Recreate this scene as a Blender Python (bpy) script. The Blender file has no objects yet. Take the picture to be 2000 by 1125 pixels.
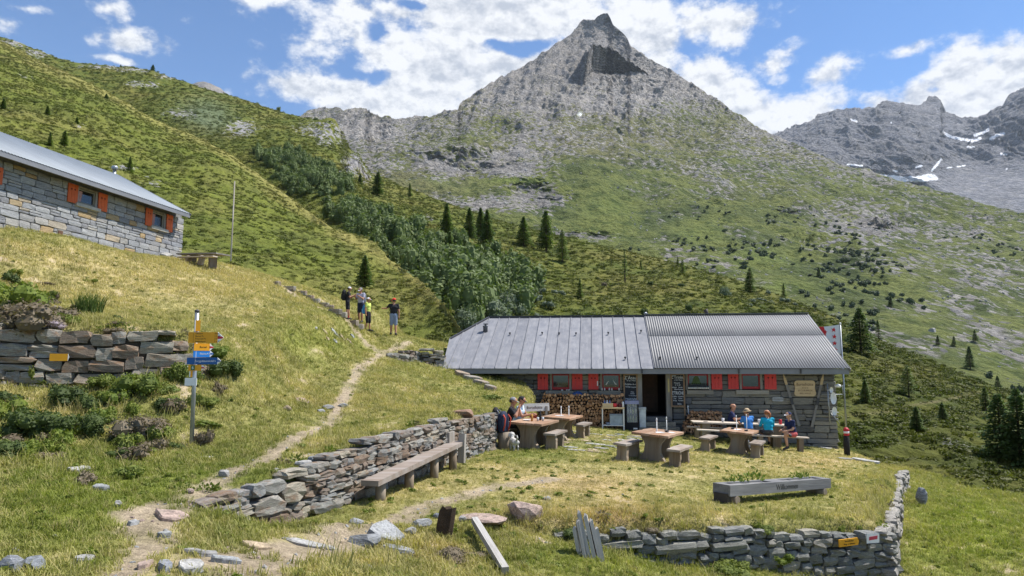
import bpy, bmesh, math, random
import numpy as np
from mathutils import Vector, Matrix, Euler

C = bpy.context.scene.collection
PI = math.pi
# ------------------------------------------------------------------ camera
F = 1333.3                      # focal length in photo pixels (24 mm on a 36 mm frame, 2000 px wide)
PITCH = math.radians(6.4)
CP, SP = math.cos(PITCH), math.sin(PITCH)
EYE = 2.8
cam_d = bpy.data.cameras.new('camera'); cam_d.lens = 24.0; cam_d.sensor_width = 36.0
cam_d.clip_start = 0.05; cam_d.clip_end = 40000
cam = bpy.data.objects.new('camera', cam_d); C.objects.link(cam)
cam.location = (0, 0, EYE); cam.rotation_euler = (math.radians(90) + PITCH, 0, 0)
sc = bpy.context.scene
sc.camera = cam
# ------------------------------------------------------------------ light and exposure
SUN_EL = math.radians(57); SUN_AZ = (0.955, 0.297)         # horizontal direction towards the sun (x, y)
sun_dir = Vector((SUN_AZ[0]*math.cos(SUN_EL), SUN_AZ[1]*math.cos(SUN_EL), math.sin(SUN_EL))).normalized()
sd = bpy.data.lights.new('sun', 'SUN'); sd.energy = 4.4; sd.angle = math.radians(0.53); sd.color = (1.0, 0.955, 0.89)
so = bpy.data.objects.new('sun', sd); C.objects.link(so)
so.rotation_euler = sun_dir.to_track_quat('Z', 'Y').to_euler()
sc.view_settings.view_transform = 'Standard'; sc.view_settings.look = 'None'
sc.view_settings.exposure = 0.86; sc.view_settings.gamma = 1.0
try: sc.view_settings.use_curve_mapping = False
except Exception: pass
SKY_STRENGTH = 0.098
SUN_ROT = math.atan2(SUN_AZ[0], SUN_AZ[1])
sc.cycles.max_bounces = 6; sc.cycles.diffuse_bounces = 3; sc.cycles.glossy_bounces = 3
sc.cycles.transmission_bounces = 4; sc.cycles.transparent_max_bounces = 8; sc.cycles.volume_bounces = 1
sc.cycles.caustics_reflective = False; sc.cycles.caustics_refractive = False

def ray(px, py):
    u = (px-1000.0)/F; v = (562.5-py)/F
    yy = CP - v*SP; zz = SP + v*CP
    return u/yy, zz/yy            # x per metre of depth, z per metre of depth
def P(px, py, Y):
    a, b = ray(px, py); return (a*Y, Y, EYE + b*Y)
def proj(X, Y, Z):
    z = Z-EYE
    d = Y*CP + z*SP; up = -Y*SP + z*CP
    d = np.where(np.abs(d) < 1e-4, 1e-4, d)
    return 1000.0 + F*X/d, 562.5 - F*up/d

# ------------------------------------------------------------------ node helper
class NT:
    def __init__(s, nt): s.nt = nt
    def new(s, t, **kw):
        n = s.nt.nodes.new(t)
        for k, v in kw.items(): setattr(n, k, v)
        return n
    def put(s, sock, v):
        if v is None: return
        if hasattr(v, 'is_output'): s.nt.links.new(v, sock)
        else: sock.default_value = v
    def math(s, op, a, b=None, c=None, clamp=False):
        n = s.new('ShaderNodeMath', operation=op, use_clamp=clamp)
        s.put(n.inputs[0], a); s.put(n.inputs[1], b)
        if c is not None: s.put(n.inputs[2], c)
        return n.outputs[0]
    def vmath(s, op, a, b=None, out=0):
        n = s.new('ShaderNodeVectorMath', operation=op)
        s.put(n.inputs[0], a)
        if b is not None:
            if op == 'SCALE': s.put(n.inputs['Scale'], b)
            else: s.put(n.inputs[1], b)
        return n.outputs['Value'] if op in ('DOT_PRODUCT', 'LENGTH', 'DISTANCE') else n.outputs[0]
    def noise(s, vec, scale, detail=4, rough=0.55, color=False, dist=0.0):
        n = s.new('ShaderNodeTexNoise'); s.put(n.inputs['Vector'], vec)
        n.inputs['Scale'].default_value = scale; n.inputs['Detail'].default_value = detail
        n.inputs['Roughness'].default_value = rough; n.inputs['Distortion'].default_value = dist
        return n.outputs['Color'] if color else n.outputs['Fac']
    def voro(s, vec, scale, feature='F1', out='Distance', rnd=1.0):
        n = s.new('ShaderNodeTexVoronoi', feature=feature); s.put(n.inputs['Vector'], vec)
        n.inputs['Scale'].default_value = scale; n.inputs['Randomness'].default_value = rnd
        return n.outputs[out]
    def rng(s, v, a, b, c=0.0, d=1.0, smooth=False):
        n = s.new('ShaderNodeMapRange'); n.clamp = True
        if smooth: n.interpolation_type = 'SMOOTHSTEP'
        s.put(n.inputs['Value'], v)
        for k, x in zip(('From Min', 'From Max', 'To Min', 'To Max'), (a, b, c, d)): n.inputs[k].default_value = x
        return n.outputs['Result']
    def mix(s, f, a, b, mode='MIX'):
        n = s.new('ShaderNodeMix', data_type='RGBA', blend_type=mode)
        s.put(n.inputs[0], f); s.put(n.inputs[6], col4(a)); s.put(n.inputs[7], col4(b))
        return n.outputs[2]
    def ramp(s, v, stops):
        n = s.new('ShaderNodeValToRGB'); s.put(n.inputs[0], v)
        e = n.color_ramp.elements
        while len(e) < len(stops): e.new(0.5)
        for el, (p, c) in zip(e, stops): el.position = p; el.color = col4(c)
        return n.outputs[0]
    def bump(s, h, strength=0.3, dist=0.02):
        n = s.new('ShaderNodeBump'); s.put(n.inputs['Height'], h)
        n.inputs['Strength'].default_value = strength; n.inputs['Distance'].default_value = dist
        return n.outputs[0]
    def mapping(s, vec, scale=(1, 1, 1), loc=(0, 0, 0), rot=(0, 0, 0)):
        n = s.new('ShaderNodeMapping'); s.put(n.inputs[0], vec)
        n.inputs['Scale'].default_value = scale; n.inputs['Location'].default_value = loc; n.inputs['Rotation'].default_value = rot
        return n.outputs[0]
def col4(c):
    if hasattr(c, 'is_output') or isinstance(c, (int, float)): return c
    return tuple(c) if len(c) == 4 else (*c, 1.0)

# ------------------------------------------------------------------ sky with fair-weather clouds (world)
world = bpy.data.worlds.new('World'); sc.world = world; world.use_nodes = True
try: world.cycles.sampling_method = 'MANUAL'; world.cycles.sample_map_resolution = 512
except Exception: pass
def build_sky():
    nt = world.node_tree; nt.nodes.clear(); n = NT(nt)
    sky = n.new('ShaderNodeTexSky', sky_type='NISHITA', sun_disc=False)
    sky.sun_elevation = SUN_EL; sky.sun_rotation = SUN_ROT; sky.altitude = 2100
    sky.air_density = 1.0; sky.dust_density = 0.35; sky.ozone_density = 1.6
    blue = n.mix(1.0, n.vmath('SCALE', sky.outputs[0], SKY_STRENGTH), (0.55, 0.82, 1.04), 'MULTIPLY')
    d = n.new('ShaderNodeTexCoord').outputs['Generated']
    warp = n.vmath('SUBTRACT', n.noise(d, 9.0, 3, 0.5, color=True), (0.5, 0.5, 0.5))
    dw = n.vmath('ADD', d, n.vmath('SCALE', warp, 0.055))
    blobs = [(950,40,300,70,1),(760,100,120,70,1),(880,150,180,80,1.05),(730,198,160,50,1.15),(595,178,70,30,1.15),(870,222,140,34,1),(640,235,70,22,.8),
             (1150,50,150,60,1),(1275,10,55,30,.85),(700,24,90,40,.85),(990,130,130,60,1),(1000,0,260,40,1.1),
             (1285,92,50,62,1.05),(1370,160,78,54,1.1),(1430,215,80,60,1.1),(1500,262,60,44,1.1),(1585,208,64,42,1.0),(1545,258,60,30,1),(1470,280,90,50,1.1),
             (1420,42,78,50,1.12),(1530,122,48,30,.85),(1602,150,46,22,.7),(1718,200,42,24,.95),(1800,196,80,44,1.05),(1880,152,56,44,1.0),
             (1960,165,90,66,1.1),(1830,225,100,46,1.1),(2010,122,60,36,1.0),(1780,102,36,12,.6),(1822,128,16,16,.5),
             (235,84,52,22,.62),(172,66,24,22,.5),(310,92,32,16,.5),(215,121,42,9,.75),(14,46,30,22,.55),(545,6,75,18,.9),(60,3,40,12,.5),(200,3,34,16,.5)]
    holes = [(1025,90,52,16,.9),(712,150,62,18,.55),(806,12,24,12,.8),(742,80,22,30,.5),(690,120,30,16,.5)]
    def blob(px, py, rx, ry, w):
        cx, cz = ray(px, py); c = Vector((cx, 1, cz)).normalized()
        r = Vector((0, 0, 1)).cross(c); r = -r.normalized(); up = c.cross(r); up = -up if up.z < 0 else up
        k = F/ c.dot(Vector((0, CP, SP)))
        a = n.vmath('DOT_PRODUCT', dw, tuple(r*(k/rx))); b = n.vmath('DOT_PRODUCT', dw, tuple(up*(k/ry)))
        q = n.math('MULTIPLY_ADD', a, a, n.math('MULTIPLY', b, b))
        return n.math('MULTIPLY_ADD', n.math('SQRT', q), -0.64*w, w)          # w at the centre, falls outwards
    m = None
    for B in blobs:
        v = blob(*B); m = v if m is None else n.math('SMOOTH_MAX', m, v, 0.18)
    for B in holes:
        v = n.math('MULTIPLY', n.math('MAXIMUM', blob(*B), 0.0), 1.1); m = n.math('SUBTRACT', m, v)
    # the rest of the sky: the same kind of scattered cumulus
    fx, fz = ray(1000, 300); fc = Vector((fx, 1, fz)).normalized()
    away = n.rng(n.vmath('DOT_PRODUCT', d, tuple(fc)), 0.60, 0.74, 1.0, 0.0, True)
    sep = n.new('ShaderNodeSeparateXYZ'); n.put(sep.inputs[0], d)
    gen = n.rng(n.noise(n.mapping(dw, (1, 1, 2.0)), 2.6, 3, 0.5), 0.46, 0.74, -0.2, 1.1)
    gen = n.math('SUBTRACT', n.math('MULTIPLY', n.math('ADD', gen, 0.3), away), 0.3)
    m = n.math('MAXIMUM', m, gen)
    p = n.mapping(d, (1, 1, 1.5))
    nz = lambda q: n.math('ADD', n.math('MULTIPLY', n.noise(q, 9.0, 8, 0.6), 0.62), n.math('MULTIPLY', n.noise(q, 34.0, 7, 0.62), 0.38))
    f1 = nz(p)
    p2 = n.vmath('ADD', p, (0.006, 0.0, 0.016))
    f2 = nz(p2)
    D = n.math('ADD', m, n.math('MULTIPLY', n.math('SUBTRACT', f1, 0.5), 3.0))
    alpha = n.rng(D, 0.08, 0.58, 0, 1, True)
    thick = n.rng(D, 0.5, 1.5, 0, 1, True)
    emb = n.math('SUBTRACT', f1, f2)
    cx, cz = ray(930, 20); gc = Vector((cx, 1, cz)).normalized()
    gray = n.rng(n.vmath('DISTANCE', d, tuple(gc)), 0.02, 0.17, 1.0, 0.0, True)
    shade = n.math('MULTIPLY_ADD', emb, 2.1, 0.56)
    shade = n.math('SUBTRACT', shade, n.math('MULTIPLY', n.math('MULTIPLY', gray, thick), 0.24))
    shade = n.math('MULTIPLY', shade, n.rng(thick, 0, 1, 1.0, 0.95))
    shade = n.math('MINIMUM', n.math('MAXIMUM', shade, 0.30), 0.66)
    cl = n.mix(n.rng(shade, 0.34, 0.60), (0.31, 0.335, 0.385), (0.56, 0.565, 0.575))
    out = n.mix(n.math('MULTIPLY', alpha, 0.97), blue, cl)
    # below the horizon: dull ground light
    out = n.mix(n.rng(sep.outputs['Z'], -0.06, -0.01, 1, 0), out, (0.10, 0.11, 0.08))
    bg = n.new('ShaderNodeBackground'); n.put(bg.inputs[0], out); bg.inputs[1].default_value = 1.0
    o = n.new('ShaderNodeOutputWorld'); nt.links.new(bg.outputs[0], o.inputs[0])
build_sky()
# ------------------------------------------------------------------ numpy noise
_perm = np.random.RandomState(7).permutation(256); _perm = np.concatenate([_perm, _perm, _perm])
_g2 = np.array([(math.cos(a), math.sin(a)) for a in np.linspace(0, 2*PI, 16, endpoint=False)])
def perlin(x, y):
    xi = np.floor(x).astype(np.int64); yi = np.floor(y).astype(np.int64)
    xf = x-xi; yf = y-yi; xi &= 255; yi &= 255
    u = xf*xf*xf*(xf*(xf*6-15)+10); v = yf*yf*yf*(yf*(yf*6-15)+10)
    def g(ix, iy, dx, dy):
        h = _perm[_perm[ix]+iy] & 15; gg = _g2[h]; return gg[..., 0]*dx+gg[..., 1]*dy
    a = g(xi, yi, xf, yf); b = g((xi+1) & 255, yi, xf-1, yf)
    c = g(xi, (yi+1) & 255, xf, yf-1); d = g((xi+1) & 255, (yi+1) & 255, xf-1, yf-1)
    return (a+u*(b-a)) + v*((c+u*(d-c))-(a+u*(b-a)))
def fbm(x, y, octs=5, gain=0.5, lac=2.03):
    s = np.zeros_like(x); amp = 1.0; f = 1.0
    for i in range(octs):
        s += amp*perlin(x*f+17.3*i, y*f-9.1*i); amp *= gain; f *= lac
    return s
def ridged(x, y, octs=5, gain=0.5, lac=2.03):
    s = np.zeros_like(x); amp = 1.0; f = 1.0
    for i in range(octs):
        s += amp*(1-2.2*np.abs(perlin(x*f+31.7*i, y*f+5.3*i))); amp *= gain; f *= lac
    return s
def sstep(a, b, x):
    t = np.clip((x-a)/(b-a), 0, 1); return t*t*(3-2*t)
def blobsum(px, py, L):
    s = np.zeros_like(px)
    for (cx, cy, rx, ry, w) in L:
        q = ((px-cx)/rx)**2+((py-cy)/ry)**2
        s = s + w*np.exp(-q)
    return s
def in_poly(x, y, poly):
    ins = np.zeros(x.shape, bool); n = len(poly)
    for i in range(n):
        x1, y1 = poly[i]; x2, y2 = poly[(i+1) % n]
        c = ((y1 > y) != (y2 > y)) & (x < (x2-x1)*(y-y1)/((y2-y1) if y2 != y1 else 1e-9)+x1)
        ins ^= c
    return ins
def seg_dist(x, y, poly, closed=True):
    d = np.full(x.shape, 1e9); n = len(poly)
    for i in range(n if closed else n-1):
        x1, y1 = poly[i]; x2, y2 = poly[(i+1) % n]
        dx, dy = x2-x1, y2-y1; t = np.clip(((x-x1)*dx+(y-y1)*dy)/(dx*dx+dy*dy+1e-12), 0, 1)
        d = np.minimum(d, np.hypot(x-(x1+t*dx), y-(y1+t*dy)))
    return d

# ------------------------------------------------------------------ object helpers
def tag(o, label=None, cat=None, group=None, kind=None):
    if label: o['label'] = label
    if cat: o['category'] = cat
    if group: o['group'] = group
    if kind: o['kind'] = kind
    return o
def empty(name, loc=(0, 0, 0), rz=0, label=None, cat=None, group=None, rot=None):
    o = bpy.data.objects.new(name, None); C.objects.link(o)
    o.location = loc; o.rotation_euler = rot if rot else (0, 0, rz); o.empty_display_size = 0.2
    return tag(o, label, cat, group)
def link(name, me, parent=None, loc=None, rot=None, scale=None):
    o = bpy.data.objects.new(name, me); C.objects.link(o)
    if parent: o.parent = parent
    if loc is not None: o.location = loc
    if rot is not None: o.rotation_euler = rot
    if scale is not None: o.scale = scale
    return o
def copy_tree(o, parent=None):
    c = o.copy(); C.objects.link(c)
    if parent: c.parent = parent
    for ch in list(o.children): copy_tree(ch, c)
    return c

class MB:
    """collects polygons; build() links them as one mesh object"""
    def __init__(s): s.v = []; s.f = []; s.m = []; s.sm = []
    def add(s, vs, fs, mi=0, smooth=False):
        o = len(s.v); s.v += [tuple(p) for p in vs]
        for f in fs: s.f.append(tuple(i+o for i in f)); s.m.append(mi); s.sm.append(smooth)
        return s
    def box(s, c, d, rot=None, mi=0, taper=1.0):
        hx, hy, hz = d[0]/2, d[1]/2, d[2]/2
        vs = [Vector((x*hx*(taper if z > 0 else 1), y*hy*(taper if z > 0 else 1), z*hz)) for z in (-1, 1) for y in (-1, 1) for x in (-1, 1)]
        if rot is not None:
            R = rot if isinstance(rot, Matrix) else Euler(rot).to_matrix()
            vs = [R @ v for v in vs]
        vs = [(v.x+c[0], v.y+c[1], v.z+c[2]) for v in vs]
        return s.add(vs, [(0, 2, 3, 1), (4, 5, 7, 6), (0, 1, 5, 4), (2, 6, 7, 3), (0, 4, 6, 2), (1, 3, 7, 5)], mi)
    def tube(s, pts, rad, n=8, mi=0, cap=True, smooth=True):
        pts = [Vector(p) for p in pts]
        if not hasattr(rad, '__len__'): rad = [rad]*len(pts)
        vs = []; fs = []
        for i, p in enumerate(pts):
            t = (pts[min(i+1, len(pts)-1)]-pts[max(i-1, 0)]).normalized()
            a = t.orthogonal().normalized() if i == 0 else (a - t*a.dot(t)).normalized()
            b = t.cross(a)
            for k in range(n):
                q = 2*PI*k/n; vs.append(p+(a*math.cos(q)+b*math.sin(q))*rad[i])
        for i in range(len(pts)-1):
            for k in range(n):
                fs.append((i*n+k, i*n+(k+1) % n, (i+1)*n+(k+1) % n, (i+1)*n+k))
        s.add(vs, fs, mi, smooth)
        if cap:
            o = len(s.v)-len(vs)
            s.f.append(tuple(o+k for k in reversed(range(n)))); s.m.append(mi); s.sm.append(False)
            s.f.append(tuple(o+(len(pts)-1)*n+k for k in range(n))); s.m.append(mi); s.sm.append(False)
        return s
    def prism(s, outline, y0, y1, mi=0, smooth=False):
        """outline in (x, z), extruded along y"""
        n = len(outline)
        vs = [(x, y0, z) for x, z in outline]+[(x, y1, z) for x, z in outline]
        s.add(vs, [tuple(range(n))], mi); o = len(s.v)-len(vs)
        s.f.append(tuple(o+n+k for k in reversed(range(n)))); s.m.append(mi); s.sm.append(False)
        for k in range(n):
            s.f.append((o+k, o+n+k, o+n+(k+1) % n, o+(k+1) % n)); s.m.append(mi); s.sm.append(smooth)
        return s
    def lathe(s, prof, n=12, c=(0, 0, 0), mi=0):
        vs = []; fs = []
        for r, z in prof:
            for k in range(n): vs.append((c[0]+r*math.cos(2*PI*k/n), c[1]+r*math.sin(2*PI*k/n), c[2]+z))
        for i in range(len(prof)-1):
            for k in range(n): fs.append((i*n+k, i*n+(k+1) % n, (i+1)*n+(k+1) % n, (i+1)*n+k))
        s.add(vs, fs, mi, True); o = len(s.v)-len(vs)
        s.f.append(tuple(o+k for k in reversed(range(n)))); s.m.append(mi); s.sm.append(False)
        s.f.append(tuple(o+(len(prof)-1)*n+k for k in range(n))); s.m.append(mi); s.sm.append(False)
        return s
    def mesh(s, name, mats):
        me = bpy.data.meshes.new(name); me.from_pydata(s.v, [], s.f)
        for m in (mats if isinstance(mats, (list, tuple)) else [mats]): me.materials.append(m)
        me.polygons.foreach_set('material_index', s.m); me.polygons.foreach_set('use_smooth', s.sm)
        me.update(); return me
    def build(s, name, mats, parent=None, loc=None, rot=None):
        return link(name, s.mesh(name, mats), parent, loc, rot)

def grid_mesh(name, V, nr, nc, mat, col=None, attrs=None, smooth=True):
    V = V.reshape(-1, 3); idx = np.arange(nr*nc).reshape(nr, nc)
    q = np.stack([idx[:-1, :-1], idx[:-1, 1:], idx[1:, 1:], idx[1:, :-1]], -1).reshape(-1, 4)
    me = bpy.data.meshes.new(name)
    me.vertices.add(len(V)); me.vertices.foreach_set('co', V.astype(np.float32).ravel())
    me.loops.add(q.size); me.loops.foreach_set('vertex_index', q.astype(np.int32).ravel())
    me.polygons.add(len(q)); me.polygons.foreach_set('loop_start', np.arange(0, q.size, 4, dtype=np.int32))
    me.polygons.foreach_set('use_smooth', np.full(len(q), smooth))
    me.update(calc_edges=True)
    if col is not None:
        a = me.attributes.new('col', 'FLOAT_COLOR', 'POINT'); a.data.foreach_set('color', col.reshape(-1, 4).astype(np.float32).ravel())
    for k, v in (attrs or {}).items():
        a = me.attributes.new(k, 'FLOAT', 'POINT'); a.data.foreach_set('value', v.astype(np.float32).ravel())
    me.materials.append(mat)
    return me

# ------------------------------------------------------------------ materials
def new_mat(name):
    m = bpy.data.materials.new(name); m.use_nodes = True; m.node_tree.nodes.clear()
    n = NT(m.node_tree); b = n.new('ShaderNodeBsdfPrincipled'); o = n.new('ShaderNodeOutputMaterial')
    m.node_tree.links.new(b.outputs[0], o.inputs[0]); b.inputs['Specular IOR Level'].default_value = 0.35
    return m, n, b
def obj_coord(n, shift=True):
    v = n.new('ShaderNodeTexCoord').outputs['Object']
    if not shift: return v
    r = n.new('ShaderNodeObjectInfo').outputs['Random']
    return n.vmath('ADD', v, n.vmath('SCALE', (13.7, 7.3, 4.1), n.math('MULTIPLY', r, 9.0)))
def plain(name, c, rough=0.6, var=0.25, scale=6.0, bump=0.15, metal=0.0, dirt=None, spec=0.35, objvar=0.0, coat=0.0):
    m, n, b = new_mat(name); v = obj_coord(n)
    f = n.noise(v, scale, 5, 0.6); k = n.rng(f, 0.25, 0.75, 1-var, 1+var)
    c2 = n.mix(1.0, c, n.vmath('SCALE', (1, 1, 1), k), 'MULTIPLY')
    if dirt: c2 = n.mix(n.rng(n.noise(v, scale*0.6, 6, 0.7), 0.52, 0.72, 0, 0.7), c2, dirt)
    if objvar:
        r = n.new('ShaderNodeObjectInfo').outputs['Random']
        c2 = n.mix(1.0, c2, n.vmath('SCALE', (1, 1, 1), n.rng(r, 0, 1, 1-objvar, 1+objvar)), 'MULTIPLY')
    n.put(b.inputs['Base Color'], c2); b.inputs['Roughness'].default_value = rough; b.inputs['Metallic'].default_value = metal
    b.inputs['Specular IOR Level'].default_value = spec
    if coat: b.inputs['Coat Weight'].default_value = coat
    if bump: n.put(b.inputs['Normal'], n.bump(n.noise(v, scale*4, 4, 0.6), bump, 0.01))
    return m
def wood(name, c1, c2, axis=1, rough=0.8, fine=26.0, weather=None, bump=0.35):
    m, n, b = new_mat(name); v = obj_coord(n)
    sc_ = [fine, fine, fine]; sc_[axis] = fine*0.06
    g = n.noise(n.mapping(v, tuple(sc_)), 1.0, 5, 0.65, dist=0.6)
    sc2 = [4.0, 4.0, 4.0]; sc2[axis] = 0.7
    p = n.noise(n.mapping(v, tuple(sc2)), 1.0, 3, 0.5)
    c = n.mix(n.rng(g, 0.3, 0.7), c1, c2)
    if weather: c = n.mix(n.rng(p, 0.42, 0.66, 0, 0.85), c, weather)
    r = n.new('ShaderNodeObjectInfo').outputs['Random']
    c = n.mix(1.0, c, n.vmath('SCALE', (1, 1, 1), n.rng(r, 0, 1, 0.82, 1.16)), 'MULTIPLY')
    n.put(b.inputs['Base Color'], c); b.inputs['Roughness'].default_value = rough
    n.put(b.inputs['Normal'], n.bump(g, bump, 0.012))
    return m
def stone_mat(name, stops, lichen=(0.30, 0.31, 0.22), lich=0.45, scale=7.0, rust=None, bump=0.6, layered=True):
    """each stone takes its own base tone from the object's random number"""
    m, n, b = new_mat(name); v = obj_coord(n)
    r = n.new('ShaderNodeObjectInfo').outputs['Random']
    base = n.ramp(r, stops)
    lay = n.noise(n.mapping(v, (1.6, 1.6, 9.0) if layered else (4, 4, 4)), 2.2, 6, 0.65, dist=0.4)
    fine = n.noise(v, scale*5, 5, 0.65)
    c = n.mix(1.0, base, n.vmath('SCALE', (1, 1, 1), n.rng(lay, 0.30, 0.70, 0.48, 1.5)), 'MULTIPLY')
    c = n.mix(1.0, c, n.vmath('SCALE', (1, 1, 1), n.rng(fine, 0.32, 0.68, 0.62, 1.38)), 'MULTIPLY')
    li = n.rng(n.noise(v, scale*0.8, 6, 0.72), 0.53, 0.66, 0, lich)
    c = n.mix(li, c, lichen)
    if rust: c = n.mix(n.rng(n.noise(n.vmath('ADD', v, (5, 3, 1)), scale*0.35, 4, 0.6), 0.52, 0.68, 0, 0.75), c, rust)
    n.put(b.inputs['Base Color'], c); b.inputs['Roughness'].default_value = 0.85
    h = n.math('ADD', lay, n.math('MULTIPLY', fine, 0.6))
    n.put(b.inputs['Normal'], n.bump(h, bump, 0.03))
    return m
def leaf_mat(name, c1, c2, inst=False, amt=0.6, trans=0.25, attr_mul=2.0):
    m, n, b = new_mat(name)
    r = n.new('ShaderNodeObjectInfo').outputs['Random']
    geo = n.new('ShaderNodeNewGeometry').outputs['Random Per Island']
    t = n.math('ADD', n.math('MULTIPLY', geo, 0.65), n.math('MULTIPLY', r, 0.35))
    c = n.mix(t, c1, c2)
    if inst:
        a = n.new('ShaderNodeAttribute', attribute_type='INSTANCER', attribute_name='col').outputs['Color']
        a = n.mix(1.0, a, n.vmath('SCALE', (1, 1, 1), n.rng(t, 0, 1, 0.72, 1.32)), 'MULTIPLY')
        c = n.mix(amt, c, a)
    n.put(b.inputs['Base Color'], c); b.inputs['Roughness'].default_value = 0.65; b.inputs['Specular IOR Level'].default_value = 0.25
    if trans:
        tr = n.new('ShaderNodeBsdfTranslucent'); n.put(tr.inputs[0], n.mix(1.0, c, (1.1, 1.25, 0.55), 'MULTIPLY'))
        mx = n.new('ShaderNodeMixShader'); mx.inputs[0].default_value = trans
        out = [q for q in m.node_tree.nodes if q.type == 'OUTPUT_MATERIAL'][0]
        m.node_tree.links.new(b.outputs[0], mx.inputs[1]); m.node_tree.links.new(tr.outputs[0], mx.inputs[2]); m.node_tree.links.new(mx.outputs[0], out.inputs[0])
    return m
def terrain_mat(name, cell, fine, rock_c=((0.16, 0.16, 0.165), (0.42, 0.41, 0.40)), rough=0.95, bump=0.8, bdist=0.5, green_var=0.55, clump=None, clump_amt=0.85):
    """col attribute: rgb = soil / turf colour, alpha = how rocky; cells give single blocks their own tone"""
    m, n, b = new_mat(name)
    at = n.new('ShaderNodeAttribute', attribute_name='col')
    v = n.new('ShaderNodeTexCoord').outputs['Object']
    vw = n.vmath('ADD', v, n.vmath('SCALE', n.vmath('SUBTRACT', n.noise(v, 1.5/cell, 3, 0.5, color=True), (0.5, 0.5, 0.5)), cell*0.9))
    cc = n.voro(vw, 1.0/cell, 'F1', 'Color'); cd = n.voro(vw, 1.0/cell, 'F1', 'Distance')
    sp = n.new('ShaderNodeSeparateColor'); n.put(sp.inputs[0], cc)
    big = n.noise(v, 0.18/cell, 6, 0.65)
    fn = n.noise(v, 1.0/fine, 6, 0.7)
    tone = n.math('ADD', n.math('MULTIPLY', sp.outputs[0], 0.55), n.math('MULTIPLY', fn, 0.75))
    tone = n.math('SUBTRACT', tone, n.math('MULTIPLY', n.rng(cd, 0.35, 0.8), 0.35))
    rk = n.mix(n.rng(tone, 0.15, 1.0), rock_c[0], rock_c[1])
    rk = n.mix(1.0, rk, n.mix(n.rng(big, 0.35, 0.65), (0.86, 0.87, 0.92), (1.10, 1.06, 1.0)), 'MULTIPLY')
    g = n.mix(1.0, at.outputs['Color'], n.vmath('SCALE', (1, 1, 1), n.rng(fn, 0.28, 0.72, 1-green_var, 1+green_var)), 'MULTIPLY')
    if clump:
        cn = n.noise(v, 1.0/clump, 4, 0.6)
        g = n.mix(n.rng(cn, 0.50, 0.62, 0, clump_amt), g, n.mix(1.0, g, (0.42, 0.52, 0.45), 'MULTIPLY'))
    thr = n.math('ADD', at.outputs['Alpha'], n.math('MULTIPLY', n.math('SUBTRACT', n.math('ADD', n.math('MULTIPLY', sp.outputs[1], 0.7), n.math('MULTIPLY', fn, 0.6)), 0.65), 1.0))
    fac = n.rng(thr, 0.40, 0.60)
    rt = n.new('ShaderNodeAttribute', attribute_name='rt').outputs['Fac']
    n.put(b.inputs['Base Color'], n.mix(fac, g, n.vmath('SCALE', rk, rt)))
    b.inputs['Roughness'].default_value = rough; b.inputs['Specular IOR Level'].default_value = 0.15
    h = n.math('ADD', n.math('MULTIPLY', n.math('SUBTRACT', 1.0, cd), 0.7), n.math('MULTIPLY', fn, 0.9))
    n.put(b.inputs['Normal'], n.bump(h, bump, bdist))
    return m

# ------------------------------------------------------------------ scatter with geometry nodes
def clump_mesh(name, seed, n, mat, rad=(1, 1, 1), leaf=(.10, .2), lumps=7, core=True, jit=.55):
    """bush of several rounded lumps; the leaves of each lump face outwards, a lower-poly core closes it"""
    rnd = random.Random(seed); b = MB(); LS = []
    for i in range(lumps):
        a = rnd.uniform(0, 6.28); q = math.sqrt(rnd.random())*.62; z = rnd.uniform(.05, .62); r = rnd.uniform(.24, .46); LS.append((Vector((q*math.cos(a), q*math.sin(a), z)), r))
    S = Vector(rad)
    for i in range(n):
        c, r = rnd.choice(LS); u = Vector((rnd.gauss(0, 1), rnd.gauss(0, 1), rnd.gauss(.35, 1))).normalized(); p = c+u*r*rnd.uniform(.84, 1.22)
        nrm = (u+Vector((rnd.gauss(0, jit), rnd.gauss(0, jit), rnd.gauss(.25, jit)))).normalized(); t1 = nrm.orthogonal().normalized(); t1.rotate(Matrix.Rotation(rnd.uniform(0, 6.28), 3, nrm)); t2 = nrm.cross(t1); L_ = rnd.uniform(*leaf); w = L_*rnd.uniform(.3, .45)
        P_ = Vector((p.x*S.x, p.y*S.y, p.z*S.z)); b.add([P_-t1*L_*.5, P_+t2*w, P_+t1*L_*.5, P_-t2*w], [(0, 1, 2, 3)])
    if core:
        for c, r in LS:
            n_ = 6; vs = []; rr = r*.82
            for j in range(1, 4):
                th = PI*j/4
                for k in range(n_): vs.append(((c.x+rr*math.sin(th)*math.cos(2*PI*k/n_))*S.x, (c.y+rr*math.sin(th)*math.sin(2*PI*k/n_))*S.y, (c.z+rr*math.cos(th))*S.z))
            vs += [(c.x*S.x, c.y*S.y, (c.z+rr)*S.z), (c.x*S.x, c.y*S.y, (c.z-rr)*S.z)]; t_ = len(vs)
            b.add(vs, [(j*n_+(k+1) % n_, j*n_+k, (j+1)*n_+k, (j+1)*n_+(k+1) % n_) for j in range(2) for k in range(n_)]+[(t_-2, k, (k+1) % n_) for k in range(n_)]+[(t_-1, 2*n_+(k+1) % n_, 2*n_+k) for k in range(n_)])
    return b.mesh(name, mat)
def unlinked_coll(name, objs):
    c = bpy.data.collections.new(name)
    for o in objs: c.objects.link(o)
    return c
def raw_obj(name, me): return bpy.data.objects.new(name, me)
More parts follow.
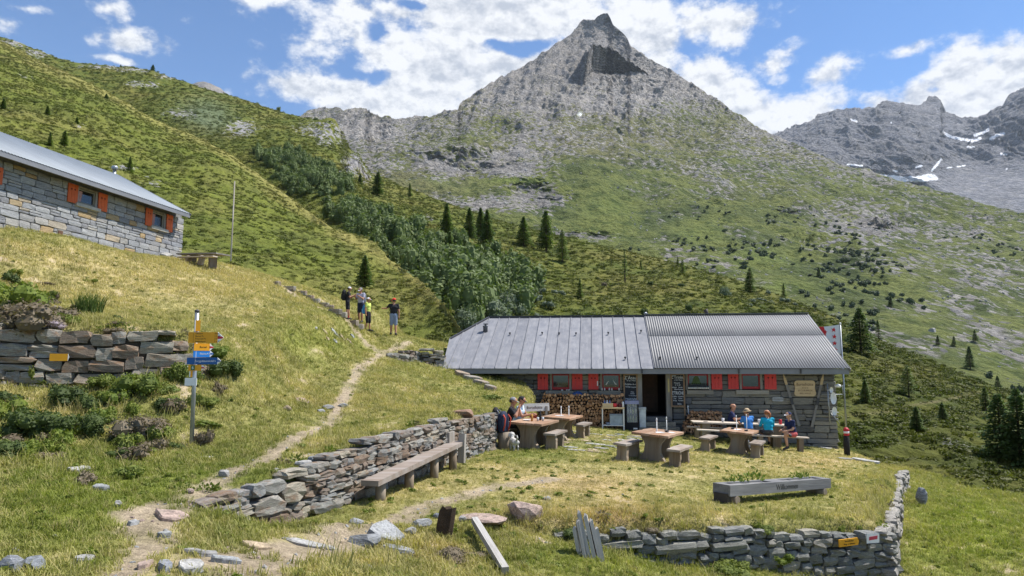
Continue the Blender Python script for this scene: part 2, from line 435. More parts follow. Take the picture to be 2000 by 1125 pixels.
def scatter(name, me, dens_attr, density, coll, smin, smax, seed=0, tilt=0.25, zscale=(1, 1), size_attr=None):
    o = bpy.data.objects.new(name, me); C.objects.link(o); o['kind'] = 'stuff'
    g = bpy.data.node_groups.new(name, 'GeometryNodeTree')
    g.interface.new_socket('Geometry', in_out='INPUT', socket_type='NodeSocketGeometry')
    g.interface.new_socket('Geometry', in_out='OUTPUT', socket_type='NodeSocketGeometry')
    nd = g.nodes; L = g.links.new
    gi = nd.new('NodeGroupInput'); go = nd.new('NodeGroupOutput')
    at = nd.new('GeometryNodeInputNamedAttribute'); at.data_type = 'FLOAT'; at.inputs[0].default_value = dens_attr
    mu = nd.new('ShaderNodeMath'); mu.operation = 'MULTIPLY'; mu.inputs[1].default_value = density
    L(at.outputs[0], mu.inputs[0])
    dp = nd.new('GeometryNodeDistributePointsOnFaces'); dp.distribute_method = 'RANDOM'; dp.inputs['Seed'].default_value = seed
    L(gi.outputs[0], dp.inputs['Mesh']); L(mu.outputs[0], dp.inputs['Density'])
    ci = nd.new('GeometryNodeCollectionInfo'); ci.inputs[0].default_value = coll
    ci.inputs['Separate Children'].default_value = True; ci.inputs['Reset Children'].default_value = True
    ip = nd.new('GeometryNodeInstanceOnPoints'); ip.inputs['Pick Instance'].default_value = True
    rr = nd.new('FunctionNodeRandomValue'); rr.data_type = 'FLOAT_VECTOR'
    rr.inputs[0].default_value = (-tilt, -tilt, 0); rr.inputs[1].default_value = (tilt, tilt, 2*PI); rr.inputs['Seed'].default_value = seed+1
    rs = nd.new('FunctionNodeRandomValue'); rs.data_type = 'FLOAT_VECTOR'
    rs.inputs[0].default_value = (smin, smin, smin*zscale[0]); rs.inputs[1].default_value = (smax, smax, smax*zscale[1]); rs.inputs['Seed'].default_value = seed+2
    sc_out = rs.outputs[0]
    if size_attr:
        sa = nd.new('GeometryNodeInputNamedAttribute'); sa.data_type = 'FLOAT'; sa.inputs[0].default_value = size_attr
        vm = nd.new('ShaderNodeVectorMath'); vm.operation = 'SCALE'
        L(rs.outputs[0], vm.inputs[0]); L(sa.outputs[0], vm.inputs['Scale']); sc_out = vm.outputs[0]
    L(dp.outputs['Points'], ip.inputs['Points']); L(ci.outputs[0], ip.inputs['Instance'])
    L(rr.outputs[0], ip.inputs['Rotation']); L(sc_out, ip.inputs['Scale'])
    L(ip.outputs[0], go.inputs[0])
    md = o.modifiers.new('scatter', 'NODES'); md.node_group = g
    return o
# ================================================================== TERRAIN
def T_plane(X, Y):                       # the terrace in front of the hut: falls away to the right
    X = np.asarray(X, float)
    return np.where(X < 2, 0.5-0.05*X, 0.4-0.085*(X-2))
def onT(px, py):                         # a photo pixel on the terrace -> x, y
    lo, hi = 3.0, 60.0
    for _ in range(50):
        mid = (lo+hi)/2; x, y, z = P(px, py, mid)
        if z > float(T_plane(x, y)): lo = mid
        else: hi = mid
    x, y, z = P(px, py, lo); return x, y
DRY = [P(410, 1040, 8.2), P(560, 1000, 9.4), P(700, 966, 11.2), P(870, 902, 15.2), P(972, 880, 19.0)]   # foot of the drystone wall
DRYXY = [(p[0], p[1]) for p in DRY]
FR = onT(1745, 1032); FL = onT(1070, 1030); SR = onT(1760, 940); SLAB = onT(1720, 900)
def off(p, dx, dy): return (p[0]+dx, p[1]+dy)
TERR = ([off(p, -0.20, 0.08) for p in DRYXY] + [(-0.15, 21.0), (0.55, 23.6), (0.9, 27.0), (0.4, 31.0), (6.0, 41.0), (15.6, 39.0), (13.3, 27.2), (12.9, 24.8)]
        + [off(SLAB, -0.2, 0), off(SR, -0.12, 0.05), off(FR, -0.14, 0.14), off(FL, -0.03, 0.15), onT(1000, 1012), onT(870, 1030), onT(700, 1045), onT(480, 1075)])
S_CTRL = [  # (px, py, depth)
 (0,1125,5.0),(300,1125,5.2),(600,1125,5.8),(0,1000,7.0),(350,1000,7.6),(150,920,9.5),(373,870,12.0),(0,860,11.0),(200,800,12.6),(0,778,12.6),(200,770,13.3),
 (370,755,13.9),(450,700,16.0),(420,650,17.5),(450,800,14.0),(100,560,19.0),(0,447,22.6),(175,478,27.0),(350,505,32.0),(450,520,34.0),(300,600,20.0),(500,600,24.0),
 (560,550,38.0),(640,585,35.5),(680,628,33.3),(768,655,31.0),(860,682,31.0),(858,722,28.6),(935,745,27.6),(1040,792,24.3),(960,800,21.5),(900,770,23.5),
 (540,930,9.3),(520,900,11.0),(640,835,15.0),(680,770,19.5),(720,710,25.0),(700,866,11.9),(870,816,15.9),(968,806,19.6),(560,790,16.5),(600,700,21.5),(500,850,13.0),(450,985,8.6),
 (1130,1090,9.45),(1000,1062,9.5),(900,1100,8.4),(800,1125,7.4),(700,1050,8.7),(860,1042,9.6),(1320,1116,10.5),(1450,1128,10.8),(1600,1142,11.1),(1740,1150,11.7),(1600,1200,9.6),(1350,1160,9.3),(1000,1125,8.4),(560,1080,7.2),
 (1800,1112,12.7),(1800,1020,16.2),(1990,1060,14.5),(1990,1000,19.0),(1800,968,20.5),(1900,980,23.0),(1785,938,25.5),(1700,905,30.0),(1200,1098,9.9)]
S_XYZ = [(0,0,1.2),(-3,1,1.32),(4,2,.75),(7,5,-.35),(-8,2,1.6),(12,8,-1.1),(8,34,.6),(0,37,3.2),(14,35,-1.6),(-5.4,37,4.2),(20,20,-1.9),(20,10,-1.7),(22,30,-2.2),
         (-20,40,8.6),(-12,44,7.0),(-4,44,3.0),(4,44,1.0),(14,44,-1.2),(-30,30,10.5),(-30,15,8.0),(-25,5,5.5),(-18,6,3.9),(-16,24,7.3),(-19,18,6.6),(-22,30,8.3),(-24,40,9.2),(26,46,-2.5)]
UPW = [(-15.5, 12.0), (P(0, 700, 13.1)[0], 13.1), (P(200, 700, 13.8)[0], 13.8), (P(330, 700, 14.4)[0], 14.4), (P(400, 700, 15.0)[0], 15.0)]   # upper-left retaining wall
_ux = np.array([p[0] for p in UPW]); _uy = np.array([p[1] for p in UPW])
def up_step(X, Y):
    yw = np.interp(X, _ux, _uy)+0.28
    h = np.interp(X, [-16, -7.3, -6.7, -6.0], [1.2, 1.0, 0.45, 0.0])
    return h*sstep(-0.14, 0.14, Y-yw)*(1-sstep(2.0, 9.0, Y-yw)*0.0)
_pts = []
for (a, b, d) in S_CTRL: _pts.append(P(a, b, d))
for p in S_XYZ: _pts.append(p)
_pts = np.array(_pts, float)
_pz = _pts[:, 2]-up_step(_pts[:, 0], _pts[:, 1])
def _phi(r): return np.sqrt(r*r+0.35**2)
_n = len(_pts)
_A = np.zeros((_n+3, _n+3)); _A[:_n, :_n] = _phi(np.hypot(_pts[:, None, 0]-_pts[None, :, 0], _pts[:, None, 1]-_pts[None, :, 1])) - 0.02*np.eye(_n)
_A[:_n, _n] = 1; _A[:_n, _n+1] = _pts[:, 0]; _A[:_n, _n+2] = _pts[:, 1]; _A[_n:, :_n] = _A[:_n, _n:].T
_w = np.linalg.solve(_A, np.concatenate([_pz, [0, 0, 0]]))
def S_z(X, Y):
    s = _w[_n]+_w[_n+1]*X+_w[_n+2]*Y
    for i in range(_n): s = s+_w[i]*_phi(np.hypot(X-_pts[i, 0], Y-_pts[i, 1]))
    return s+up_step(X, Y)
def terr_w(X, Y):
    d = seg_dist(X, Y, TERR); ins = in_poly(X, Y, TERR)
    return sstep(-0.11, 0.11, np.where(ins, d, -d))
def ground_z(X, Y, rough=True):
    X = np.atleast_1d(np.asarray(X, float)); Y = np.atleast_1d(np.asarray(Y, float))
    w = terr_w(X, Y)
    s = S_z(X, Y)
    r = np.hypot(X, Y)
    # beyond the crest the slope drops towards the next hillside
    fall = sstep(0, 1, (Y-37-0.06*np.maximum(-X, 0)*6)/10)
    s = s-fall*2.2-np.maximum(Y-47, 0)*0.35
    if rough:
        s = s+(1-w)*(0.10*fbm(X*0.45, Y*0.45, 3)+0.035*fbm(X*1.9, Y*1.9, 3))
    t = T_plane(X, Y)
    if rough: t = t+0.018*fbm(X*0.9, Y*0.9, 3)+0.05*sstep(3.0, 0.0, seg_dist(X, Y, [FL, FR, SR], False))
    return s*(1-w)+t*w
def gz(x, y): return float(ground_z(x, y)[0])
def hit(px, py, ymin=3.0, ymax=48.0):
    """where the line of sight through a photo pixel meets the near ground"""
    ys = np.arange(ymin, ymax, 0.04); a, b = ray(px, py)
    d = (EYE+b*ys)-ground_z(a*ys, ys)
    i = np.argmax(d < 0)
    if d[i] >= 0: i = len(ys)-1
    y = ys[i]; return Vector((a*y, y, gz(a*y, y)))

# ---- near ground
PATHS = [([(210,1180),(300,1060),(330,1000),(420,940),(520,900),(640,832),(672,775),(700,720),(745,690),(800,668)], 0.20),
         ([(420,1180),(560,1090),(690,1045),(820,995),(950,955),(1080,935)], 0.24), ([(300,1060),(260,1010),(330,985)], 0.25),
         ([(560,562),(620,600),(690,640),(745,690)], 0.28), ([(700,1040),(560,1075),(430,1100)], 0.35)]
PATHXY = [([(lambda h: (h.x, h.y))(hit(min(max(a, -300), 2300), min(b, 1124))) if b < 1125 else P(a, 1120, 4.6)[:2] for a, b in pp], w) for pp, w in PATHS]
def near_ground():
    nth, nr = 640, 430
    th = np.radians(np.linspace(-72, 72, nth)); r = 1.0*np.exp(np.linspace(0, math.log(66), nr))
    R, TH = np.meshgrid(r, th, indexing='ij')
    X = R*np.sin(TH); Y = R*np.cos(TH)-0.5
    Z = ground_z(X.ravel(), Y.ravel()).reshape(X.shape)
    w = terr_w(X.ravel(), Y.ravel()).reshape(X.shape)
    px, py = proj(X, Y, Z)
    n1 = fbm(X*0.35, Y*0.35, 4); n2 = fbm(X*1.3+40, Y*1.3, 4); n3 = fbm(X*4+9, Y*4, 3)
    dry = 0.44+0.34*n1+0.30*n2
    dry += blobsum(px, py, [(1120,940,170,32,.55),(1150,1010,150,40,.45),(1540,900,190,26,.45),(1700,985,80,60,.25),(860,950,110,26,.25),(250,560,330,70,.42),(450,560,160,60,.3),
                            (150,500,250,40,.3),(700,790,160,60,.18),(900,760,70,40,.15),(1300,930,150,26,.3),(720,640,110,30,.2),(300,1050,90,50,.35),(980,1000,60,20,.2),(1400,1000,100,25,.3),(1690,1000,60,30,.3),
                            (150,950,230,130,-.45),(430,950,120,70,-.3),(1300,1090,200,40,-.28),(1900,1040,130,90,-.38),(560,830,80,60,-.05),(620,660,110,40,-.22),(900,705,70,30,-.25),
                            (1100,880,120,18,-.22),(1480,960,90,14,-.2),(1000,890,60,14,-.25),(560,1020,90,20,-.25),(900,975,60,15,-.1),(1290,985,60,14,-.1),(930,740,50,20,-.3),(1050,1090,120,35,-.2)])
    brown = np.clip(0.25*n2+0.15*n1-0.02+blobsum(px, py, [(1120,945,120,20,.45),(1180,1015,120,25,.45),(1230,1000,70,20,.3),(950,985,50,16,.2),(880,1080,60,30,.35),(1560,905,110,14,.3),(420,480,160,20,.1),(200,845,70,35,.3)]), 0, 1)
    soil = np.zeros_like(X)
    for pl, wd in PATHXY:
        d = seg_dist(X, Y, pl, False)+0.16*n2+0.10*n3
        soil = np.maximum(soil, (1-sstep(wd*0.5, wd*1.4, d))*np.clip(.95+.7*n2+.4*n1, .35, 1))
    soil = np.maximum(soil, sstep(0.34, 0.56, n2*0.9+0.3*n3)*0.8*(1-.5*w))
    soil = np.maximum(soil, blobsum(px, py, [(330,1060,45,35,.75),(560,1065,110,16,.7),(690,1040,60,14,.6),(490,1120,90,25,.7),(1150,860,90,16,.4),(400,1100,80,20,.5)])*np.clip(0.6+1.2*n2, 0, 1))
    # fresh earth / dark humus right under the terrace wall and under the tables
    G = np.array([0.170, 0.195, 0.040]); D = np.array([0.43, 0.355, 0.165]); B = np.array([0.39, 0.265, 0.13]); So = np.array([0.37, 0.30, 0.21])
    dr = np.clip(dry, 0, 1)[..., None]; c = G*(1-dr)+D*dr
    br = np.clip(brown*1.35, 0, 1)[..., None]*0.85; c = c*(1-br)+B*br
    lush = blobsum(px, py, [(1900,1030,140,80,.7),(150,1000,150,90,.3),(1250,1100,220,30,.35),(620,660,100,40,.3)])[..., None]
    c = c*(1-lush)+np.array([0.225, 0.255, 0.034])*lush
    s3 = np.clip(soil, 0, 1)[..., None]; grasscol = c.copy(); c = c*(1-s3)+So*s3
    c = c*np.clip(1+0.30*n3+0.35*n2, .45, 1.5)[..., None]
    col = np.concatenate([c, np.zeros_like(c[..., :1])], -1)
    gcol = np.clip(np.concatenate([grasscol*np.clip(1+0.30*n3+0.42*n2+.1*n1, .42, 1.5)[..., None], np.ones_like(c[..., :1])], -1), 0.01, 1)
    m, n, b = new_mat('turf')
    at = n.new('ShaderNodeAttribute', attribute_name='col'); v = n.new('ShaderNodeTexCoord').outputs['Object']
    f1 = n.noise(v, 34.0, 6, 0.7); f2 = n.noise(v, 9.0, 5, 0.65)
    k = n.math('MULTIPLY', n.rng(f1, 0.28, 0.72, 0.45, 1.45), n.rng(f2, 0.3, 0.7, 0.75, 1.25))
    n.put(b.inputs['Base Color'], n.mix(1.0, at.outputs['Color'], n.vmath('SCALE', (1, 1, 1), k), 'MULTIPLY'))
    b.inputs['Roughness'].default_value = 0.95; b.inputs['Specular IOR Level'].default_value = 0.1
    n.put(b.inputs['Normal'], n.bump(n.math('ADD', f1, f2), 0.9, 0.05))
    hid = in_poly(X, Y, [(-3.2, 31.4), (13.0, 27.5), (15.5, 38.5), (-1.0, 42.0)])
    edge = seg_dist(X, Y, [FL, FR, SR], False)
    bank = np.clip(blobsum(px, py, [(90,830,190,60,1.3),(260,830,110,48,1.1),(330,750,110,40,.9),(420,725,60,40,.7),(40,600,70,40,.8),(130,640,90,26,.7)]), 0, 1)*(Y < np.interp(X, _ux, _uy)-.1)+np.clip(blobsum(px, py, [(40,600,60,34,1.0),(110,640,90,22,.9)]), 0, 1)*(Y > np.interp(X, _ux, _uy)+.2)
    far = np.hypot(X, Y)
    gd = (1-np.clip(soil*1.15, 0, 1))*np.where(hid, 0, 1)*np.interp(far, [3, 8, 14, 24, 36, 50], [1.6, 1.5, 0.75, 0.34, 0.2, 0.1])
    gd = gd*np.where((px < -150) | (px > 2150) | (py > 1290), 0, 1)*(Y > 2)
    size = np.interp(far, [5, 12, 25, 45], [0.8, 0.95, 1.35, 1.9])
    lawn = np.clip(w*(1-sstep(1.6, 0.2, edge)), 0, 1)
    size = .82*size*(1-0.42*lawn)*(1+0.5*n1)*(1-0.45*np.clip(dry-0.5, 0, 1)*lawn)
    tall = (sstep(0.0, 0.5, n1+0.6*n2)*(1-lawn)*0.6+sstep(1.1, 0.1, edge)*1.2*w+bank*0.6)*np.where(hid, 0, 1)*(1-np.clip(soil*1.2, 0, 1))*np.interp(far, [3, 10, 20, 36, 50], [1.0, 1.0, 0.55, 0.3, 0.15])
    tall *= np.where((px < -150) | (px > 2150) | (py > 1290), 0, 1)*(Y > 2)
    ovh = np.exp(-(edge/.20)**2)*w+np.exp(-(np.abs(Y-np.interp(X, _ux, _uy)-.42)/.22)**2)*(X < -6.6)*1.0+.35*np.exp(-(np.abs(seg_dist(X, Y, DRYXY, False)-.45)/.16)**2)*(1-w)
    ovh = ovh*np.clip(.6+1.1*n2+.5*n3, 0, 1)*np.where((px < -150) | (px > 2150) | (Y > 24), 0, 1)
    me = grid_mesh('ground', np.stack([X, Y, Z], -1), nr, nth, m, col)
    o = link('ground', me); tag(o, 'dry alpine meadow slope and levelled terrace with a trodden path', None, None, 'structure')
    # the scatter meshes carry the same surface with the turf colour and densities
    me2 = grid_mesh('grass', np.stack([X, Y, Z], -1), nr, nth, m, gcol, {'gd': gd, 'size': size, 'tall': tall, 'ovh': ovh, 'peb': np.clip(soil, 0, 1)*np.interp(far, [3, 12, 30], [1, .6, .12])*np.where((px < -100) | (px > 2100) | (py > 1250) | (Y < 2), 0, 1), 'bank': bank*np.clip(.7+1.2*n2, 0, 1)*np.where(w > .5, 0, 1)})
    return me2
ground_scatter = near_ground()

# ---- sheets of far terrain, one row of vertices per elevation angle, columns fanning out from the valley mouth
def interp_poly(pl, xs):
    a = np.array(pl, float); return np.interp(xs, a[:, 0], a[:, 1]), np.interp(xs, a[:, 0], a[:, 2])
SHEETS = {}
def sheet(name, crest, base, x0, x1, nc, nr, mat, disp, colour, jag=0.0, attrs=None, label=None, curve=0.0, yoff=None, back=0.45, smooth=0.0, fit=False):
    xs = np.linspace(x0, x1, nc)
    cy, cY = interp_poly(crest, xs); by, bY = interp_poly(base, xs)
    if jag: cy = cy+jag*(fbm(xs*0.045, xs*0+3.3, 5, 0.6))
    t = np.linspace(0, 1, nr)[:, None]
    py = by[None]*(1-t)+cy[None]*t; px = np.broadcast_to(xs[None], py.shape)
    def el(px, py):
        v = (562.5-py)/F; yy = CP-v*SP; return (px-1000)/F/yy, (SP+v*CP)/yy
    _, eb = el(xs, by); _, ec = el(xs, cy); A, E = el(px, py)
    zb = eb*bY; zc = ec*cY; m = (zc-zb)/np.where(np.abs(cY-bY) < 1e-6, 1e-6, cY-bY); q = zb-m*bY      # straight slope z - EYE = q + m*Y
    if fit:                          # one smooth face: 1/depth as a low-order function of the direction
        bx = lambda x, y: np.stack([((x-1300)/700)**i*((y-350)/350)**j for i in range(6) for j in range(3) if i+j*2 <= 6], -1)
        XX = np.concatenate([xs, xs]); YY = np.concatenate([cy, by]); TT = 1/np.concatenate([cY, bY]); Bm = bx(XX, YY)
        co = np.linalg.solve(Bm.T @ Bm+1e-3*np.eye(Bm.shape[1]), Bm.T @ TT); Y = 1/np.clip(bx(px, py) @ co, 1/2600, 1/120)
    elif smooth:                       # neighbouring columns share one slope, so the face is not creased below every notch of the skyline
        sg = smooth/(xs[1]-xs[0]); k = np.arange(-int(3*sg), int(3*sg)+1); kern = np.exp(-0.5*(k/sg)**2); kern /= kern.sum()
        sm = lambda a: np.convolve(np.pad(a, len(k)//2, mode='edge'), kern, mode='valid')
        m, q = sm(m), sm(q)
    q = np.where(np.abs(q) < 1e-3, 1e-3, q)
    if not fit: Y = 1.0/np.maximum((E-m[None])/q[None], 1.0/(np.maximum(bY, cY)*1.3)[None]); Y = np.maximum(Y, (np.minimum(bY, cY)*0.7)[None])
    tt = np.broadcast_to(t, Y.shape)
    cY = Y[-1].copy(); zc = ec*cY
    Y = Y*(1+curve*np.sin(PI*tt))
    if yoff is not None: Y = Y+yoff(px, py, tt, Y, (lambda b: 1/np.clip(bx(px, b) @ co, 1/2600, 1/120)) if fit else (lambda b: q[None]/(el(px, b)[1]-m[None])))
    X = A*Y; Z = EYE+E*Y
    ed = np.minimum(1, (1-tt)/0.03)
    dz, dy = disp(X, Y, px, py, tt)
    Y2 = Y+dy*ed; X2 = X+A*dy*ed; Z2 = Z+E*dy*ed+dz*ed
    # back slope so that the crest is a real ridge
    nb = 5; k = np.linspace(0, 1, nb+1)[1:, None]
    Yb = cY[None]*(1+back*k); Ab, Eb = el(xs, cy); Zb = EYE+Eb[None]*cY[None]-(k**1.15)*np.maximum(zc-zb, 30)[None]*0.9; Xb = Ab[None]*Yb
    V = np.concatenate([np.stack([X2, Y2, Z2], -1), np.stack([Xb, Yb, Zb], -1)], 0)
    PX, PY = proj(V[..., 0], V[..., 1], V[..., 2])
    c = colour(V[..., 0], V[..., 1], PX, PY, V[..., 2])
    col, at = c if isinstance(c, tuple) else (c, {})
    me = grid_mesh(name, V, nr+nb, nc, mat, col, at)
    o = link(name, me); tag(o, label, None, None, 'structure')
    SHEETS[name] = (V[:nr].reshape(-1, 3), PX[:nr].ravel(), PY[:nr].ravel())
    return o, me
def on_sheet(name, px, py):
    V, PX, PY = SHEETS[name]; i = int(np.argmin((PX-px)**2+(PY-py)**2)); return Vector(V[i])
def rgba(c, a): return np.concatenate([c, a[..., None]], -1)
def lerp(a, b, t): return a*(1-t[..., None])+b*t[..., None]
V3 = lambda *a: np.array(a, float)

# ---- spur of the left hill
SPUR_CREST = [(-500,-120,640),(-200,0,560),(11,85,480),(89,126,430),(117,135,400),(213,181,340),(284,224,300),(348,253,262),(402,274,230),(462,310,200),(500,338,180),(552,374,155),(604,415,133),(649,446,115),(708,479,95),(770,513,76),(812,545,62),(847,576,53),(874,602,47),(905,650,43),(935,700,41)]
SPUR_BASE = [(-500,520,52),(0,500,50),(350,535,46),(450,548,45),(560,590,44),(640,615,43),(760,668,41),(870,712,39),(935,745,38)]
m_spur = terrain_mat('spur_slope', 1.1, 0.5, green_var=0.35, bump=0.8, bdist=0.4, clump=1.6, clump_amt=.4)
def spur_disp(X, Y, px, py, t):
    s = np.minimum(1, Y/120)
    return s*(4.0*fbm(X*0.03, Y*0.03, 3)+0.9*fbm(X*0.22, Y*0.22, 3))+0.30*fbm(X*0.9, Y*0.9, 3), 0*X
def spur_col(X, Y, px, py, Z):
    n1 = fbm(X*0.05, Y*0.05, 4); n2 = fbm(X*0.3, Y*0.3, 3)
    g = lerp(V3(.170, .195, .032), V3(.105, .138, .024), np.clip(.35+1.0*n2, 0, 1)); n0 = fbm(X*0.011, Y*0.011, 3); g = lerp(g, V3(.27, .235, .075), np.clip(.12+.7*n1+.3*n2+.6*n0, 0, 1)); g = lerp(g, V3(.105, .085, .040), np.clip(-.15+.8*n0-.8*n1, 0, .6)); g = g*.78
    rk = np.clip(blobsum(px, py, [(240,330,30,8,.55),(290,350,24,7,.5),(160,245,20,5,.25),(60,150,30,6,.35),(310,360,20,6,.4)])*(0.9+n2*1.8), 0, .9)
    ridge = np.exp(-((py-np.interp(px, [p[0] for p in SPUR_CREST], [p[1] for p in SPUR_CREST]))/14)**2)
    g = lerp(g, V3(.30, .255, .085), np.clip(ridge*.55, 0, 1))
    den = np.clip(.75+.9*n2+.3*n1-ridge*.5, .08, 1)*np.interp(Y, [40, 90, 160, 320, 520], [2.8, 2.2, 1.1, .40, .17])*np.where((px < -120) | (px > 2150), 0, 1)
    size = np.interp(Y, [40, 90, 160, 320, 520], [.52, .62, .88, 1.4, 2.0])
    return rgba(g, rk), {'gd': den, 'size': size, 'rt': np.ones_like(X)}
spur_o, spur_me = sheet('hillside', SPUR_CREST, SPUR_BASE, -420, 935, 560, 300, m_spur, spur_disp, spur_col, 3, label='steep green spur of the left hill covered with low shrubs', smooth=20)

# ---- the far hillside: left skyline, gully and the shoulder behind the hut
HILL_CREST = [(-600,-260,900),(-200,-30,640),(0,72,590),(30,80,580),(70,97,570),(110,112,560),(150,122,550),(190,126,545),(230,130,540),(270,132,535),(300,140,530),(350,156,515),(400,173,505),(450,190,495),(500,203,485),(560,221,470),(600,231,460),(640,244,445),(665,260,425),(680,290,410),(700,316,395),(722,341,378),(760,352,360),(812,381,330),(878,399,295),(961,427,255),(1003,439,240),(1115,466,205),(1160,481,192),(1224,492,178),(1272,503,167),(1352,521,150),(1400,537,142),(1448,550,134),(1480,562,128),(1544,582,120),(1586,601,115),(1637,624,108),(1728,670,98),(1796,695,94),(1839,713,90),(1898,738,88),(1941,755,86),(1984,770,85),(2100,805,84),(2500,860,90)]
HILL_BASE = [(-600,200,520),(0,150,420),(213,215,390),(402,310,265),(500,372,205),(552,405,180),(604,448,152),(708,512,108),(812,585,72),(874,660,54),(935,760,46),(1000,810,43),(1270,860,40),(1500,890,36),(1600,910,33),(1660,930,30),(1760,965,26),(1880,1000,23),(2000,1020,21.5),(2300,1070,20),(2500,1080,20)]
m_hill = terrain_mat('hill_slope', 1.6, 0.6, green_var=0.35, bump=0.8, bdist=0.5, clump=1.8, clump_amt=.4)
GULLY = [(495,285),(560,290),(640,330),(690,385),(740,430),(830,470),(900,490),(975,515),(1035,555),(1030,600),(960,640),(880,650),(850,610),(780,555),(720,490),(620,410),(520,340)]
def hill_disp(X, Y, px, py, t):
    s = np.clip((Y-20)/150, 0, 1)
    rock = blobsum(px, py, [(645,265,35,30,1),(700,330,25,30,.8)])
    return s*(4.5*fbm(X*0.022, Y*0.022, 3)+1.0*fbm(X*0.2, Y*0.2, 3)+rock*5*ridged(X*0.06, Y*0.06, 3))+0.35*fbm(X*0.7, Y*0.7, 3), 0*X
def hill_col(X, Y, px, py, Z):
    n1 = fbm(X*0.04, Y*0.04, 4); n2 = fbm(X*0.25, Y*0.25, 3)
    g = lerp(V3(.165, .175, .032), V3(.085, .115, .020), np.clip(.45+1.1*n2, 0, 1))
    g = lerp(g, V3(.25, .215, .065), np.clip(.02+.8*n1+.4*fbm(X*.011, Y*.011, 3)+blobsum(px, py, [(1330,545,160,22,.30),(1250,520,120,16,.25),(1800,720,80,14,.25),(420,230,140,40,.15)]), 0, .8))
    g = lerp(g, V3(.15, .19, .11), np.clip(blobsum(px, py, [(395,220,50,30,.8),(420,240,30,24,.5)])+0*n2, 0, .8))
    g = lerp(g, V3(.13, .17, .03), np.clip(blobsum(px, py, [(700,300,20,10,.5),(1450,560,60,12,.4)]), 0, .7))
    rk = np.clip(blobsum(px, py, [(470,250,30,16,.85),(355,222,34,10,.6),(270,163,26,7,.6),(300,166,16,5,.6),(645,262,34,22,.85),(600,250,26,14,.5),(690,318,26,26,.85),(715,345,16,14,.6),(30,85,60,8,.8),(75,105,40,8,.7),(200,130,60,4,.6),(265,137,40,5,.6),(330,150,30,5,.6),
                                   (845,565,26,8,.4),(1855,868,40,10,.65),(1880,850,36,8,.4),(1830,855,20,6,.5),(835,425,12,9,.4)])*(.9+1.5*n2+.5*n1), 0, .95)
    path = np.minimum(np.abs(py-np.interp(px, [1640,1690,1740,1790,1830,1880,1915], [812,809,803,790,784,775,765])), 30)
    pw = np.where((px > 1640) & (px < 1915), np.exp(-(path/2.2)**2), 0)
    g = lerp(g, V3(.33, .28, .15), np.clip(pw*.9*np.clip(.7+n2, 0, 1), 0, 1))
    gul = in_poly(px.ravel(), py.ravel(), GULLY).reshape(px.shape)
    vis = np.where((px < -120) | (px > 2120), 0, 1)
    den = np.clip(.80+.9*n2+.3*n1-rk-pw*1.4, .05 if False else 0, 1)*np.interp(Y, [22, 45, 90, 180, 350, 600], [4.6, 3.2, 1.7, .70, .24, .09])*vis
    size = np.interp(Y, [22, 45, 90, 180, 350, 600], [.50, .60, .78, 1.0, 1.5, 2.2])
    ald = np.where(gul, np.clip(.8+.8*n1, 0.1, 1), 0)*np.interp(Y, [50, 100, 200, 300], [.095, .080, .058, .040])
    sage = np.clip(blobsum(px, py, [(1010,600,60,22,.6),(1035,575,30,20,.5),(1500,590,60,12,.3),(1640,700,20,30,.3)]), 0, 1)*.10
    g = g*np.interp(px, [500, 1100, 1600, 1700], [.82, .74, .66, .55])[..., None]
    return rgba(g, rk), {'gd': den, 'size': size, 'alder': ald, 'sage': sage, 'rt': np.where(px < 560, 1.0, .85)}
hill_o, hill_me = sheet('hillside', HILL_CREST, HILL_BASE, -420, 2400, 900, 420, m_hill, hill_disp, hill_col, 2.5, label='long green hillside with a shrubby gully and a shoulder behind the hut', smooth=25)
SHEETS['hill'] = SHEETS.pop('hillside')
_V = np.array(spur_me.vertices[0].co)  # spur lookup is rebuilt below
def _reg(key, me):
    n = len(me.vertices); a = np.empty(n*3, np.float32); me.vertices.foreach_get('co', a); a = a.reshape(-1, 3).astype(float)
    px, py = proj(a[:, 0], a[:, 1], a[:, 2]); SHEETS[key] = (a, px, py)
_reg('spur', spur_me)

# ---- the pyramid-shaped peak
PEAK_CREST = [(480,290,1900),(560,250,1800),(600,228,1750),(625,223,1724),(645,219,1703),(690,224,1656),(712,221,1634),(725,232,1620),(745,240,1600),(770,243,1583),(800,240,1563),(840,236,1536),(880,230,1509),(894,222,1500),(900,208,1517),(915,196,1561),(935,180,1620),(960,167,1676),(985,152,1732),(1010,139,1788),(1035,124,1844),(1060,107,1900),(1080,90,1938),(1098,79,1972),(1115,66,2005),(1128,52,2030),(1133,43,2031),(1140,38,2033),(1152,38,2037),(1161,39,2040),(1168,31,2042),(1177,27,2045),(1186,26,2048),(1192,36,2047),(1198,48,2038),(1208,56,2023),(1217,64,2009),(1225,75,1997),(1232,90,1987),(1250,102,1960),(1270,118,1888),(1300,132,1780),(1330,150,1696),(1370,179,1584),(1400,199,1500),(1440,224,1412),(1468,241,1350),(1490,258,1302),(1500,264,1280),(1530,276,1250),(1580,296,1200),(1640,322,1140),(1700,336,1080),(1760,356,1036),(1820,371,992),(1880,387,948),(1930,402,911),(2000,420,860),(2150,455,794),(2500,520,640)]
PEAK_BASE = [(480,340,800),(600,320,740),(700,385,640),(760,430,580),(830,470,530),(961,530,460),(1100,575,400),(1224,600,350),(1350,630,310),(1480,680,280),(1600,740,240),(1728,800,205),(1839,850,185),(1941,890,170),(2100,940,160),(2500,1000,150)]
m_peak = terrain_mat('peak_rock', 5.0, 2.2, ((0.125, 0.121, 0.117), (0.335, 0.320, 0.298)), green_var=0.5, bump=1.0, bdist=2.5, clump=14)
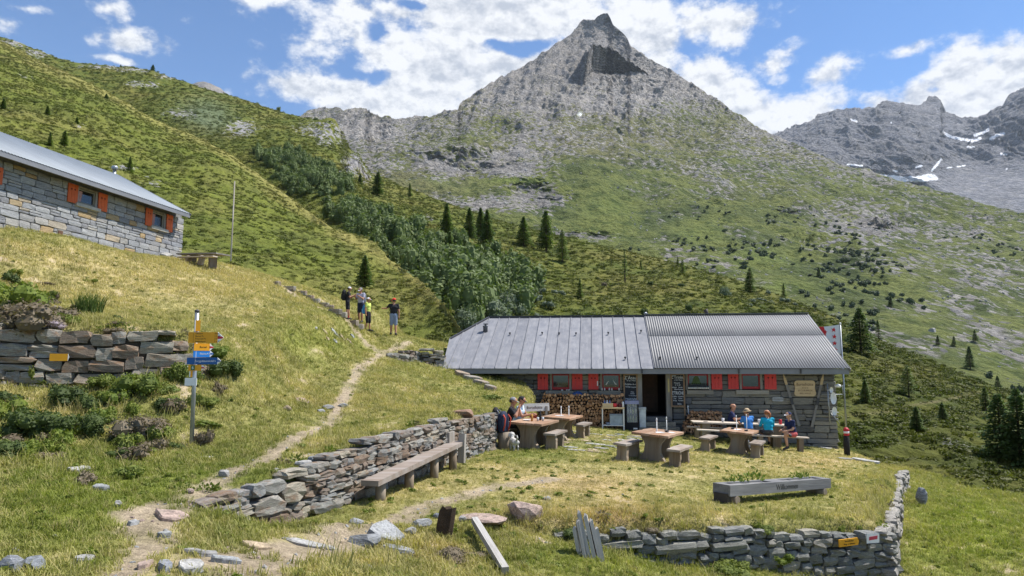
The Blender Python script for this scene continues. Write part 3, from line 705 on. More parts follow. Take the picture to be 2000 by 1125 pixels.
CLIFFS = [(1190,128,52,24,1.0),(880,322,130,16,.55),(960,340,70,10,.5),(1535,425,34,20,.7),(1720,445,40,18,.5),(1400,410,40,14,.35),(1230,185,100,22,.35),(975,232,22,12,.5),(1020,265,26,12,.35),(1055,375,30,14,.5),(1150,462,60,10,.6),(1410,498,70,14,.3),(1000,382,30,10,.35),(1585,480,40,14,.4),(1080,400,60,16,.4)]
def peak_yoff(px, py, t, Y, yof):
    """dark rock wall under the summit block: upright and slightly overhanging instead of sloping"""
    top = np.interp(px, [1138,1146,1160,1190,1205,1225,1255,1268], [172,112,107,104,108,128,150,156])
    botm = np.interp(px, [1138,1160,1200,1268], [176,160,154,157])
    ins = (px > 1138) & (px < 1268) & (py > top) & (py < botm)
    return np.where(ins, (yof(botm)-Y)-18*(botm-py)/50.0, 0)
def peak_disp(X, Y, px, py, t):
    hi = sstep(330, 180, py)
    k = np.minimum(1, Y/900.0)
    a = 20*fbm(X*0.005, Y*0.005, 3)*np.minimum(1, (1-t)/.15)+(8+6*hi)*ridged(X*0.012, Y*0.010, 4, .5)+(2.2+1.2*hi)*ridged(X*0.06+5, Y*0.05, 3, .5)
    cl = blobsum(px, py, CLIFFS[1:])
    Zr = EYE+Y*0.3+a
    st = 30.0; saw = ((py/7.0+1.2*fbm(px*0.02, py*0.06, 3)) % 1.0)
    dy = cl*38*(saw-0.5)+hi*10*(((py/5.0+fbm(px*0.03, py*0.05, 2)) % 1.0)-.5)
    dy = dy+45*hi*fbm((px+0.35*py)*0.022, py*0.005+px*0.004, 3)
    return a*k, dy*k
def peak_col(X, Y, px, py, Z):
    n1 = fbm(X*0.004, Y*0.004, 4); n2 = fbm(X*0.018, Y*0.018, 4); n3 = fbm(px*0.012-py*0.02, py*0.02+px*.004, 4)
    hgt = np.interp(py, [90, 170, 230, 330, 430, 560, 700], [1.15, .82, .53, .38, .30, .27, .25])
    rk = hgt+.28*n2+.25*n1
    rk += blobsum(px, py, [(1040,255,60,60,.25),(1010,330,60,50,.25),(900,325,150,22,.5),(720,250,90,26,.55),(830,300,90,20,.3),(960,400,90,16,.4),(1060,385,60,20,.4),(1140,462,80,8,.6),(1560,260,100,20,.3),
                            (1700,440,70,24,.35),(1840,590,60,26,.32),(1930,650,60,26,.4),(1990,700,40,20,.35),(1760,520,60,22,.25),(1640,430,80,40,.22),(1900,455,50,10,.35),(1740,330,120,24,.25),(1930,540,70,20,.3),(1500,330,120,60,.12),(1230,190,110,30,.3),(1320,490,30,26,.3),(1430,510,60,18,.35),(1350,500,40,10,.3),
                            (1000,352,60,6,-.9),(930,372,80,8,-.4),(790,330,40,30,-.4),(860,365,110,10,-.35),(1180,400,70,70,-.38),(1130,330,60,30,-.25),(1300,450,90,40,-.22),(1480,500,90,30,-.3),(1560,330,60,30,-.12),(1700,560,120,40,-.25),(1600,540,80,30,-.25),(1900,720,90,30,-.25),(1480,400,120,30,-.18),(1400,250,60,40,-.12),(1790,640,60,20,-.2),(1780,480,40,12,-.2),(2000,600,40,20,-.2),(1360,440,40,30,-.2),(900,290,120,40,-.18),(1150,270,120,40,-.15),(1320,290,130,50,-.2),(1500,400,160,60,-.12),(820,350,90,16,-.3)])
    rk = np.where(py < 0, 1, rk)
    g = lerp(V3(.125, .142, .038), V3(.060, .080, .024), np.clip(.4+1.3*n2, 0, 1))
    g = lerp(g, V3(.150, .135, .070), np.clip(.25+.9*n1-(py-300)/400, 0, .8))
    g = lerp(g, V3(.145, .185, .040), np.clip(blobsum(px, py, [(1000,352,60,7,1.0),(760,320,26,12,.5),(860,350,26,14,.5),(1190,420,50,50,.5),(1480,505,80,24,.55),(1370,455,50,24,.45),(1960,700,60,26,.4),(1520,560,80,14,.6),(1350,530,60,12,.4),(1690,370,20,7,.4)])*(.8+.8*n2), 0, 1))
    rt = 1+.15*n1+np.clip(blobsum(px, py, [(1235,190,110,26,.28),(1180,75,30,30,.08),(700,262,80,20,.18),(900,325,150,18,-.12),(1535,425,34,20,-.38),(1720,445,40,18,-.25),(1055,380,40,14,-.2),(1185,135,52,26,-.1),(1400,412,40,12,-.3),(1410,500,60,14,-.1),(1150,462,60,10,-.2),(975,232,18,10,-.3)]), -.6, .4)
    snow = np.clip(blobsum(px, py, [(1132,223,5,3.0,1.5),(1815,347,40,8,0.0)]), 0, 1)
    g = lerp(g, V3(.8, .82, .85), sstep(.5, .7, snow)); rk = np.where(snow > .55, -1, rk)
    scrub = np.clip(blobsum(px, py, [(1620,515,40,16,1),(1700,520,40,22,1),(1660,490,30,12,.7),(1620,570,60,14,1),(1730,550,50,16,.8),(1420,500,70,18,.9),(1400,475,60,12,.5),(1560,490,60,16,.6),(1780,590,30,14,.5),(1480,600,50,10,.7),(1250,490,60,8,.7),(1690,630,30,14,.5),(1900,470,60,14,.35),(1970,490,40,20,.4),(1640,600,40,14,.6),(1950,770,60,20,.6),(1840,740,40,12,.6),(1500,440,80,20,.25),(1370,420,60,20,.2),(1650,460,40,20,.4)])*(.6+1.0*n2), 0, 1)
    bd = np.clip(rk*.8+.18, 0, 1)*np.clip(.6+1.4*n2, .15, 1.5)*np.interp(py, [40, 200, 330, 700], [.15, .5, 1.0, 1.0])*np.where((px < 560) | (px > 2060), 0, 1)*np.interp(Y, [300, 700, 1400, 2100], [4.5, 2.4, 1.1, .5])
    size = np.interp(Y, [200, 500, 1000, 2100], [.38, .7, 1.15, 2.0])
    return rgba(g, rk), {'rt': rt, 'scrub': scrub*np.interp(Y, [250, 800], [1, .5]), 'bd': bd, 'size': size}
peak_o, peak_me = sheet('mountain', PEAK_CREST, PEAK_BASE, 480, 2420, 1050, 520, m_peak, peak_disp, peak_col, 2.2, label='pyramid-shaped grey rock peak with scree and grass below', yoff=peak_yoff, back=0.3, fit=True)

_reg('peak', peak_me)
# ---- far range on the right with snow fields
FAR_CREST = [(1380,300,4600),(1480,280,4600),(1540,264,4600),(1560,258,4600),(1578,252,4600),(1590,246,4600),(1603,233,4600),(1616,226,4600),(1640,223,4600),(1665,219,4600),(1690,216,4600),(1712,212,4600),(1725,206,4600),(1738,200,4600),(1752,199,4600),(1765,203,4600),(1778,206,4600),(1790,206,4600),(1803,205,4600),(1815,202,4600),(1828,201,4600),(1838,208,4600),(1848,222,4600),(1858,230,4600),(1872,236,4600),(1888,238,4550),(1903,236,4500),(1920,229,4450),(1940,221,4400),(1952,212,4350),(1962,203,4300),(1975,188,4250),(1988,177,4200),(2000,171,4200),(2060,135,4200),(2200,150,4200),(2500,200,4200)]
FAR_BASE = [(1380,340,2600),(1560,325,2600),(1640,345,2600),(1760,382,2500),(1880,412,2400),(2000,445,2300),(2500,560,2000)]
m_far = terrain_mat('far_rock', 16.0, 8.0, ((0.095, 0.10, 0.115), (0.22, 0.222, 0.235)), green_var=0.06, bump=1.0, bdist=8.0)
SNOW = [([(1843,259),(1858,268),(1880,272),(1900,275),(1915,270)], 3.0), ([(1905,264),(1920,259),(1930,253)], 3.2), ([(1935,272),(1945,265),(1960,261)], 3.0), ([(1820,333),(1830,322),(1838,311)], 2.6),
        ([(1720,345),(1750,349),(1780,350),(1800,350),(1822,346)], 6.0), ([(1800,347),(1818,343),(1828,348)], 5.0), ([(1655,321),(1685,324)], 1.7),([(1745,333),(1752,335)], 1.8), ([(1790,326),(1800,324)], 2.4),([(1663,234),(1673,237)], 2.2),
        ([(1890,287),(1902,287)], 1.7), ([(1955,301),(1966,301)], 1.8), ([(1870,326),(1885,323)], 1.3), ([(1740,239),(1741,240)], 1.6), ([(1850,328),(1858,327)], 1.4), ([(1985,263),(1992,261)], 1.5), ([(1965,330),(1967,330)], 1.4)]
def far_disp(X, Y, px, py, t):
    lo = sstep(300, 350, py)*sstep(1780, 1900, px)
    a = (50*fbm(X*0.0016, Y*0.0016, 3)+30*ridged(X*0.004, Y*0.0035, 4, .5)+8*ridged(X*0.02, Y*0.018, 3, .5))*(1-.85*lo)
    dy = (1-lo)*60*(((py/13.0-px/60.0+1.4*fbm(px*0.012, py*0.03, 3)) % 1.0)-.5)
    return a, dy
def far_col(X, Y, px, py, Z):
    n1 = fbm(X*0.002, Y*0.002, 4); s = np.zeros_like(X)
    wob = 2.0*fbm(px*.15, py*.15, 3)
    for pl, w in SNOW: s = np.maximum(s, sstep(w*1.05, w*.75, seg_dist(px.ravel(), py.ravel(), pl, False).reshape(px.shape)+wob*w*.22))
    g = V3(.20, .19, .19)+0*X[..., None]; g = lerp(g, V3(.86, .87, .9), s)
    rk = np.where(s > .4, -1.0, 1.3)
    rt = 1+.25*n1+.25*sstep(300, 360, py)*sstep(1760, 1880, px)
    return rgba(g, rk), {'rt': rt}
far_o, far_me = sheet('mountain', FAR_CREST, FAR_BASE, 1380, 2440, 620, 300, m_far, far_disp, far_col, 4, label='distant bluish rock range with snow fields', back=.3, smooth=50)
# small summit showing over the left skyline
far2_o, _ = sheet('mountain', [(300,200,1500),(360,172,1500),(385,160,1500),(398,159,1500),(412,163,1500),(428,171,1500),(440,182,1500),(520,230,1500)], [(300,240,1100),(520,260,1100)], 300, 520, 60, 30, m_peak, lambda X, Y, px, py, t: (3*ridged(X*.02, Y*.02, 3), 0*X), lambda X, Y, px, py, Z: (rgba(V3(.2, .2, .2)+0*X[..., None], 1.3+0*X), {'rt': 1+0*X}), 1, label='rocky grey summit just showing over the left skyline', back=.3)
# valley floor that closes the view far below and beyond
mb = MB(); mb.add([(-9000, 60, -60), (9000, 60, -60), (9000, 9000, -60), (-9000, 9000, -60)], [(0, 1, 2, 3)])
tag(mb.build('valley', plain('valley_grass', (.08, .10, .03), .95, scale=.02)), 'green valley floor far below', None, None, 'structure')
# ================================================================== BUILDINGS AND WALLS
def stone_meshes(mat, n, seed, corner=0.87, jit=0.085):
    out = []
    for k in range(n):
        rnd = random.Random(seed*100+k); bm = bmesh.new(); bmesh.ops.create_cube(bm, size=1.0)
        bmesh.ops.subdivide_edges(bm, edges=bm.edges[:], cuts=1, use_grid_fill=True)
        for v in bm.verts:
            a = sum(abs(c) > 0.4 for c in v.co)
            f = {3: corner, 2: 0.5+corner*0.5+0.02, 1: 1.04, 0: 1}[a]
            v.co = Vector((v.co.x*f+rnd.uniform(-jit, jit), v.co.y*f+rnd.uniform(-jit, jit), v.co.z*f+rnd.uniform(-jit, jit)))
        me = bpy.data.meshes.new('stone'); bm.to_mesh(me); bm.free(); me.materials.append(mat); out.append(me)
    return out
M_ST_HUT = stone_mat('hut_stone', [(0, (.095,.092,.09)), (.3, (.19,.175,.15)), (.6, (.255,.235,.19)), (.8, (.115,.115,.12)), (.92, (.21,.20,.18)), (1, (.34,.30,.235))], lich=.3)
M_ST_UP = stone_mat('upper_hut_stone', [(0, (.24,.25,.27)), (.3, (.34,.345,.35)), (.62, (.20,.205,.225)), (.86, (.36,.345,.32)), (.93, (.40,.30,.17)), (1, (.36,.25,.13))], lich=.15)
M_ST_DRY = stone_mat('drystone', [(0, (.125,.125,.125)), (.3, (.255,.25,.225)), (.55, (.165,.115,.08)), (.8, (.215,.22,.22)), (1, (.31,.275,.21))], lichen=(.36,.37,.27), lich=.4, rust=(.20,.115,.06))
M_ST_FRONT = stone_mat('terrace_stone', [(0, (.12,.125,.125)), (.4, (.225,.22,.195)), (.7, (.165,.17,.17)), (1, (.27,.25,.21))], lichen=(.34,.36,.26), lich=.5)
M_ST_BANK = stone_mat('bank_stone', [(0, (.20,.19,.17)), (.4, (.30,.275,.22)), (.7, (.21,.15,.105)), (1, (.33,.315,.28))], lichen=(.38,.37,.27), lich=.45, rust=(.24,.13,.06))
M_MORTAR = plain('dark_joint', (.045, .042, .038), .95)
M_EARTH = plain('joint_earth', (.05, .042, .03), .95)
ST_HUT = stone_meshes(M_ST_HUT, 10, 1, .92, .045); ST_UP = stone_meshes(M_ST_UP, 10, 2, .92, .05)
ST_DRY = stone_meshes(M_ST_DRY, 14, 3, .88, .09); ST_FRONT = stone_meshes(M_ST_FRONT, 14, 4, .87, .08); ST_BANK = stone_meshes(M_ST_BANK, 14, 5, .9, .085)
M_GREYWOOD = wood('grey_wood', (.17,.155,.135), (.30,.275,.24), axis=0, weather=(.36,.345,.32))
M_GREYWOODZ = wood('grey_wood_upright', (.17,.15,.125), (.29,.26,.22), axis=2, weather=(.34,.32,.29))
M_SILL = wood('sill_wood', (.22,.20,.16), (.34,.31,.25), axis=0)
M_RED = plain('red_paint', (.62, .052, .045), .55, var=.12, scale=5, bump=.1, objvar=.06, dirt=(.50,.07,.06))
M_REDF = plain('red_frame_paint', (.38, .02, .022), .5, var=.1)
M_ORANGE = plain('orange_paint', (.60, .115, .025), .6, var=.15, scale=5, objvar=.1, dirt=(.48,.10,.03))
M_HEART = plain('heart_shade', (.10, .012, .012), .9, var=.1)  # dark hearts laid on the shutters, painted shade in place of real cut-outs
M_GLASS, _gn, _gb = new_mat('window_glass'); _gb.inputs['Base Color'].default_value = (.02, .022, .025, 1); _gb.inputs['Roughness'].default_value = .04; _gb.inputs['Specular IOR Level'].default_value = .8
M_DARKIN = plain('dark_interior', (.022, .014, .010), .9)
M_WHITE = plain('white_paint', (.74, .74, .72), .5, var=.08); M_CLOTH = plain('white_cloth', (.70, .68, .64), .9, var=.1)
M_BLACK = plain('black_board', (.018, .02, .026), .7, var=.2); M_CHALK = plain('chalk', (.72, .74, .76), .9, var=.15)
M_FRAME = wood('board_frame', (.22,.13,.07), (.36,.24,.14), axis=2)
M_PINE = wood('pine', (.50,.36,.20), (.62,.48,.29), axis=0, fine=18); M_LETTER = plain('burnt_letters', (.10,.055,.025), .8)
M_FASCIA = plain('fascia_metal', (.20, .205, .22), .5, var=.12, scale=2.5, metal=.2)
M_STEEL = plain('galvanised', (.36, .38, .40), .4, var=.15, metal=.6); M_DARKMETAL = plain('dark_metal', (.05, .05, .055), .5)
def zinc():
    m, n, b = new_mat('weathered_zinc'); v = obj_coord(n)
    a = n.noise(v, 1.6, 6, 0.7); c = n.noise(n.mapping(v, (7, 1.2, 1.2)), 1.0, 5, 0.65); f = n.noise(v, 22, 4, 0.6)
    col = n.mix(n.rng(a, .3, .7), (.19,.195,.215), (.285,.285,.30)); col = n.mix(n.rng(c, .5, .7, 0, .55), col, (.37,.365,.37))
    col = n.mix(n.rng(f, .60, .75, 0, .4), col, (.42,.42,.42)); r = n.new('ShaderNodeObjectInfo').outputs['Random']
    n.put(b.inputs['Base Color'], n.mix(1.0, col, n.vmath('SCALE', (1, 1, 1), n.rng(r, 0, 1, .90, 1.10)), 'MULTIPLY'))
    n.put(b.inputs['Roughness'], n.rng(a, .3, .7, .5, .68)); b.inputs['Metallic'].default_value = .25
    n.put(b.inputs['Normal'], n.bump(n.math('ADD', a, n.math('MULTIPLY', f, .2)), .25, .03)); return m
M_ZINC = zinc()
M_CORR = plain('corrugated_metal', (.150, .152, .158), .55, var=.10, scale=1.6, metal=.2, bump=.05, objvar=.06)
M_CORR2 = plain('blue_grey_roof_metal', (.150, .175, .205), .55, var=.10, scale=1.2, metal=.15, bump=.05, objvar=.04)

def text(parent, s, size, loc, mat, rot=(PI/2, 0, 0), extrude=0.001, name='lettering', align='CENTER', shear=0.0, sx=1.0):
    cu = bpy.data.curves.new(name, 'FONT'); cu.body = s; cu.size = size; cu.extrude = extrude; cu.align_x = align; cu.align_y = 'CENTER'; cu.shear = shear
    cu.resolution_u = 2; cu.materials.append(mat); o = bpy.data.objects.new(name, cu); C.objects.link(o)
    o.parent = parent; o.location = loc; o.rotation_euler = rot; o.scale = (sx, 1, 1); return o

class Frame:
    def __init__(s, x, y, ang): s.o = (x, y); s.ang = ang; s.ux = (math.cos(ang), math.sin(ang)); s.uy = (-math.sin(ang), math.cos(ang))
    def w(s, a, b, z): return Vector((s.o[0]+s.ux[0]*a+s.uy[0]*b, s.o[1]+s.ux[1]*a+s.uy[1]*b, z))
    def at(s, px, py, yl=0.0):                     # photo pixel on the upright plane y = yl  ->  (s, z)
        A, E = ray(px, py)
        # (A*Y - ox, Y - oy) . uy = yl
        Y = (yl+s.o[0]*s.uy[0]+s.o[1]*s.uy[1])/(A*s.uy[0]+s.uy[1]); X = A*Y
        return (X-s.o[0])*s.ux[0]+(Y-s.o[1])*s.ux[1], EYE+E*Y
    def slope(s, px, py, y0, z0, p):               # photo pixel on the plane z = z0 + p*(y - y0) -> (s, y)
        A, E = ray(px, py); c = s.o[0]*s.uy[0]+s.o[1]*s.uy[1]; k = A*s.uy[0]+s.uy[1]
        # EYE + E*Y = z0 + p*(k*Y - c - y0)
        Y = (z0-p*(c+y0)-EYE)/(E-p*k); X = A*Y
        return (X-s.o[0])*s.ux[0]+(Y-s.o[1])*s.ux[1], k*Y-c

def course_wall(parent, s0, s1, zb, zt, yface, meshes, hr, lr, depth, gap, seed, holes=(), proud=0.025, name='stone', maxn=290):
    rnd = random.Random(seed); z = zb; cnt = 0
    while z < zt-0.05:
        h = min(rnd.uniform(*hr), zt-z)
        if zt-z-h < 0.07: h = zt-z
        blocked = sorted([(a, b) for a, b, c, d in holes if c < z+h*0.6 and d > z+h*0.4])
        spans = []; x = s0
        for a, b in blocked:
            if a > x: spans.append((x, a))
            x = max(x, b)
        if x < s1: spans.append((x, s1))
        for a, b in spans:
            x = a
            while x < b-0.02:
                l = rnd.uniform(*lr)*(1.25 if h > hr[1]*0.8 else 1)
                if b-x-l < lr[0]*0.6: l = b-x
                if h > 0.19 and rnd.random() < 0.22: parts = [(z, h*0.5), (z+h*0.5, h*0.5)]
                else: parts = [(z, h)]
                for zz, hh in parts:
                    if cnt < maxn:
                        pr = rnd.uniform(0, proud)
                        o = link(name, rnd.choice(meshes), parent, (x+l/2, yface+depth/2-pr, zz+hh/2), (rnd.uniform(-.02, .02), rnd.uniform(-.012, .012)+rnd.choice((0, PI)), rnd.uniform(-.02, .02)),
                                 (max(l-gap, .04)*1.02, depth, max(hh-gap, .03)*1.03)); cnt += 1
                x += l
        z += h
    return cnt
def heart(x, z, r, y, n=14):
    pts = []
    for k in range(n):
        t = 2*PI*k/n; pts.append((x+r*16*math.sin(t)**3/17, z+r*(13*math.cos(t)-5*math.cos(2*t)-2*math.cos(3*t)-math.cos(4*t))/17))
    return pts
def shutter(parent, x0, x1, z0, z1, y, mat, name='shutter', rot=0.0, hearts=True):
    b = MB(); w = x1-x0; h = z1-z0
    for k in range(3): b.box((-w/2+w*(k+.5)/3, 0, 0), (w/3-.006, .032, h))
    b.box((0, -.022, h*.30), (w*.86, .012, .05)).box((0, -.022, -h*.30), (w*.86, .012, .05)) if not hearts else None
    b.box((-w/2+.04, -.02, h*.34), (.08, .01, .03), mi=0).box((-w/2+.04, -.02, -h*.34), (.08, .01, .03), mi=0)
    s = b.build(name, mat, parent, ((x0+x1)/2, y, (z0+z1)/2), (0, 0, rot))
    for q in (-.17, .17):
        hb = MB(); hb.prism(heart(q*w, h*.22, w*.095, 0), -.019, -.0165); hb.build('heart', M_HEART, s)
    hb = MB(); hb.box((0, -.0185, .02), (w*.30, .006, .012)); hb.build('batten', mat, s)
    return s
def window(parent, x0, x1, z0, z1, y, frame_mat, post=.09, inner=.05):
    """timber surround, painted sash and pane; y is the outer face"""
    w = x1-x0; h = z1-z0; cx = (x0+x1)/2; cz = (z0+z1)/2
    b = MB(); b.box((x0-post/2, y+.06, cz), (post, .14, h+.04)).box((x1+post/2, y+.06, cz), (post, .14, h+.04)).box((cx, y+.06, z1+.05), (w+2*post, .135, .06))
    wn = b.build('window', M_GREYWOODZ, parent)
    f = MB(); f.box((x0+inner/2, y+.075, cz), (inner, .05, h)).box((x1-inner/2, y+.075, cz), (inner, .05, h)).box((cx, y+.075, z1-inner/2), (w-2*inner, .05, inner)).box((cx, y+.075, z0+inner), (w-2*inner, .05, inner*2))
    f.build('frame', frame_mat, wn)
    g = MB(); g.box((cx, y+.095, cz+inner*.5), (w-2*inner, .008, h-3*inner)); g.build('pane', M_GLASS, wn)
    return wn

# ---------------------------------------------------------------- main hut
HF = Frame(*P(1275, 800, 28.5)[:2], -math.atan2(.122, .9925)); HP = .5; EY, EZ = -.75, 2.64
hut = empty('mountain_hut', (*HF.o, 0), HF.ang, 'low grey stone mountain hut with red shutters and a metal roof', 'hut')
eR = HF.slope(1648, 718, EY, EZ, HP); rR = HF.slope(1585, 612, EY, EZ, HP); rL = HF.slope(955, 622, EY, EZ, HP); mL = HF.slope(879, 662, EY, EZ, HP); eL = HF.slope(864, 722, EY, EZ, HP)
RY = (rR[1]+rL[1])/2; sR = (eR[0]+rR[0])/2; sS = (HF.slope(1275, 721, EY, EZ, HP)[0]+HF.slope(1262, 617, EY, EZ, HP)[0])/2
sW = HF.at(1635, 800)[0]; WTOP = 2.56
dx0, _ = HF.at(1254, 770, .05); dx1, _ = HF.at(1300, 770, .05); _, dz0 = HF.at(1275, 812, .05)
def hz(y): return EZ+HP*(y-EY)
# openings (s0, s1, z0, z1)
WIN = [(1078, 1112, 731, 761), (1176, 1211, 731, 761), (1343, 1384, 731, 761), (1448, 1485, 731, 760)]
wr = []
for a, b_, c, d in WIN:
    x0, z1 = HF.at(a, c); x1, z0 = HF.at(b_, d); wr.append((x0, x1, z0, z1))
sills = [(1066, 1120, 763, 772), (1165, 1213, 763, 771), (1341, 1393, 762, 770), (1437, 1501, 762, 770)]
holes = [(a-.09, b_+.09, c-.02, d+.1) for a, b_, c, d in wr]+[(dx0-.28, dx1+.28, dz0-1.0, 3)]
b = MB()
b.box(((-9.2+dx0-.2)/2, .32, .85), (dx0-.2+9.2, .42, 3.7)).box(((sW-.03+dx1+.2)/2, .32, .75), (sW-.03-dx1-.2, .42, 3.9)).box(((dx0+dx1)/2, .32, 2.62), (dx1-dx0+.42, .42, .30))
b.box((sW-.24, 5.1, .6), (.42, 9.2, 4.2)); b.box((-9.0, 5.1, 1.2), (.4, 9.2, 3.0)); b.box(((sW-9.2)/2, 9.9, .9), (sW+9.0, .4, 3.6))
b.add([(sW-.45, EY+.9, 2.55), (sW-.03, EY+.9, 2.55), (sW-.45, RY, hz(RY)-.12), (sW-.03, RY, hz(RY)-.12), (sW-.45, 2*RY-EY-.9, 2.55), (sW-.03, 2*RY-EY-.9, 2.55)], [(0, 1, 3, 2), (2, 3, 5, 4), (0, 2, 4), (1, 5, 3), (0, 4, 5, 1)])
b.build('wall', M_MORTAR, hut)
ns = course_wall(hut, -6.3, sW, -.55, WTOP, 0.0, ST_HUT, (.15, .29), (.45, 1.15), .16, .022, 11, holes, .03)
# dark room behind the door
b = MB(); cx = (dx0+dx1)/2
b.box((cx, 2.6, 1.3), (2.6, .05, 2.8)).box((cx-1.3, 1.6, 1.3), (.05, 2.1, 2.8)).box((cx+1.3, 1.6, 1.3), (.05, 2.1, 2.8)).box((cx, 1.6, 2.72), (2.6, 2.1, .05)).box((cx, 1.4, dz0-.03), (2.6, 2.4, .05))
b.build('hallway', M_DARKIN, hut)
b = MB(); b.box((cx-.05, 1.9, dz0+1.0), (.74, .05, 1.95)); dr = b.build('inner_door', plain('inner_door_wood', (.10,.045,.02), .6), hut)
b = MB(); b.box((cx-.05, 1.86, dz0+1.45), (.44, .03, .70)).box((cx-.05, 1.86, dz0+.5), (.44, .03, .6)); b.build('panel', plain('door_panel_wood', (.13,.055,.025), .6), dr)
b = MB(); b.box((dx0-.10, .03, (dz0-.45+2.5)/2), (.19, .3, 2.5-dz0+.45)); b.build('door_post', M_GREYWOODZ, hut)
b = MB(); b.box((dx1+.12, .03, (dz0-.5+2.5)/2), (.22, .3, 2.5-dz0+.5)); b.build('door_post', M_GREYWOODZ, hut)
for k in range(3):
    b = MB(); b.box((cx+.05, -.05-.28*k, dz0-.11-.19*k), (dx1-dx0+.28+.25*k, .42, .17)); b.build('door_step', ST_HUT[0].materials[0], hut)
b = MB(); b.box((dx1+.11, -.145, dz0+1.25), (.07, .03, .55)); b.build('thermometer', plain('aged_brass', (.45,.36,.16), .5), hut)
for i, (x0, x1, z0, z1) in enumerate(wr):
    wn = window(hut, x0, x1, z0, z1, -.02, M_REDF)
    sx0, sz1 = HF.at(sills[i][0], sills[i][2]); sx1, sz0 = HF.at(sills[i][1], sills[i][3])
    b = MB(); b.box(((sx0+sx1)/2, -.02, (sz0+sz1)/2), (sx1-sx0, .20, sz1-sz0)); b.build('sill', M_SILL, hut)
    w_, h_ = x1-x0, z1-z0
    if i == 1:
        for sg in (-1, 1):
            b = MB(); c0 = (x0+x1)/2+sg*w_*.05; e0 = (x0+x1)/2+sg*w_*.36
            b.add([(c0, .072, z1-.16), (e0, .072, z1-.16), (e0, .072, z0+.2), (e0-sg*w_*.12, .068, z0+.2)], [(0, 1, 2, 3)]); b.build('curtain', M_CLOTH, wn)
    if i == 2:
        b = MB(); b.box(((x0+x1)/2, .074, z0+h_*.62), (w_-.12, .004, h_*.42)); b.build('blind', plain('straw_blind', (.42,.33,.17), .9, scale=14, var=.35), wn)
        b = MB(); c0 = (x0+x1)/2-w_*.08; b.add([(c0-.07, .066, z1-.08), (c0+.07, .066, z1-.08), (c0+.2, .066, z0+.22), (c0-.2, .066, z0+.22)], [(0, 1, 2, 3)]); b.build('curtain', plain('green_cloth', (.09,.13,.05), .9), wn)
    if i == 3:
        b = MB(); b.box(((x0+x1)/2, .0735, z0+h_*.38), (w_-.12, .003, h_*.45)); b.build('blind', plain('pale_blue_cloth', (.22,.26,.36), .8), wn)
SHUT = [(1050, 1070.5, 730, 761), (1117, 1138, 730, 761), (1149, 1169, 730, 761), (1389, 1411, 729.5, 760.5), (1421.5, 1443, 729, 760), (1492.5, 1517, 729, 760.5)]
for a, b_, c, d in SHUT:
    x0, z1 = HF.at(a, c, -.06); x1, z0 = HF.at(b_, d, -.06); shutter(hut, x0, x1, z0, z1, -.06, M_RED)
# seamed metal roof: one panel at a time
def clip(poly, a, b_, c):                       # keep a*x+b*y<=c
    out = []
    for i in range(len(poly)):
        p, q = poly[i], poly[(i+1) % len(poly)]; fp = a*p[0]+b_*p[1]-c; fq = a*q[0]+b_*q[1]-c
        if fp <= 0: out.append(p)
        if fp*fq < 0: t = fp/(fp-fq); out.append((p[0]+t*(q[0]-p[0]), p[1]+t*(q[1]-p[1])))
    return out
outline = [(eL[0], EY), (sS, EY), (sS, RY), (rL[0], RY), mL]
npan = 18; w_ = (sS-mL[0])/npan; rnd = random.Random(5)
for k in range(npan):
    x0 = mL[0]+k*w_; pl = clip(clip(outline, -1, 0, -x0), 1, 0, x0+w_-.004)
    if len(pl) < 3: continue
    dz = rnd.uniform(-.004, .004); b = MB(); n_ = len(pl)
    top = [(x, y, hz(y)+dz) for x, y in pl]; bot = [(x, y, hz(y)+dz-.03) for x, y in pl]
    b.add(top+bot, [tuple(range(n_)), tuple(reversed(range(n_, 2*n_)))]+[(i, i+n_, (i+1) % n_+n_, (i+1) % n_) for i in range(n_)])
    ys = [y for x, y in pl if abs(x-(x0+w_-.004)) < .01]
    if len(ys) >= 2:
        xs_ = x0+w_-.012; ya, yb = min(ys), max(ys)-.02
        b.add([(xs_-.014, ya, hz(ya)+.002), (xs_+.014, ya, hz(ya)+.002), (xs_+.014, yb, hz(yb)+.002), (xs_-.014, yb, hz(yb)+.002), (xs_-.01, ya, hz(ya)+.045), (xs_+.01, ya, hz(ya)+.045), (xs_+.01, yb, hz(yb)+.045), (xs_-.01, yb, hz(yb)+.045)],
              [(4, 5, 6, 7), (0, 1, 5, 4), (1, 2, 6, 5), (2, 3, 7, 6), (3, 0, 4, 7)])
    b.build('roof_panel', M_ZINC, hut)
def corr_sheet(parent, x0, x1, y0, y1, zf, mat, per=.100, amp=.012, lift=0.0, name='roof_sheet', skew=None):
    nper = max(1, round((x1-x0)/per)); ns_ = nper*6; V = []
    for j, y in enumerate((y0, y1)):
        for i in range(ns_+1):
            t = i/ns_; x = x0+(x1-x0)*t; V.append((x, y, zf(y)+lift+amp*math.sin(2*PI*nper*t)))
    Fc = [(i, i+1, ns_+1+i+1, ns_+1+i) for i in range(ns_)]
    n0 = len(V); V += [(x, y, z-.012) for x, y, z in V]
    Fc += [(n0+ns_+1+i, n0+ns_+1+i+1, n0+i+1, n0+i) for i in range(ns_)]+[(i+1, i, n0+i, n0+i+1) for i in range(ns_)]
    b = MB(); b.add(V, Fc, 0, True); return b.build(name, mat, parent)
ncs = 8; w_ = (sR-sS)/ncs; ymid = EY+(RY-EY)*.56
for k in range(ncs):
    corr_sheet(hut, sS+.01+k*w_, sS+.01+(k+1)*w_, EY-.03, ymid+.1, hz, M_CORR, lift=.035); corr_sheet(hut, sS+.01+k*w_, sS+.01+(k+1)*w_, ymid, RY, hz, M_CORR, lift=.050)
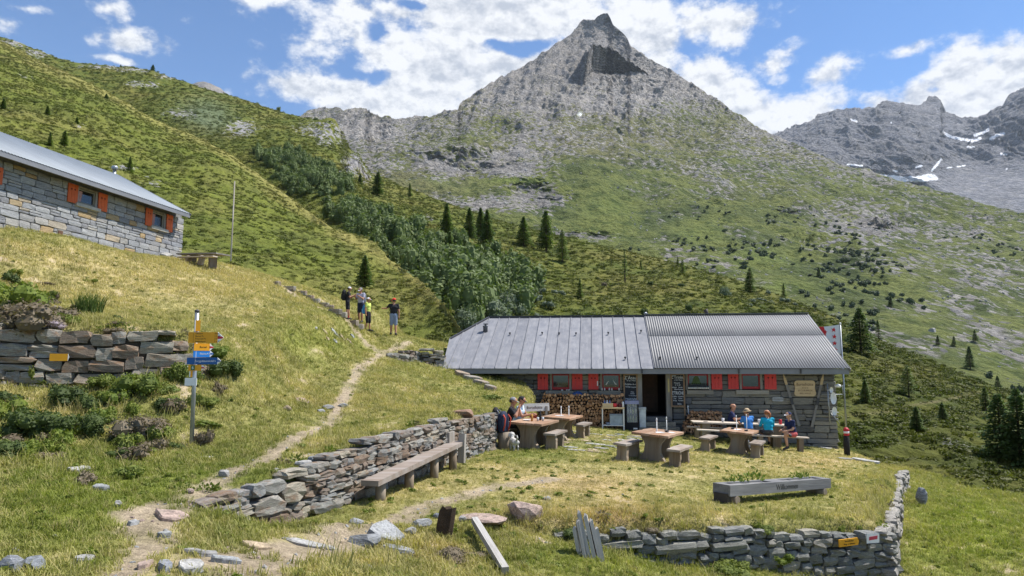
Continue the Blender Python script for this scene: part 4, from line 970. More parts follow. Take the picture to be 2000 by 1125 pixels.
b = MB(); b.box(((eL[0]+.35+sR-.02)/2, EY+.06, EZ-.115), (sR-.02-eL[0]-.35, .05, .20)); b.build('fascia', M_FASCIA, hut)
b = MB(); b.add([(rL[0], RY, hz(RY)-.02), (sR, RY, hz(RY)-.0), (sR, 2*RY-EY, EZ), (-9.4, 2*RY-EY, EZ)], [(0, 1, 2, 3)]); b.build('rear_roof', M_ZINC, hut)
def strip(p, q, wd, th, nm, mat):
    d = (Vector(q)-Vector(p)); bb = MB(); R = d.to_track_quat('X', 'Z').to_matrix(); bb.box((Vector(p)+Vector(q))/2, (d.length, wd, th), R); return bb.build(nm, mat, hut)
strip((rL[0], RY, hz(RY)+.03), (sS, RY, hz(RY)+.03), .22, .05, 'ridge_cap', M_DARKMETAL); strip((sS+.02, RY, hz(RY)+.075), (sR, RY, hz(RY)+.075), .24, .03, 'ridge_cap', M_CORR)
strip((mL[0], mL[1], hz(mL[1])+.02), (rL[0], RY, hz(RY)+.02), .14, .05, 'verge', M_DARKMETAL); strip((eL[0], EY, hz(EY)+.01), (mL[0], mL[1], hz(mL[1])+.01), .05, .05, 'verge', M_ZINC)
strip((sR+.01, EY, hz(EY)-.08), (sR+.01, RY, hz(RY)-.08), .05, .16, 'verge', M_FASCIA)
vs, vy = HF.slope(948, 648, EY, EZ, HP); b = MB(); z0 = hz(vy)
b.lathe([(.11, -.1), (.11, .22), (.13, .23), (.13, .27), (.05, .30)], 10, (vs, vy, z0)); b.box((vs+.02, vy+.0, z0+.36), (.2, .2, .05)).box((vs, vy, z0+.31), (.05, .05, .1)); b.build('roof_vent', plain('vent_metal', (.12,.125,.14), .5, metal=.3), hut)
vs, _ = HF.at(1261, 612, RY+.3); b = MB(); b.lathe([(.07, -.5), (.07, .12), (.12, .14), (.0, .22)], 8, (vs, RY+.3, hz(RY))); b.build('roof_vent', M_STEEL, hut)
vs, _ = HF.at(1380, 610, RY+.4); b = MB(); b.tube([(vs, RY+.4, hz(RY)-.3), (vs, RY+.4, hz(RY)+.15), (vs-.06, RY+.4, hz(RY)+.32)], [.09, .09, .11], 8); b.build('stove_pipe', plain('sooty_pipe', (.06,.05,.045), .7), hut)
for px_, py_ in ((1221, 703), (1289, 703), (1361, 703), (996, 655), (1059, 654), (1092, 655), (1125, 655), (1188, 654), (1252, 650)):
    s_, y_ = HF.slope(px_, py_, EY, EZ, HP); b = MB(); b.box((s_, y_, hz(y_)+.07), (.05, .08, .07)).box((s_, y_-.03, hz(y_)+.11), (.09, .03, .05)); b.build('snow_hook', M_DARKMETAL, hut)
for px_ in (1254, 1443, 1564):
    s_, z_ = HF.at(px_, 722, EY); b = MB(); b.box((s_, EY+.0, EZ-.10), (.05, .06, .18)); b.build('gutter_hook', M_DARKMETAL, hut)

# ---------------------------------------------------------------- upper hut on the left
UC = P(355, 500, 32.0); UF = Frame(UC[0], UC[1], math.atan2(.98, .18)); UP = .52
uhut = empty('mountain_hut', (*UF.o, 0), UF.ang, 'upper stone hut with orange shutters under a blue-grey roof, on the slope at left', 'hut')
UEY = -.62; ez = UF.at(372, 419, UEY)[1]; us = UF.at(372, 419, UEY)[0]
rs, ry = UF.slope(240, 346, UEY, ez, UP); zb = gz(UC[0], UC[1])
def uz(y): return ez+UP*(y-UEY)
UW = [(153, 187, 366, 406), (298, 321, 410, 449), (-62, -22, 312, 350)]; uw = []
for a, b_, c, d in UW:
    x0, _ = UF.at(a, (c+d)/2); x1, _ = UF.at(b_, (c+d)/2)
    zt_ = (UF.at(a, c+2)[1]+UF.at(b_, c+10)[1])/2; zb_ = (UF.at(a, d-8)[1]+UF.at(b_, d)[1])/2; uw.append((x0, x1, zb_, zt_))
b = MB(); b.box((-7.5, .33, 8.3), (15, .42, 3.6)).box((-.24, 3.9, 8.4), (.42, 6.7, 3.6)).box((-7.5, 7.6, 8.4), (15, .4, 3.6))
b.add([(-.45, .1, ez-.1), (-.03, .1, ez-.1), (-.45, ry, uz(ry)-.1), (-.03, ry, uz(ry)-.1), (-.45, 2*ry-.1, ez-.1), (-.03, 2*ry-.1, ez-.1)], [(0, 1, 3, 2), (2, 3, 5, 4), (0, 2, 4), (1, 5, 3), (0, 4, 5, 1)])
b.build('wall', plain('light_mortar', (.20,.195,.18), .95), uhut)
course_wall(uhut, -10.6, 0, zb-.9, ez-.1, 0.0, ST_UP, (.19, .27), (.30, .66), .16, .022, 21, [(a-.1, b_+.1, c-.03, d+.1) for a, b_, c, d in uw], .03)
for (x0, x1, z0, z1) in uw:
    wn = window(uhut, x0, x1, z0, z1, .0, M_SILL)
    b = MB(); b.box(((x0+x1)/2, -.02, z0-.07), (x1-x0+.34, .22, .12)); b.build('sill', plain('concrete_sill', (.40,.38,.33), .9), uhut)
    b = MB(); b.add([(x0+.1, .085, z1-.08), (x0+.28, .085, z1-.08), (x0+.22, .085, z0+.1), (x0+.1, .085, z0+.1)], [(0, 1, 2, 3)]); b.build('curtain', plain('pink_cloth', (.45,.25,.24), .9), wn)
    hw = (x1-x0)*.55
    shutter(uhut, x0-.09-hw, x0-.09, z0-.05, z1+.06, -.05, M_ORANGE); shutter(uhut, x1+.09, x1+.09+hw, z0-.05, z1+.06, -.05, M_ORANGE)
x_, z_ = UF.at(116, 457); b = MB(); b.box((x_, -.01, z_), (.26, .05, .30)).box((x_, -.04, z_), (.20, .03, .24), mi=1); b.build('wall_vent', [M_SILL, plain('rusty_plate', (.12,.06,.035), .8)], uhut)
nsh = 14; w_ = (us+12.5)/nsh
for k in range(nsh):
    x0 = -12.5+k*w_; corr_sheet(uhut, x0, x0+w_, UEY, ry, uz, M_CORR2, per=.13, amp=.014, lift=.03)
b = MB(); b.box(((us-12.5)/2, UEY+.04, ez-.075), (us+12.5, .05, .17)); b.build('fascia', M_FASCIA, uhut)
b = MB(); b.add([(-12.5, ry, uz(ry)), (us, ry, uz(ry)), (us, 2*ry-UEY, ez), (-12.5, 2*ry-UEY, ez)], [(0, 1, 2, 3)]); b.build('rear_roof', M_CORR2, uhut)
b = MB(); d = Vector((us+.01, ry, uz(ry)-.05))-Vector((us+.01, UEY, ez-.05)); b.box(Vector((us+.01, (ry+UEY)/2, (uz(ry)+ez)/2-.05)), (.05, d.length, .17), Euler((math.atan(UP), 0, 0)).to_matrix()); b.build('verge', M_FASCIA, uhut)
fs, fy = UF.slope(224, 338, UEY, ez, UP); fy = ry+.35; fs = UF.at(224, 330, fy)[0]; fz = UF.at(224, 343, fy)[1]
b = MB(); b.lathe([(.08, -.6), (.08, .28)], 10, (fs, fy, fz)).lathe([(.15, .28), (.15, .42), (.12, .47), (.03, .50)], 10, (fs, fy, fz)); b.build('flue', M_STEEL, uhut)
# ================================================================== DRYSTONE WALLS, ROCKS, STEPS, PAVING
def polyline(pts):
    L = [0.0]
    for a, b in zip(pts, pts[1:]): L.append(L[-1]+math.hypot(b[0]-a[0], b[1]-a[1]))
    def at(s):
        s = min(max(s, 0), L[-1])
        for i in range(len(pts)-1):
            if s <= L[i+1] or i == len(pts)-2:
                t = (s-L[i])/(L[i+1]-L[i]); a, b = pts[i], pts[i+1]
                return a[0]+t*(b[0]-a[0]), a[1]+t*(b[1]-a[1]), math.atan2(b[1]-a[1], b[0]-a[0])
    return L, at
def drystone(label, cat, pts, tops, inward, depth, meshes, hr, lr, seed, bottoms=None, special=(), name='drystone_wall', rough=1.0, batter=0.06, maxn=295):
    """pts: foot line of the visible face, tops: z of the coping at each point; inward +1 = left of the walking direction"""
    rnd = random.Random(seed); L, at = polyline(pts); o = empty(name, (pts[0][0], pts[0][1], 0), 0, label, cat)
    S = np.array(L); T = np.array(tops); tot = L[-1]
    Bz = np.array(bottoms) if bottoms is not None else None
    def zb(s, x, y, a):
        if Bz is not None: return float(np.interp(s, S, Bz))
        nx, ny = math.sin(a)*inward, -math.cos(a)*inward          # outward
        return gz(x+nx*.25, y+ny*.25)-.08
    core = MB(); prev = None; N = max(8, int(tot/0.5)); ring = []
    for i in range(N+1):
        s = tot*i/N; x, y, a = at(s); ix, iy = -math.sin(a)*inward, math.cos(a)*inward; zt = float(np.interp(s, S, T)); z0 = zb(s, x, y, a)-.3
        ring += [(x+ix*.10-pts[0][0], y+iy*.10-pts[0][1], z0), (x+ix*.13-pts[0][0], y+iy*.13-pts[0][1], zt-.16), (x+ix*(depth+.1)-pts[0][0], y+iy*(depth+.1)-pts[0][1], zt-.18)]
    fs = []
    for i in range(N): fs += [(3*i, 3*i+3, 3*i+4, 3*i+1), (3*i+1, 3*i+4, 3*i+5, 3*i+2)]
    core.add(ring, fs).build('core', M_EARTH, o)
    cnt = 0
    for (s, zc, l, h, dp) in special:
        x, y, a = at(s); ix, iy = -math.sin(a)*inward, math.cos(a)*inward
        link('stone', rnd.choice(meshes), o, (x+ix*dp*.42-pts[0][0], y+iy*dp*.42-pts[0][1], zc), (rnd.uniform(-.05, .05), rnd.uniform(-.05, .05), a), (l, dp, h)); cnt += 1
    def blocked(s, z): return any(abs(s-q[0]) < q[2]*.5 and abs(z-q[1]) < q[3]*.5 for q in special)
    rows = []; h = 0
    while h < 2.4: dh = rnd.uniform(*hr); rows.append((h, dh)); h += dh
    for h, dh in rows:
        s = -rnd.uniform(0, lr[0])
        while s < tot:
            l = rnd.uniform(*lr)*(1.3 if rnd.random() < .12 else 1); sc_ = s+l/2; s += l
            x, y, a = at(sc_); z0 = zb(sc_, x, y, a); zt = float(np.interp(sc_, S, T)); zc = z0+h+dh/2
            if z0+h > zt-.04 or cnt >= maxn: continue
            if blocked(sc_, zc): continue
            hh = min(dh, zt-z0-h+.05)
            if hh < .05: continue
            ix, iy = -math.sin(a)*inward, math.cos(a)*inward
            stack = [(zc, hh)] if rnd.random() > .22*rough or hh < .13 else [(zc-hh*.25, hh*.5), (zc+hh*.25, hh*.5)]
            for zz, h2 in stack:
                dp = depth*rnd.uniform(.8, 1.15); pr = rnd.uniform(-.05, .05)*rough+batter*h
                link('stone', rnd.choice(meshes), o, (x+ix*(dp/2+pr)-pts[0][0], y+iy*(dp/2+pr)-pts[0][1], zz+rnd.uniform(-.015, .015)),
                     (rnd.uniform(-.07, .07)*rough, rnd.uniform(-.09, .09)*rough+rnd.choice((0, PI)), a+rnd.uniform(-.10, .10)*rough), (l*rnd.uniform(.94, 1.04), dp, h2*rnd.uniform(.88, 1.04))); cnt += 1
    return o
dtop = [P(410, 992, 8.2)[2], P(560, 938, 9.4)[2], P(700, 874, 11.2)[2], P(870, 822, 15.2)[2], P(968, 808, 19.0)[2]]
DL, DAT = polyline(DRYXY)
drystone('rust and grey drystone wall running beside the long plank bench up to the tables', 'stone wall', DRYXY, dtop, 1, .28, ST_DRY, (.085, .165), (.18, .48), 31, rough=.7,
         special=[(.32, .80, .66, .32, .42), (.95, .98, .56, .20, .40), (1.5, 1.06, .46, .22, .36)])
fpts = [FL, ((FL[0]+FR[0])/2, (FL[1]+FR[1])/2), FR]
drystone('grey drystone retaining wall under the front edge of the terrace, carrying the yellow sign', 'stone wall', fpts, [float(T_plane(*p))-.10 for p in fpts], 1, .26, ST_FRONT, (.075, .165), (.14, .38), 32, rough=.45, special=[(1.1, float(T_plane(FL[0]+1, 10))-.30, .85, .13, .24), (2.1, float(T_plane(FL[0]+2, 10))-.34, .75, .14, .24), (3.05, float(T_plane(FL[0]+3, 10))-.30, .65, .13, .24)])
spts = [FR, ((FR[0]+SR[0])/2+.05, (FR[1]+SR[1])/2), SR, off(SLAB, .4, -1.0)]
drystone('pale end face of the terrace retaining wall running back towards the flagpole', 'stone wall', spts, [float(T_plane(*p))-.12 for p in spts], 1, .22, stone_meshes(stone_mat('pale_stone', [(0, (.19,.18,.16)), (.5, (.29,.27,.24)), (1, (.24,.225,.205))], lich=.3), 8, 6, .85, .09), (.1, .2), (.2, .5), 33)
utop = [gz(p[0], p[1]+.75)-.14 for p in UPW]
drystone('old retaining wall of big lichened blocks in the bank at left, behind the signpost', 'stone wall', UPW, utop, 1, .4, ST_BANK, (.13, .30), (.22, .66), 34, rough=.6, bottoms=[gz(p[0], p[1]-.25)-.15 for p in UPW])
h0 = hit(772, 703); h1 = hit(820, 708); h2 = hit(866, 716); p3 = [(h.x, h.y) for h in (h0, h1, h2)]
drystone('short tumbled drystone wall against the left end of the metal roof', 'stone wall', p3, [h0.z+.22, h1.z+.45, h2.z+.75], 1, .34, ST_DRY, (.12, .22), (.25, .55), 35, bottoms=[h0.z-.1, h1.z-.1, h2.z-.1])

# ---- rocks
def rock_mesh(seed, mat, flat=1.0, cuts=2):
    rnd = random.Random(seed); bm = bmesh.new(); bmesh.ops.create_icosphere(bm, subdivisions=cuts, radius=.5)
    pl = [(Vector((rnd.gauss(0, 1), rnd.gauss(0, 1), rnd.gauss(0, 1))).normalized(), rnd.uniform(.26, .42)) for _ in range(9)]
    for v in bm.verts:
        for nrm, d in pl:
            k = v.co.dot(nrm)
            if k > d: v.co -= nrm*(k-d)
        v.co += Vector((rnd.uniform(-.02, .02), rnd.uniform(-.02, .02), rnd.uniform(-.02, .02)))
    me = bpy.data.meshes.new('rock'); bm.to_mesh(me); bm.free(); me.materials.append(mat); return me
M_RK_GREY = stone_mat('grey_rock', [(0, (.215,.225,.235)), (1, (.30,.305,.305))], lich=.3); M_RK_TAN = stone_mat('tan_rock', [(0, (.31,.245,.165)), (1, (.37,.29,.20))], lich=.15)
M_RK_PINK = stone_mat('pink_rock', [(0, (.30,.225,.19)), (1, (.36,.27,.23))], lich=.3, layered=False); M_RK_PALE = stone_mat('pale_rock', [(0, (.29,.285,.275)), (1, (.37,.36,.34))], lich=.15)
M_RK_DARK = stone_mat('slate_rock', [(0, (.17,.185,.205)), (1, (.24,.25,.27))], lich=.25)
def rock(px, py, w, h, label, mat=None, seed=0, sink=.25, yaw=0.0, group=None, depth=None, tilt=(0, 0)):
    g = hit(px, min(py, 1124)) if py <= 1124 else None
    if g is None: a = P(px, py, 5.0); g = Vector((a[0], a[1], gz(a[0], a[1])))
    k = g.y/F; W = w*k; H = h*k; D = depth*k if depth else max(W*.7, H)
    o = link('rock', rock_mesh(seed*7+int(px), mat or M_RK_GREY), None, (g.x, g.y+D*.15, g.z+H*(.5-sink)), (tilt[0], tilt[1], yaw), (W*1.2, D*1.25, H*1.35))
    tag(o, label, 'rock', group); return o
def slab(px, py, w, d, th, label, mat=None, seed=0, yaw=0.0, tilt=(0, 0), lift=0.02, group=None):
    """flat stone lying in the turf; w in photo px, d and th in metres"""
    g = hit(px, py) if py < 1124 else None
    if g is None: a = P(px, py, 5.2); g = Vector((a[0], a[1], gz(a[0], a[1])))
    W = w*g.y/F; rnd = random.Random(seed*31+int(px)+int(py)); n = 9; ol = []
    for i in range(n):
        a = 2*PI*i/n+rnd.uniform(-.2, .2); r = rnd.uniform(.78, 1.08); ol.append((math.cos(a)*W/2*r, math.sin(a)*d/2*r))
    b = MB(); top = [(x*.93, y*.93, th/2+rnd.uniform(-.008, .008)) for x, y in ol]; mid = [(x, y, th*.2) for x, y in ol]; bot = [(x*.97, y*.97, -th) for x, y in ol]
    b.add(top+mid+bot, [tuple(range(n))]+[(i+n, (i+1) % n+n, (i+1) % n, i) for i in range(n)]+[(i+2*n, (i+1) % n+2*n, (i+1) % n+n, i+n) for i in range(n)])
    e = .3; nx = -(gz(g.x+e, g.y)-gz(g.x-e, g.y))/(2*e); ny = -(gz(g.x, g.y+e)-gz(g.x, g.y-e))/(2*e)
    q = Vector((nx, ny, 1)).to_track_quat('Z', 'Y').to_matrix() @ Euler((tilt[0], tilt[1], yaw)).to_matrix() if False else None
    o = b.build('stone_slab', mat or M_RK_GREY, None, (g.x, g.y, g.z+lift), None)
    R = Vector((nx, ny, 1.0)).normalized().rotation_difference(Vector((0, 0, 1))).inverted().to_matrix() @ Euler((tilt[0], tilt[1], yaw)).to_matrix()
    o.rotation_euler = R.to_euler()
    if label: tag(o, label, 'stone', group)
    return o
rock(296, 872, 18, 11, 'small two-tone rock in the grass left of the signpost foot', M_RK_GREY, 1)
rock(340, 874, 15, 8, 'little grey rock between the two-tone rock and the signpost', M_RK_DARK, 2)
rock(389, 868, 14, 11, 'fist-sized grey stone touching the foot of the signpost', M_RK_GREY, 3)
rock(437, 931, 24, 17, 'round pale boulder on the upper edge of the dirt path', M_RK_PALE, 4)
rock(370, 964, 16, 10, 'small pinkish rock on the dirt path above its fork', M_RK_PINK, 5)
rock(228, 992, 18, 13, 'white stone alone in the grass left of the path', M_RK_PALE, 6)
rock(722, 970, 22, 12, 'white-topped stone in the grass before the near end of the long bench', M_RK_PALE, 7)
rock(695, 1024, 26, 12, 'flat grey-blue stone in the trodden track below the long bench', M_RK_GREY, 8)
rock(1022, 1012, 66, 38, 'big pinkish brown boulder on the terrace edge', M_RK_PINK, 9, .3)
rock(940, 1020, 84, 17, 'long low reddish rock between the dark stump and the pinkish boulder', M_RK_PINK, 10, .3)
rock(1067, 977, 15, 9, 'small dark stone with a pale top alone on the dry lawn', M_RK_PALE, 11)
rock(824, 1030, 46, 18, 'grey rock left of the dark rotten stump', M_RK_GREY, 12)
rock(855, 1012, 16, 12, 'small grey stone just behind the dark stump', M_RK_DARK, 13)
rock(902, 1020, 15, 16, 'whitish stone leaning on the right of the dark stump', M_RK_PALE, 14)
rock(801, 1045, 24, 15, 'pale rough rock below the dark stump on the left', M_RK_PALE, 15)
rock(712, 1066, 64, 24, 'long pale rock at the lower left of the tilted slab', M_RK_GREY, 16)
rock(62, 1118, 42, 34, 'striped dark boulder in the bottom left corner', M_RK_DARK, 17, .3)
rock(14, 1122, 46, 38, 'grey mossy boulder at the very left of the bottom edge', M_RK_DARK, 18, .3)
rock(28, 1080, 14, 8, 'pale pebble above the bottom left boulders', M_RK_PALE, 19)
rock(590, 912, 32, 10, 'white flat rock on top of the drystone wall', M_RK_PALE, 20, -.2)
rock(612, 905, 30, 12, 'bluish flat rock beside the white one on the drystone wall', M_RK_GREY, 21, -.2)
rock(540, 922, 16, 8, 'small pale stone on the turf just above the drystone wall', M_RK_PALE, 22)
rock(845, 831, 15, 11, 'white round stone on the slope above the drystone wall', M_RK_PALE, 23)
rock(905, 818, 46, 20, 'rust-brown rock on the drystone wall near the seated pair', stone_mat('rust_rock', [(0, (.20,.12,.08)), (1, (.27,.17,.12))], lich=.2), 24, .25)
rock(560, 801, 18, 11, 'tan rock left of the path, halfway up the slope', M_RK_TAN, 25)
rock(640, 800, 22, 10, 'pale rock on the path at its bend', M_RK_PALE, 26); rock(668, 795, 20, 9, 'flat grey rock on the path just above the bend', M_RK_GREY, 27)
rock(625, 806, 16, 9, 'grey stone at the left rim of the path bend', M_RK_GREY, 28)
rock(1803, 985, 15, 32, 'upright rounded stone beyond the end of the terrace wall', M_RK_DARK, 29, .15)
rock(1765, 958, 12, 20, 'dark small upright stone on the far end of the terrace wall', M_RK_DARK, 30, .1)
rock(430, 560+440, 12, 6, 'small stone above the near end of the drystone wall', M_RK_GREY, 31)
rock(720, 1116, 18, 14, 'small bluish stone at the bottom edge below the slabs', M_RK_GREY, 32)
rock(500, 1020-8, 28, 12, 'dark stone on top of the near end of the drystone wall', M_RK_DARK, 33, -.3)
rock(105, 1052, 10, 7, 'tiny pale stone in the grass at lower left', M_RK_PALE, 34)
slab(155, 920, 44, .22, .05, 'pale flat rock showing through the grass at far left', M_RK_PALE, 1, .4); slab(196, 958, 38, .20, .06, 'grey cracked flat rock in the grass below the pale one', M_RK_GREY, 2, -.3)
slab(335, 1012, 62, .34, .05, 'large grey-brown slab in the fork of the path', M_RK_PINK, 3, .5); slab(752, 1052, 72, .42, .11, 'big tilted grey slab below the trodden track', M_RK_GREY, 4, .4, (.25, .1), .06)
slab(780, 1082, 68, .26, .08, 'pale grey slab lying in front of the big tilted slab', M_RK_GREY, 5, 0, (0, 0), .03); slab(500, 1070, 60, .22, .04, 'flat tan stone set in the path', M_RK_TAN, 6)
slab(605, 1066, 110, .24, .04, 'long pale grey slab set in the path', M_RK_PALE, 7, .1); slab(388, 1084, 76, .2, .04, 'long whitish slab across the path at lower left', M_RK_PALE, 8); slab(440, 1098, 60, .16, .04, 'grey slab in the path below the tan stone', M_RK_GREY, 9)
slab(372, 1114, 46, .34, .05, 'whitish broad slab at the bottom edge in the path', M_RK_PALE, 10, .5); slab(322, 1114, 26, .3, .05, 'dark blue-grey slab at the bottom edge left of the whitish one', M_RK_DARK, 11, .6); slab(165, 1098, 34, .2, .05, 'pale grey slab in the grass near the bottom left', M_RK_PALE, 12)
slab(282, 1108, 24, .18, .04, 'small brownish slab left of the blue-grey slab', M_RK_PINK, 13); slab(260, 1026, 16, .16, .04, 'small pale slab left of the path fork', M_RK_GREY, 14); slab(320, 1050, 20, .2, .05, 'grey slab in the worn path below its fork', M_RK_GREY, 15)
slab(590, 785, 32, .4, .05, 'pinkish flat rock in the slope beside the path', M_RK_PINK, 16); slab(405, 896, 24, .16, .03, 'pale scrap of rock showing right of the signpost', M_RK_PALE, 17)
for i, (px, py, w) in enumerate([(635,650,20),(655,652,30),(668,660,22),(688,658,14),(640,663,10),(655,668,13),(683,669,20),(618,643,9)]):
    slab(px, py, w, .22, .05, ['pale outcrop stone at the left of the group below the hikers','widest pale outcrop stone below the hikers','slanting pale stone in the outcrop below the hikers','upper right stone of the outcrop below the hikers','small low stone at the left foot of the outcrop below the hikers','middle low stone of the outcrop below the hikers','lowest right pale stone of the outcrop below the hikers','small stone above and left of the outcrop below the hikers'][i], M_RK_GREY if i % 2 else M_RK_TAN, 40+i, .5-.3*(i % 3), (.05, .1), .02)
# stone steps up to the hikers
st = hit(612, 592); steps = empty('stone_steps', st, 0, 'flight of flat stone steps climbing left of the four hikers', 'steps')
for i, (px, py, w) in enumerate([(541,557,22),(566,566,40),(590,575,34),(606,584,22),(616,591,28),(632,598,30),(640,604,34),(655,612,38),(667,618,34),(690,634,30),(700,641,30)]):
    o = slab(px, py, w*.78, .40, .15, None, M_ST_BANK, 60+i, .1*(i % 3), (0, 0), .10); o.rotation_euler = (0, 0, -.35+.1*(i % 3)); o.name = 'step'; o.parent = steps; o.location = o.location-st
# steps down at the left of the hut front
st = hit(930, 748); steps2 = empty('stone_steps', st, 0, 'stone steps going down beside the left end of the hut wall', 'steps')
for i, (px, py, w) in enumerate([(902,735,36),(922,743,40),(940,752,34),(958,762,26)]):
    o = slab(px, py, w, .5, .14, None, M_ST_BANK, 80+i, 0, (0, 0), .10); o.name = 'step'; o.parent = steps2; o.location = o.location-st
# flagstones of the terrace
pv = empty('paving', (*onT(1180, 860), 0), 0); tag(pv, 'irregular flagstones laid in the lawn before the hut door', None, None, 'structure')
rnd = random.Random(9)
for i in range(46):
    px = rnd.uniform(1085, 1300); py = rnd.uniform(842, 888)
    if px > 1235 and py > 858: continue
    if px < 1120 and py > 880: continue
    x, y = onT(px, py); w = rnd.uniform(.35, .85); d = rnd.uniform(.3, .55); n = 7; b = MB(); ol = []
    for k in range(n):
        a = 2*PI*k/n+rnd.uniform(-.25, .25); ol.append((math.cos(a)*w/2*rnd.uniform(.8, 1.05), math.sin(a)*d/2*rnd.uniform(.8, 1.05)))
    b.add([(p, q, .012) for p, q in ol]+[(p*1.04, q*1.04, -.08) for p, q in ol], [tuple(range(n))]+[(k+n, (k+1) % n+n, (k+1) % n, k) for k in range(n)])
    o = b.build('flagstone', [M_RK_PALE, M_RK_GREY, M_RK_TAN][i % 3 if i % 5 else 0], pv, (x-pv.location.x, y-pv.location.y, gz(x, y)+.004*(i % 4)), (0, math.atan(.085), rnd.uniform(0, .6)))
for i, (px, py, w) in enumerate([(1690,900,64),(1650,897,34),(1720,897,40)]):
    slab(px, py, w, .7 if i == 0 else .45, .05, ['wide flat slab on the terrace corner by the flagpole','narrow pale slab left of the wide slab by the flagpole','slab at the outer end of the wide slab by the flagpole'][i], M_RK_PALE, 90+i, .1)
slab(1612, 876, 26, .4, .05, 'pale flat slab at the right corner of the hut', M_RK_PALE, 95); slab(1585, 872, 22, .3, .04, 'pale flat slab just left of the hut corner', M_RK_PALE, 96)
# ================================================================== FURNITURE AND THINGS
M_TOP = wood('table_top_wood', (.22,.115,.06), (.35,.205,.12), axis=1, weather=(.33,.235,.165), fine=20); M_LEG = wood('log_wood', (.155,.11,.07), (.29,.22,.15), axis=2, weather=(.27,.235,.185), fine=18)
M_BENCH = wood('bench_wood', (.165,.125,.095), (.28,.23,.185), axis=1, weather=(.31,.275,.24), fine=22)
M_BEIGE = wood('pale_bench_wood', (.42,.36,.29), (.55,.48,.40), axis=0, fine=18); M_POLE = plain('white_tube', (.66,.66,.65), .45, var=.08)
def tiltT(ang, tl=1.0):
    nrm = Vector((.05 if tl == 0 else .085*tl, 0, 1)).normalized(); R = Vector((0, 0, 1)).rotation_difference(nrm).to_matrix() @ Euler((0, 0, ang)).to_matrix(); return R.to_euler()
def wavy(n, x, L, amp, seed):
    r = random.Random(seed); return [(x+r.uniform(-amp, amp), -L/2+L*i/(n-1)) for i in range(n)]
def make_table(label, near, far, ang, W=.98, L=2.15, H=.72, seed=0, tl=1.0):
    a = onT(*near); b_ = onT(*far); c = ((a[0]+b_[0])/2, (a[1]+b_[1])/2); t = empty('picnic_table', (c[0], c[1], gz(*c)), 0, label, 'table', 'log-legged picnic tables on the terrace', tiltT(-ang, tl))
    rnd = random.Random(seed); np_ = 4; e = [-W/2]
    for i in range(np_): e.append(e[-1]+W/np_)
    for i in range(np_):
        n = 7; le = wavy(n, e[i]+.004, L*rnd.uniform(.97, 1.02), .022 if i == 0 else .002, seed*9+i); re = wavy(n, e[i+1]-.004, L*rnd.uniform(.97, 1.02), .022 if i == np_-1 else .002, seed*9+i+50)
        ol = le+re[::-1]; m_ = len(ol); b = MB(); zt = H+rnd.uniform(-.003, .003)
        b.add([(x, y, zt) for x, y in ol]+[(x, y, H-.06) for x, y in ol], [tuple(reversed(range(m_))), tuple(range(m_, 2*m_))]+[(k, (k+1) % m_, (k+1) % m_+m_, k+m_) for k in range(m_)])
        b.build('tabletop_plank', M_TOP, t)
    for sy in (-1, 1):
        prof = []; n = 12
        for k in range(n+1):
            z = (H-.06)*k/n; w = .20+.19*abs(2*k/n-1)**2.2+(.02 if k == 0 else 0); prof.append((w, z))
        ol = [(w+rnd.uniform(-.006, .006), z-.10 if i == 0 else z) for i, (w, z) in enumerate(prof)]; ol2 = [(-w+rnd.uniform(-.012, .012), z) for w, z in ol][::-1]
        b = MB(); b.prism(ol+ol2, sy*.56-.10, sy*.56+.10); b.build('leg', M_LEG, t)
    return t
def make_bench(label, near, ang, L=1.75, W=.34, H=.45, seed=0, tl=1.0, legs=(-.55, .55)):
    a = onT(*near); d = (math.sin(ang), math.cos(ang)); c = (a[0]+d[0]*abs(legs[0]), a[1]+d[1]*abs(legs[0])); t = empty('log_bench', (c[0], c[1], gz(*c)), 0, label, 'bench', 'log benches beside the picnic tables', tiltT(-ang, tl))
    rnd = random.Random(seed); le = wavy(6, -W/2, L*rnd.uniform(.96, 1.04), .012, seed); re = wavy(6, W/2, L, .012, seed+7); ol = le+re[::-1]; m_ = len(ol); b = MB()
    b.add([(x, y, H) for x, y in ol]+[(x, y, H-.055) for x, y in ol], [tuple(reversed(range(m_))), tuple(range(m_, 2*m_))]+[(k, (k+1) % m_, (k+1) % m_+m_, k+m_) for k in range(m_)]); b.build('seat', M_BENCH, t)
    for y in legs:
        b = MB(); n = 6; ol = [(.125+rnd.uniform(-.012, .012)+.02*(1-k/n), (H-.055)*k/n-(.1 if k == 0 else 0)) for k in range(n+1)]; ol2 = [(-w+rnd.uniform(-.01, .01), z) for w, z in ol][::-1]
        b.prism(ol+ol2, y-.10, y+.10); b.build('leg', M_LEG, t)
    return t
A1 = math.radians(25); A2 = math.radians(18)
T1 = make_table('picnic table with log legs standing nearest to the camera on the dry lawn', (1266, 903), (1299, 889), A1, seed=1)
T2 = make_table('right-hand picnic table with log legs in front of the four people by the wall', (1430, 888), (1456, 880), A1, seed=2)
L1 = make_table('picnic table with concave log legs where the couple in caps sit', (1030, 876), (1052, 867), A2, W=1.0, L=1.9, seed=3, tl=.6)
L2 = make_table('empty picnic table directly before the firewood pile', (1086, 860), (1106, 853), A2, seed=4, L=1.9, tl=.6)
make_bench('log bench on the left of the nearest picnic table', (1215, 899), A1, seed=1); make_bench('log bench on the right of the nearest picnic table', (1318, 911), A1, seed=2)
make_bench('log bench between the nearest table and the right-hand table', (1377, 882), A1, seed=3); make_bench('log bench on the right of the right-hand picnic table', (1475, 894), A1, seed=4)
make_bench('log bench opposite the couple in caps', (1077, 877), A2, seed=5, tl=.6, L=1.5, legs=(-.42, .42)); make_bench('log bench right of the empty table by the firewood', (1133, 855), A2, seed=6, tl=.6, L=1.5, legs=(-.42, .42))
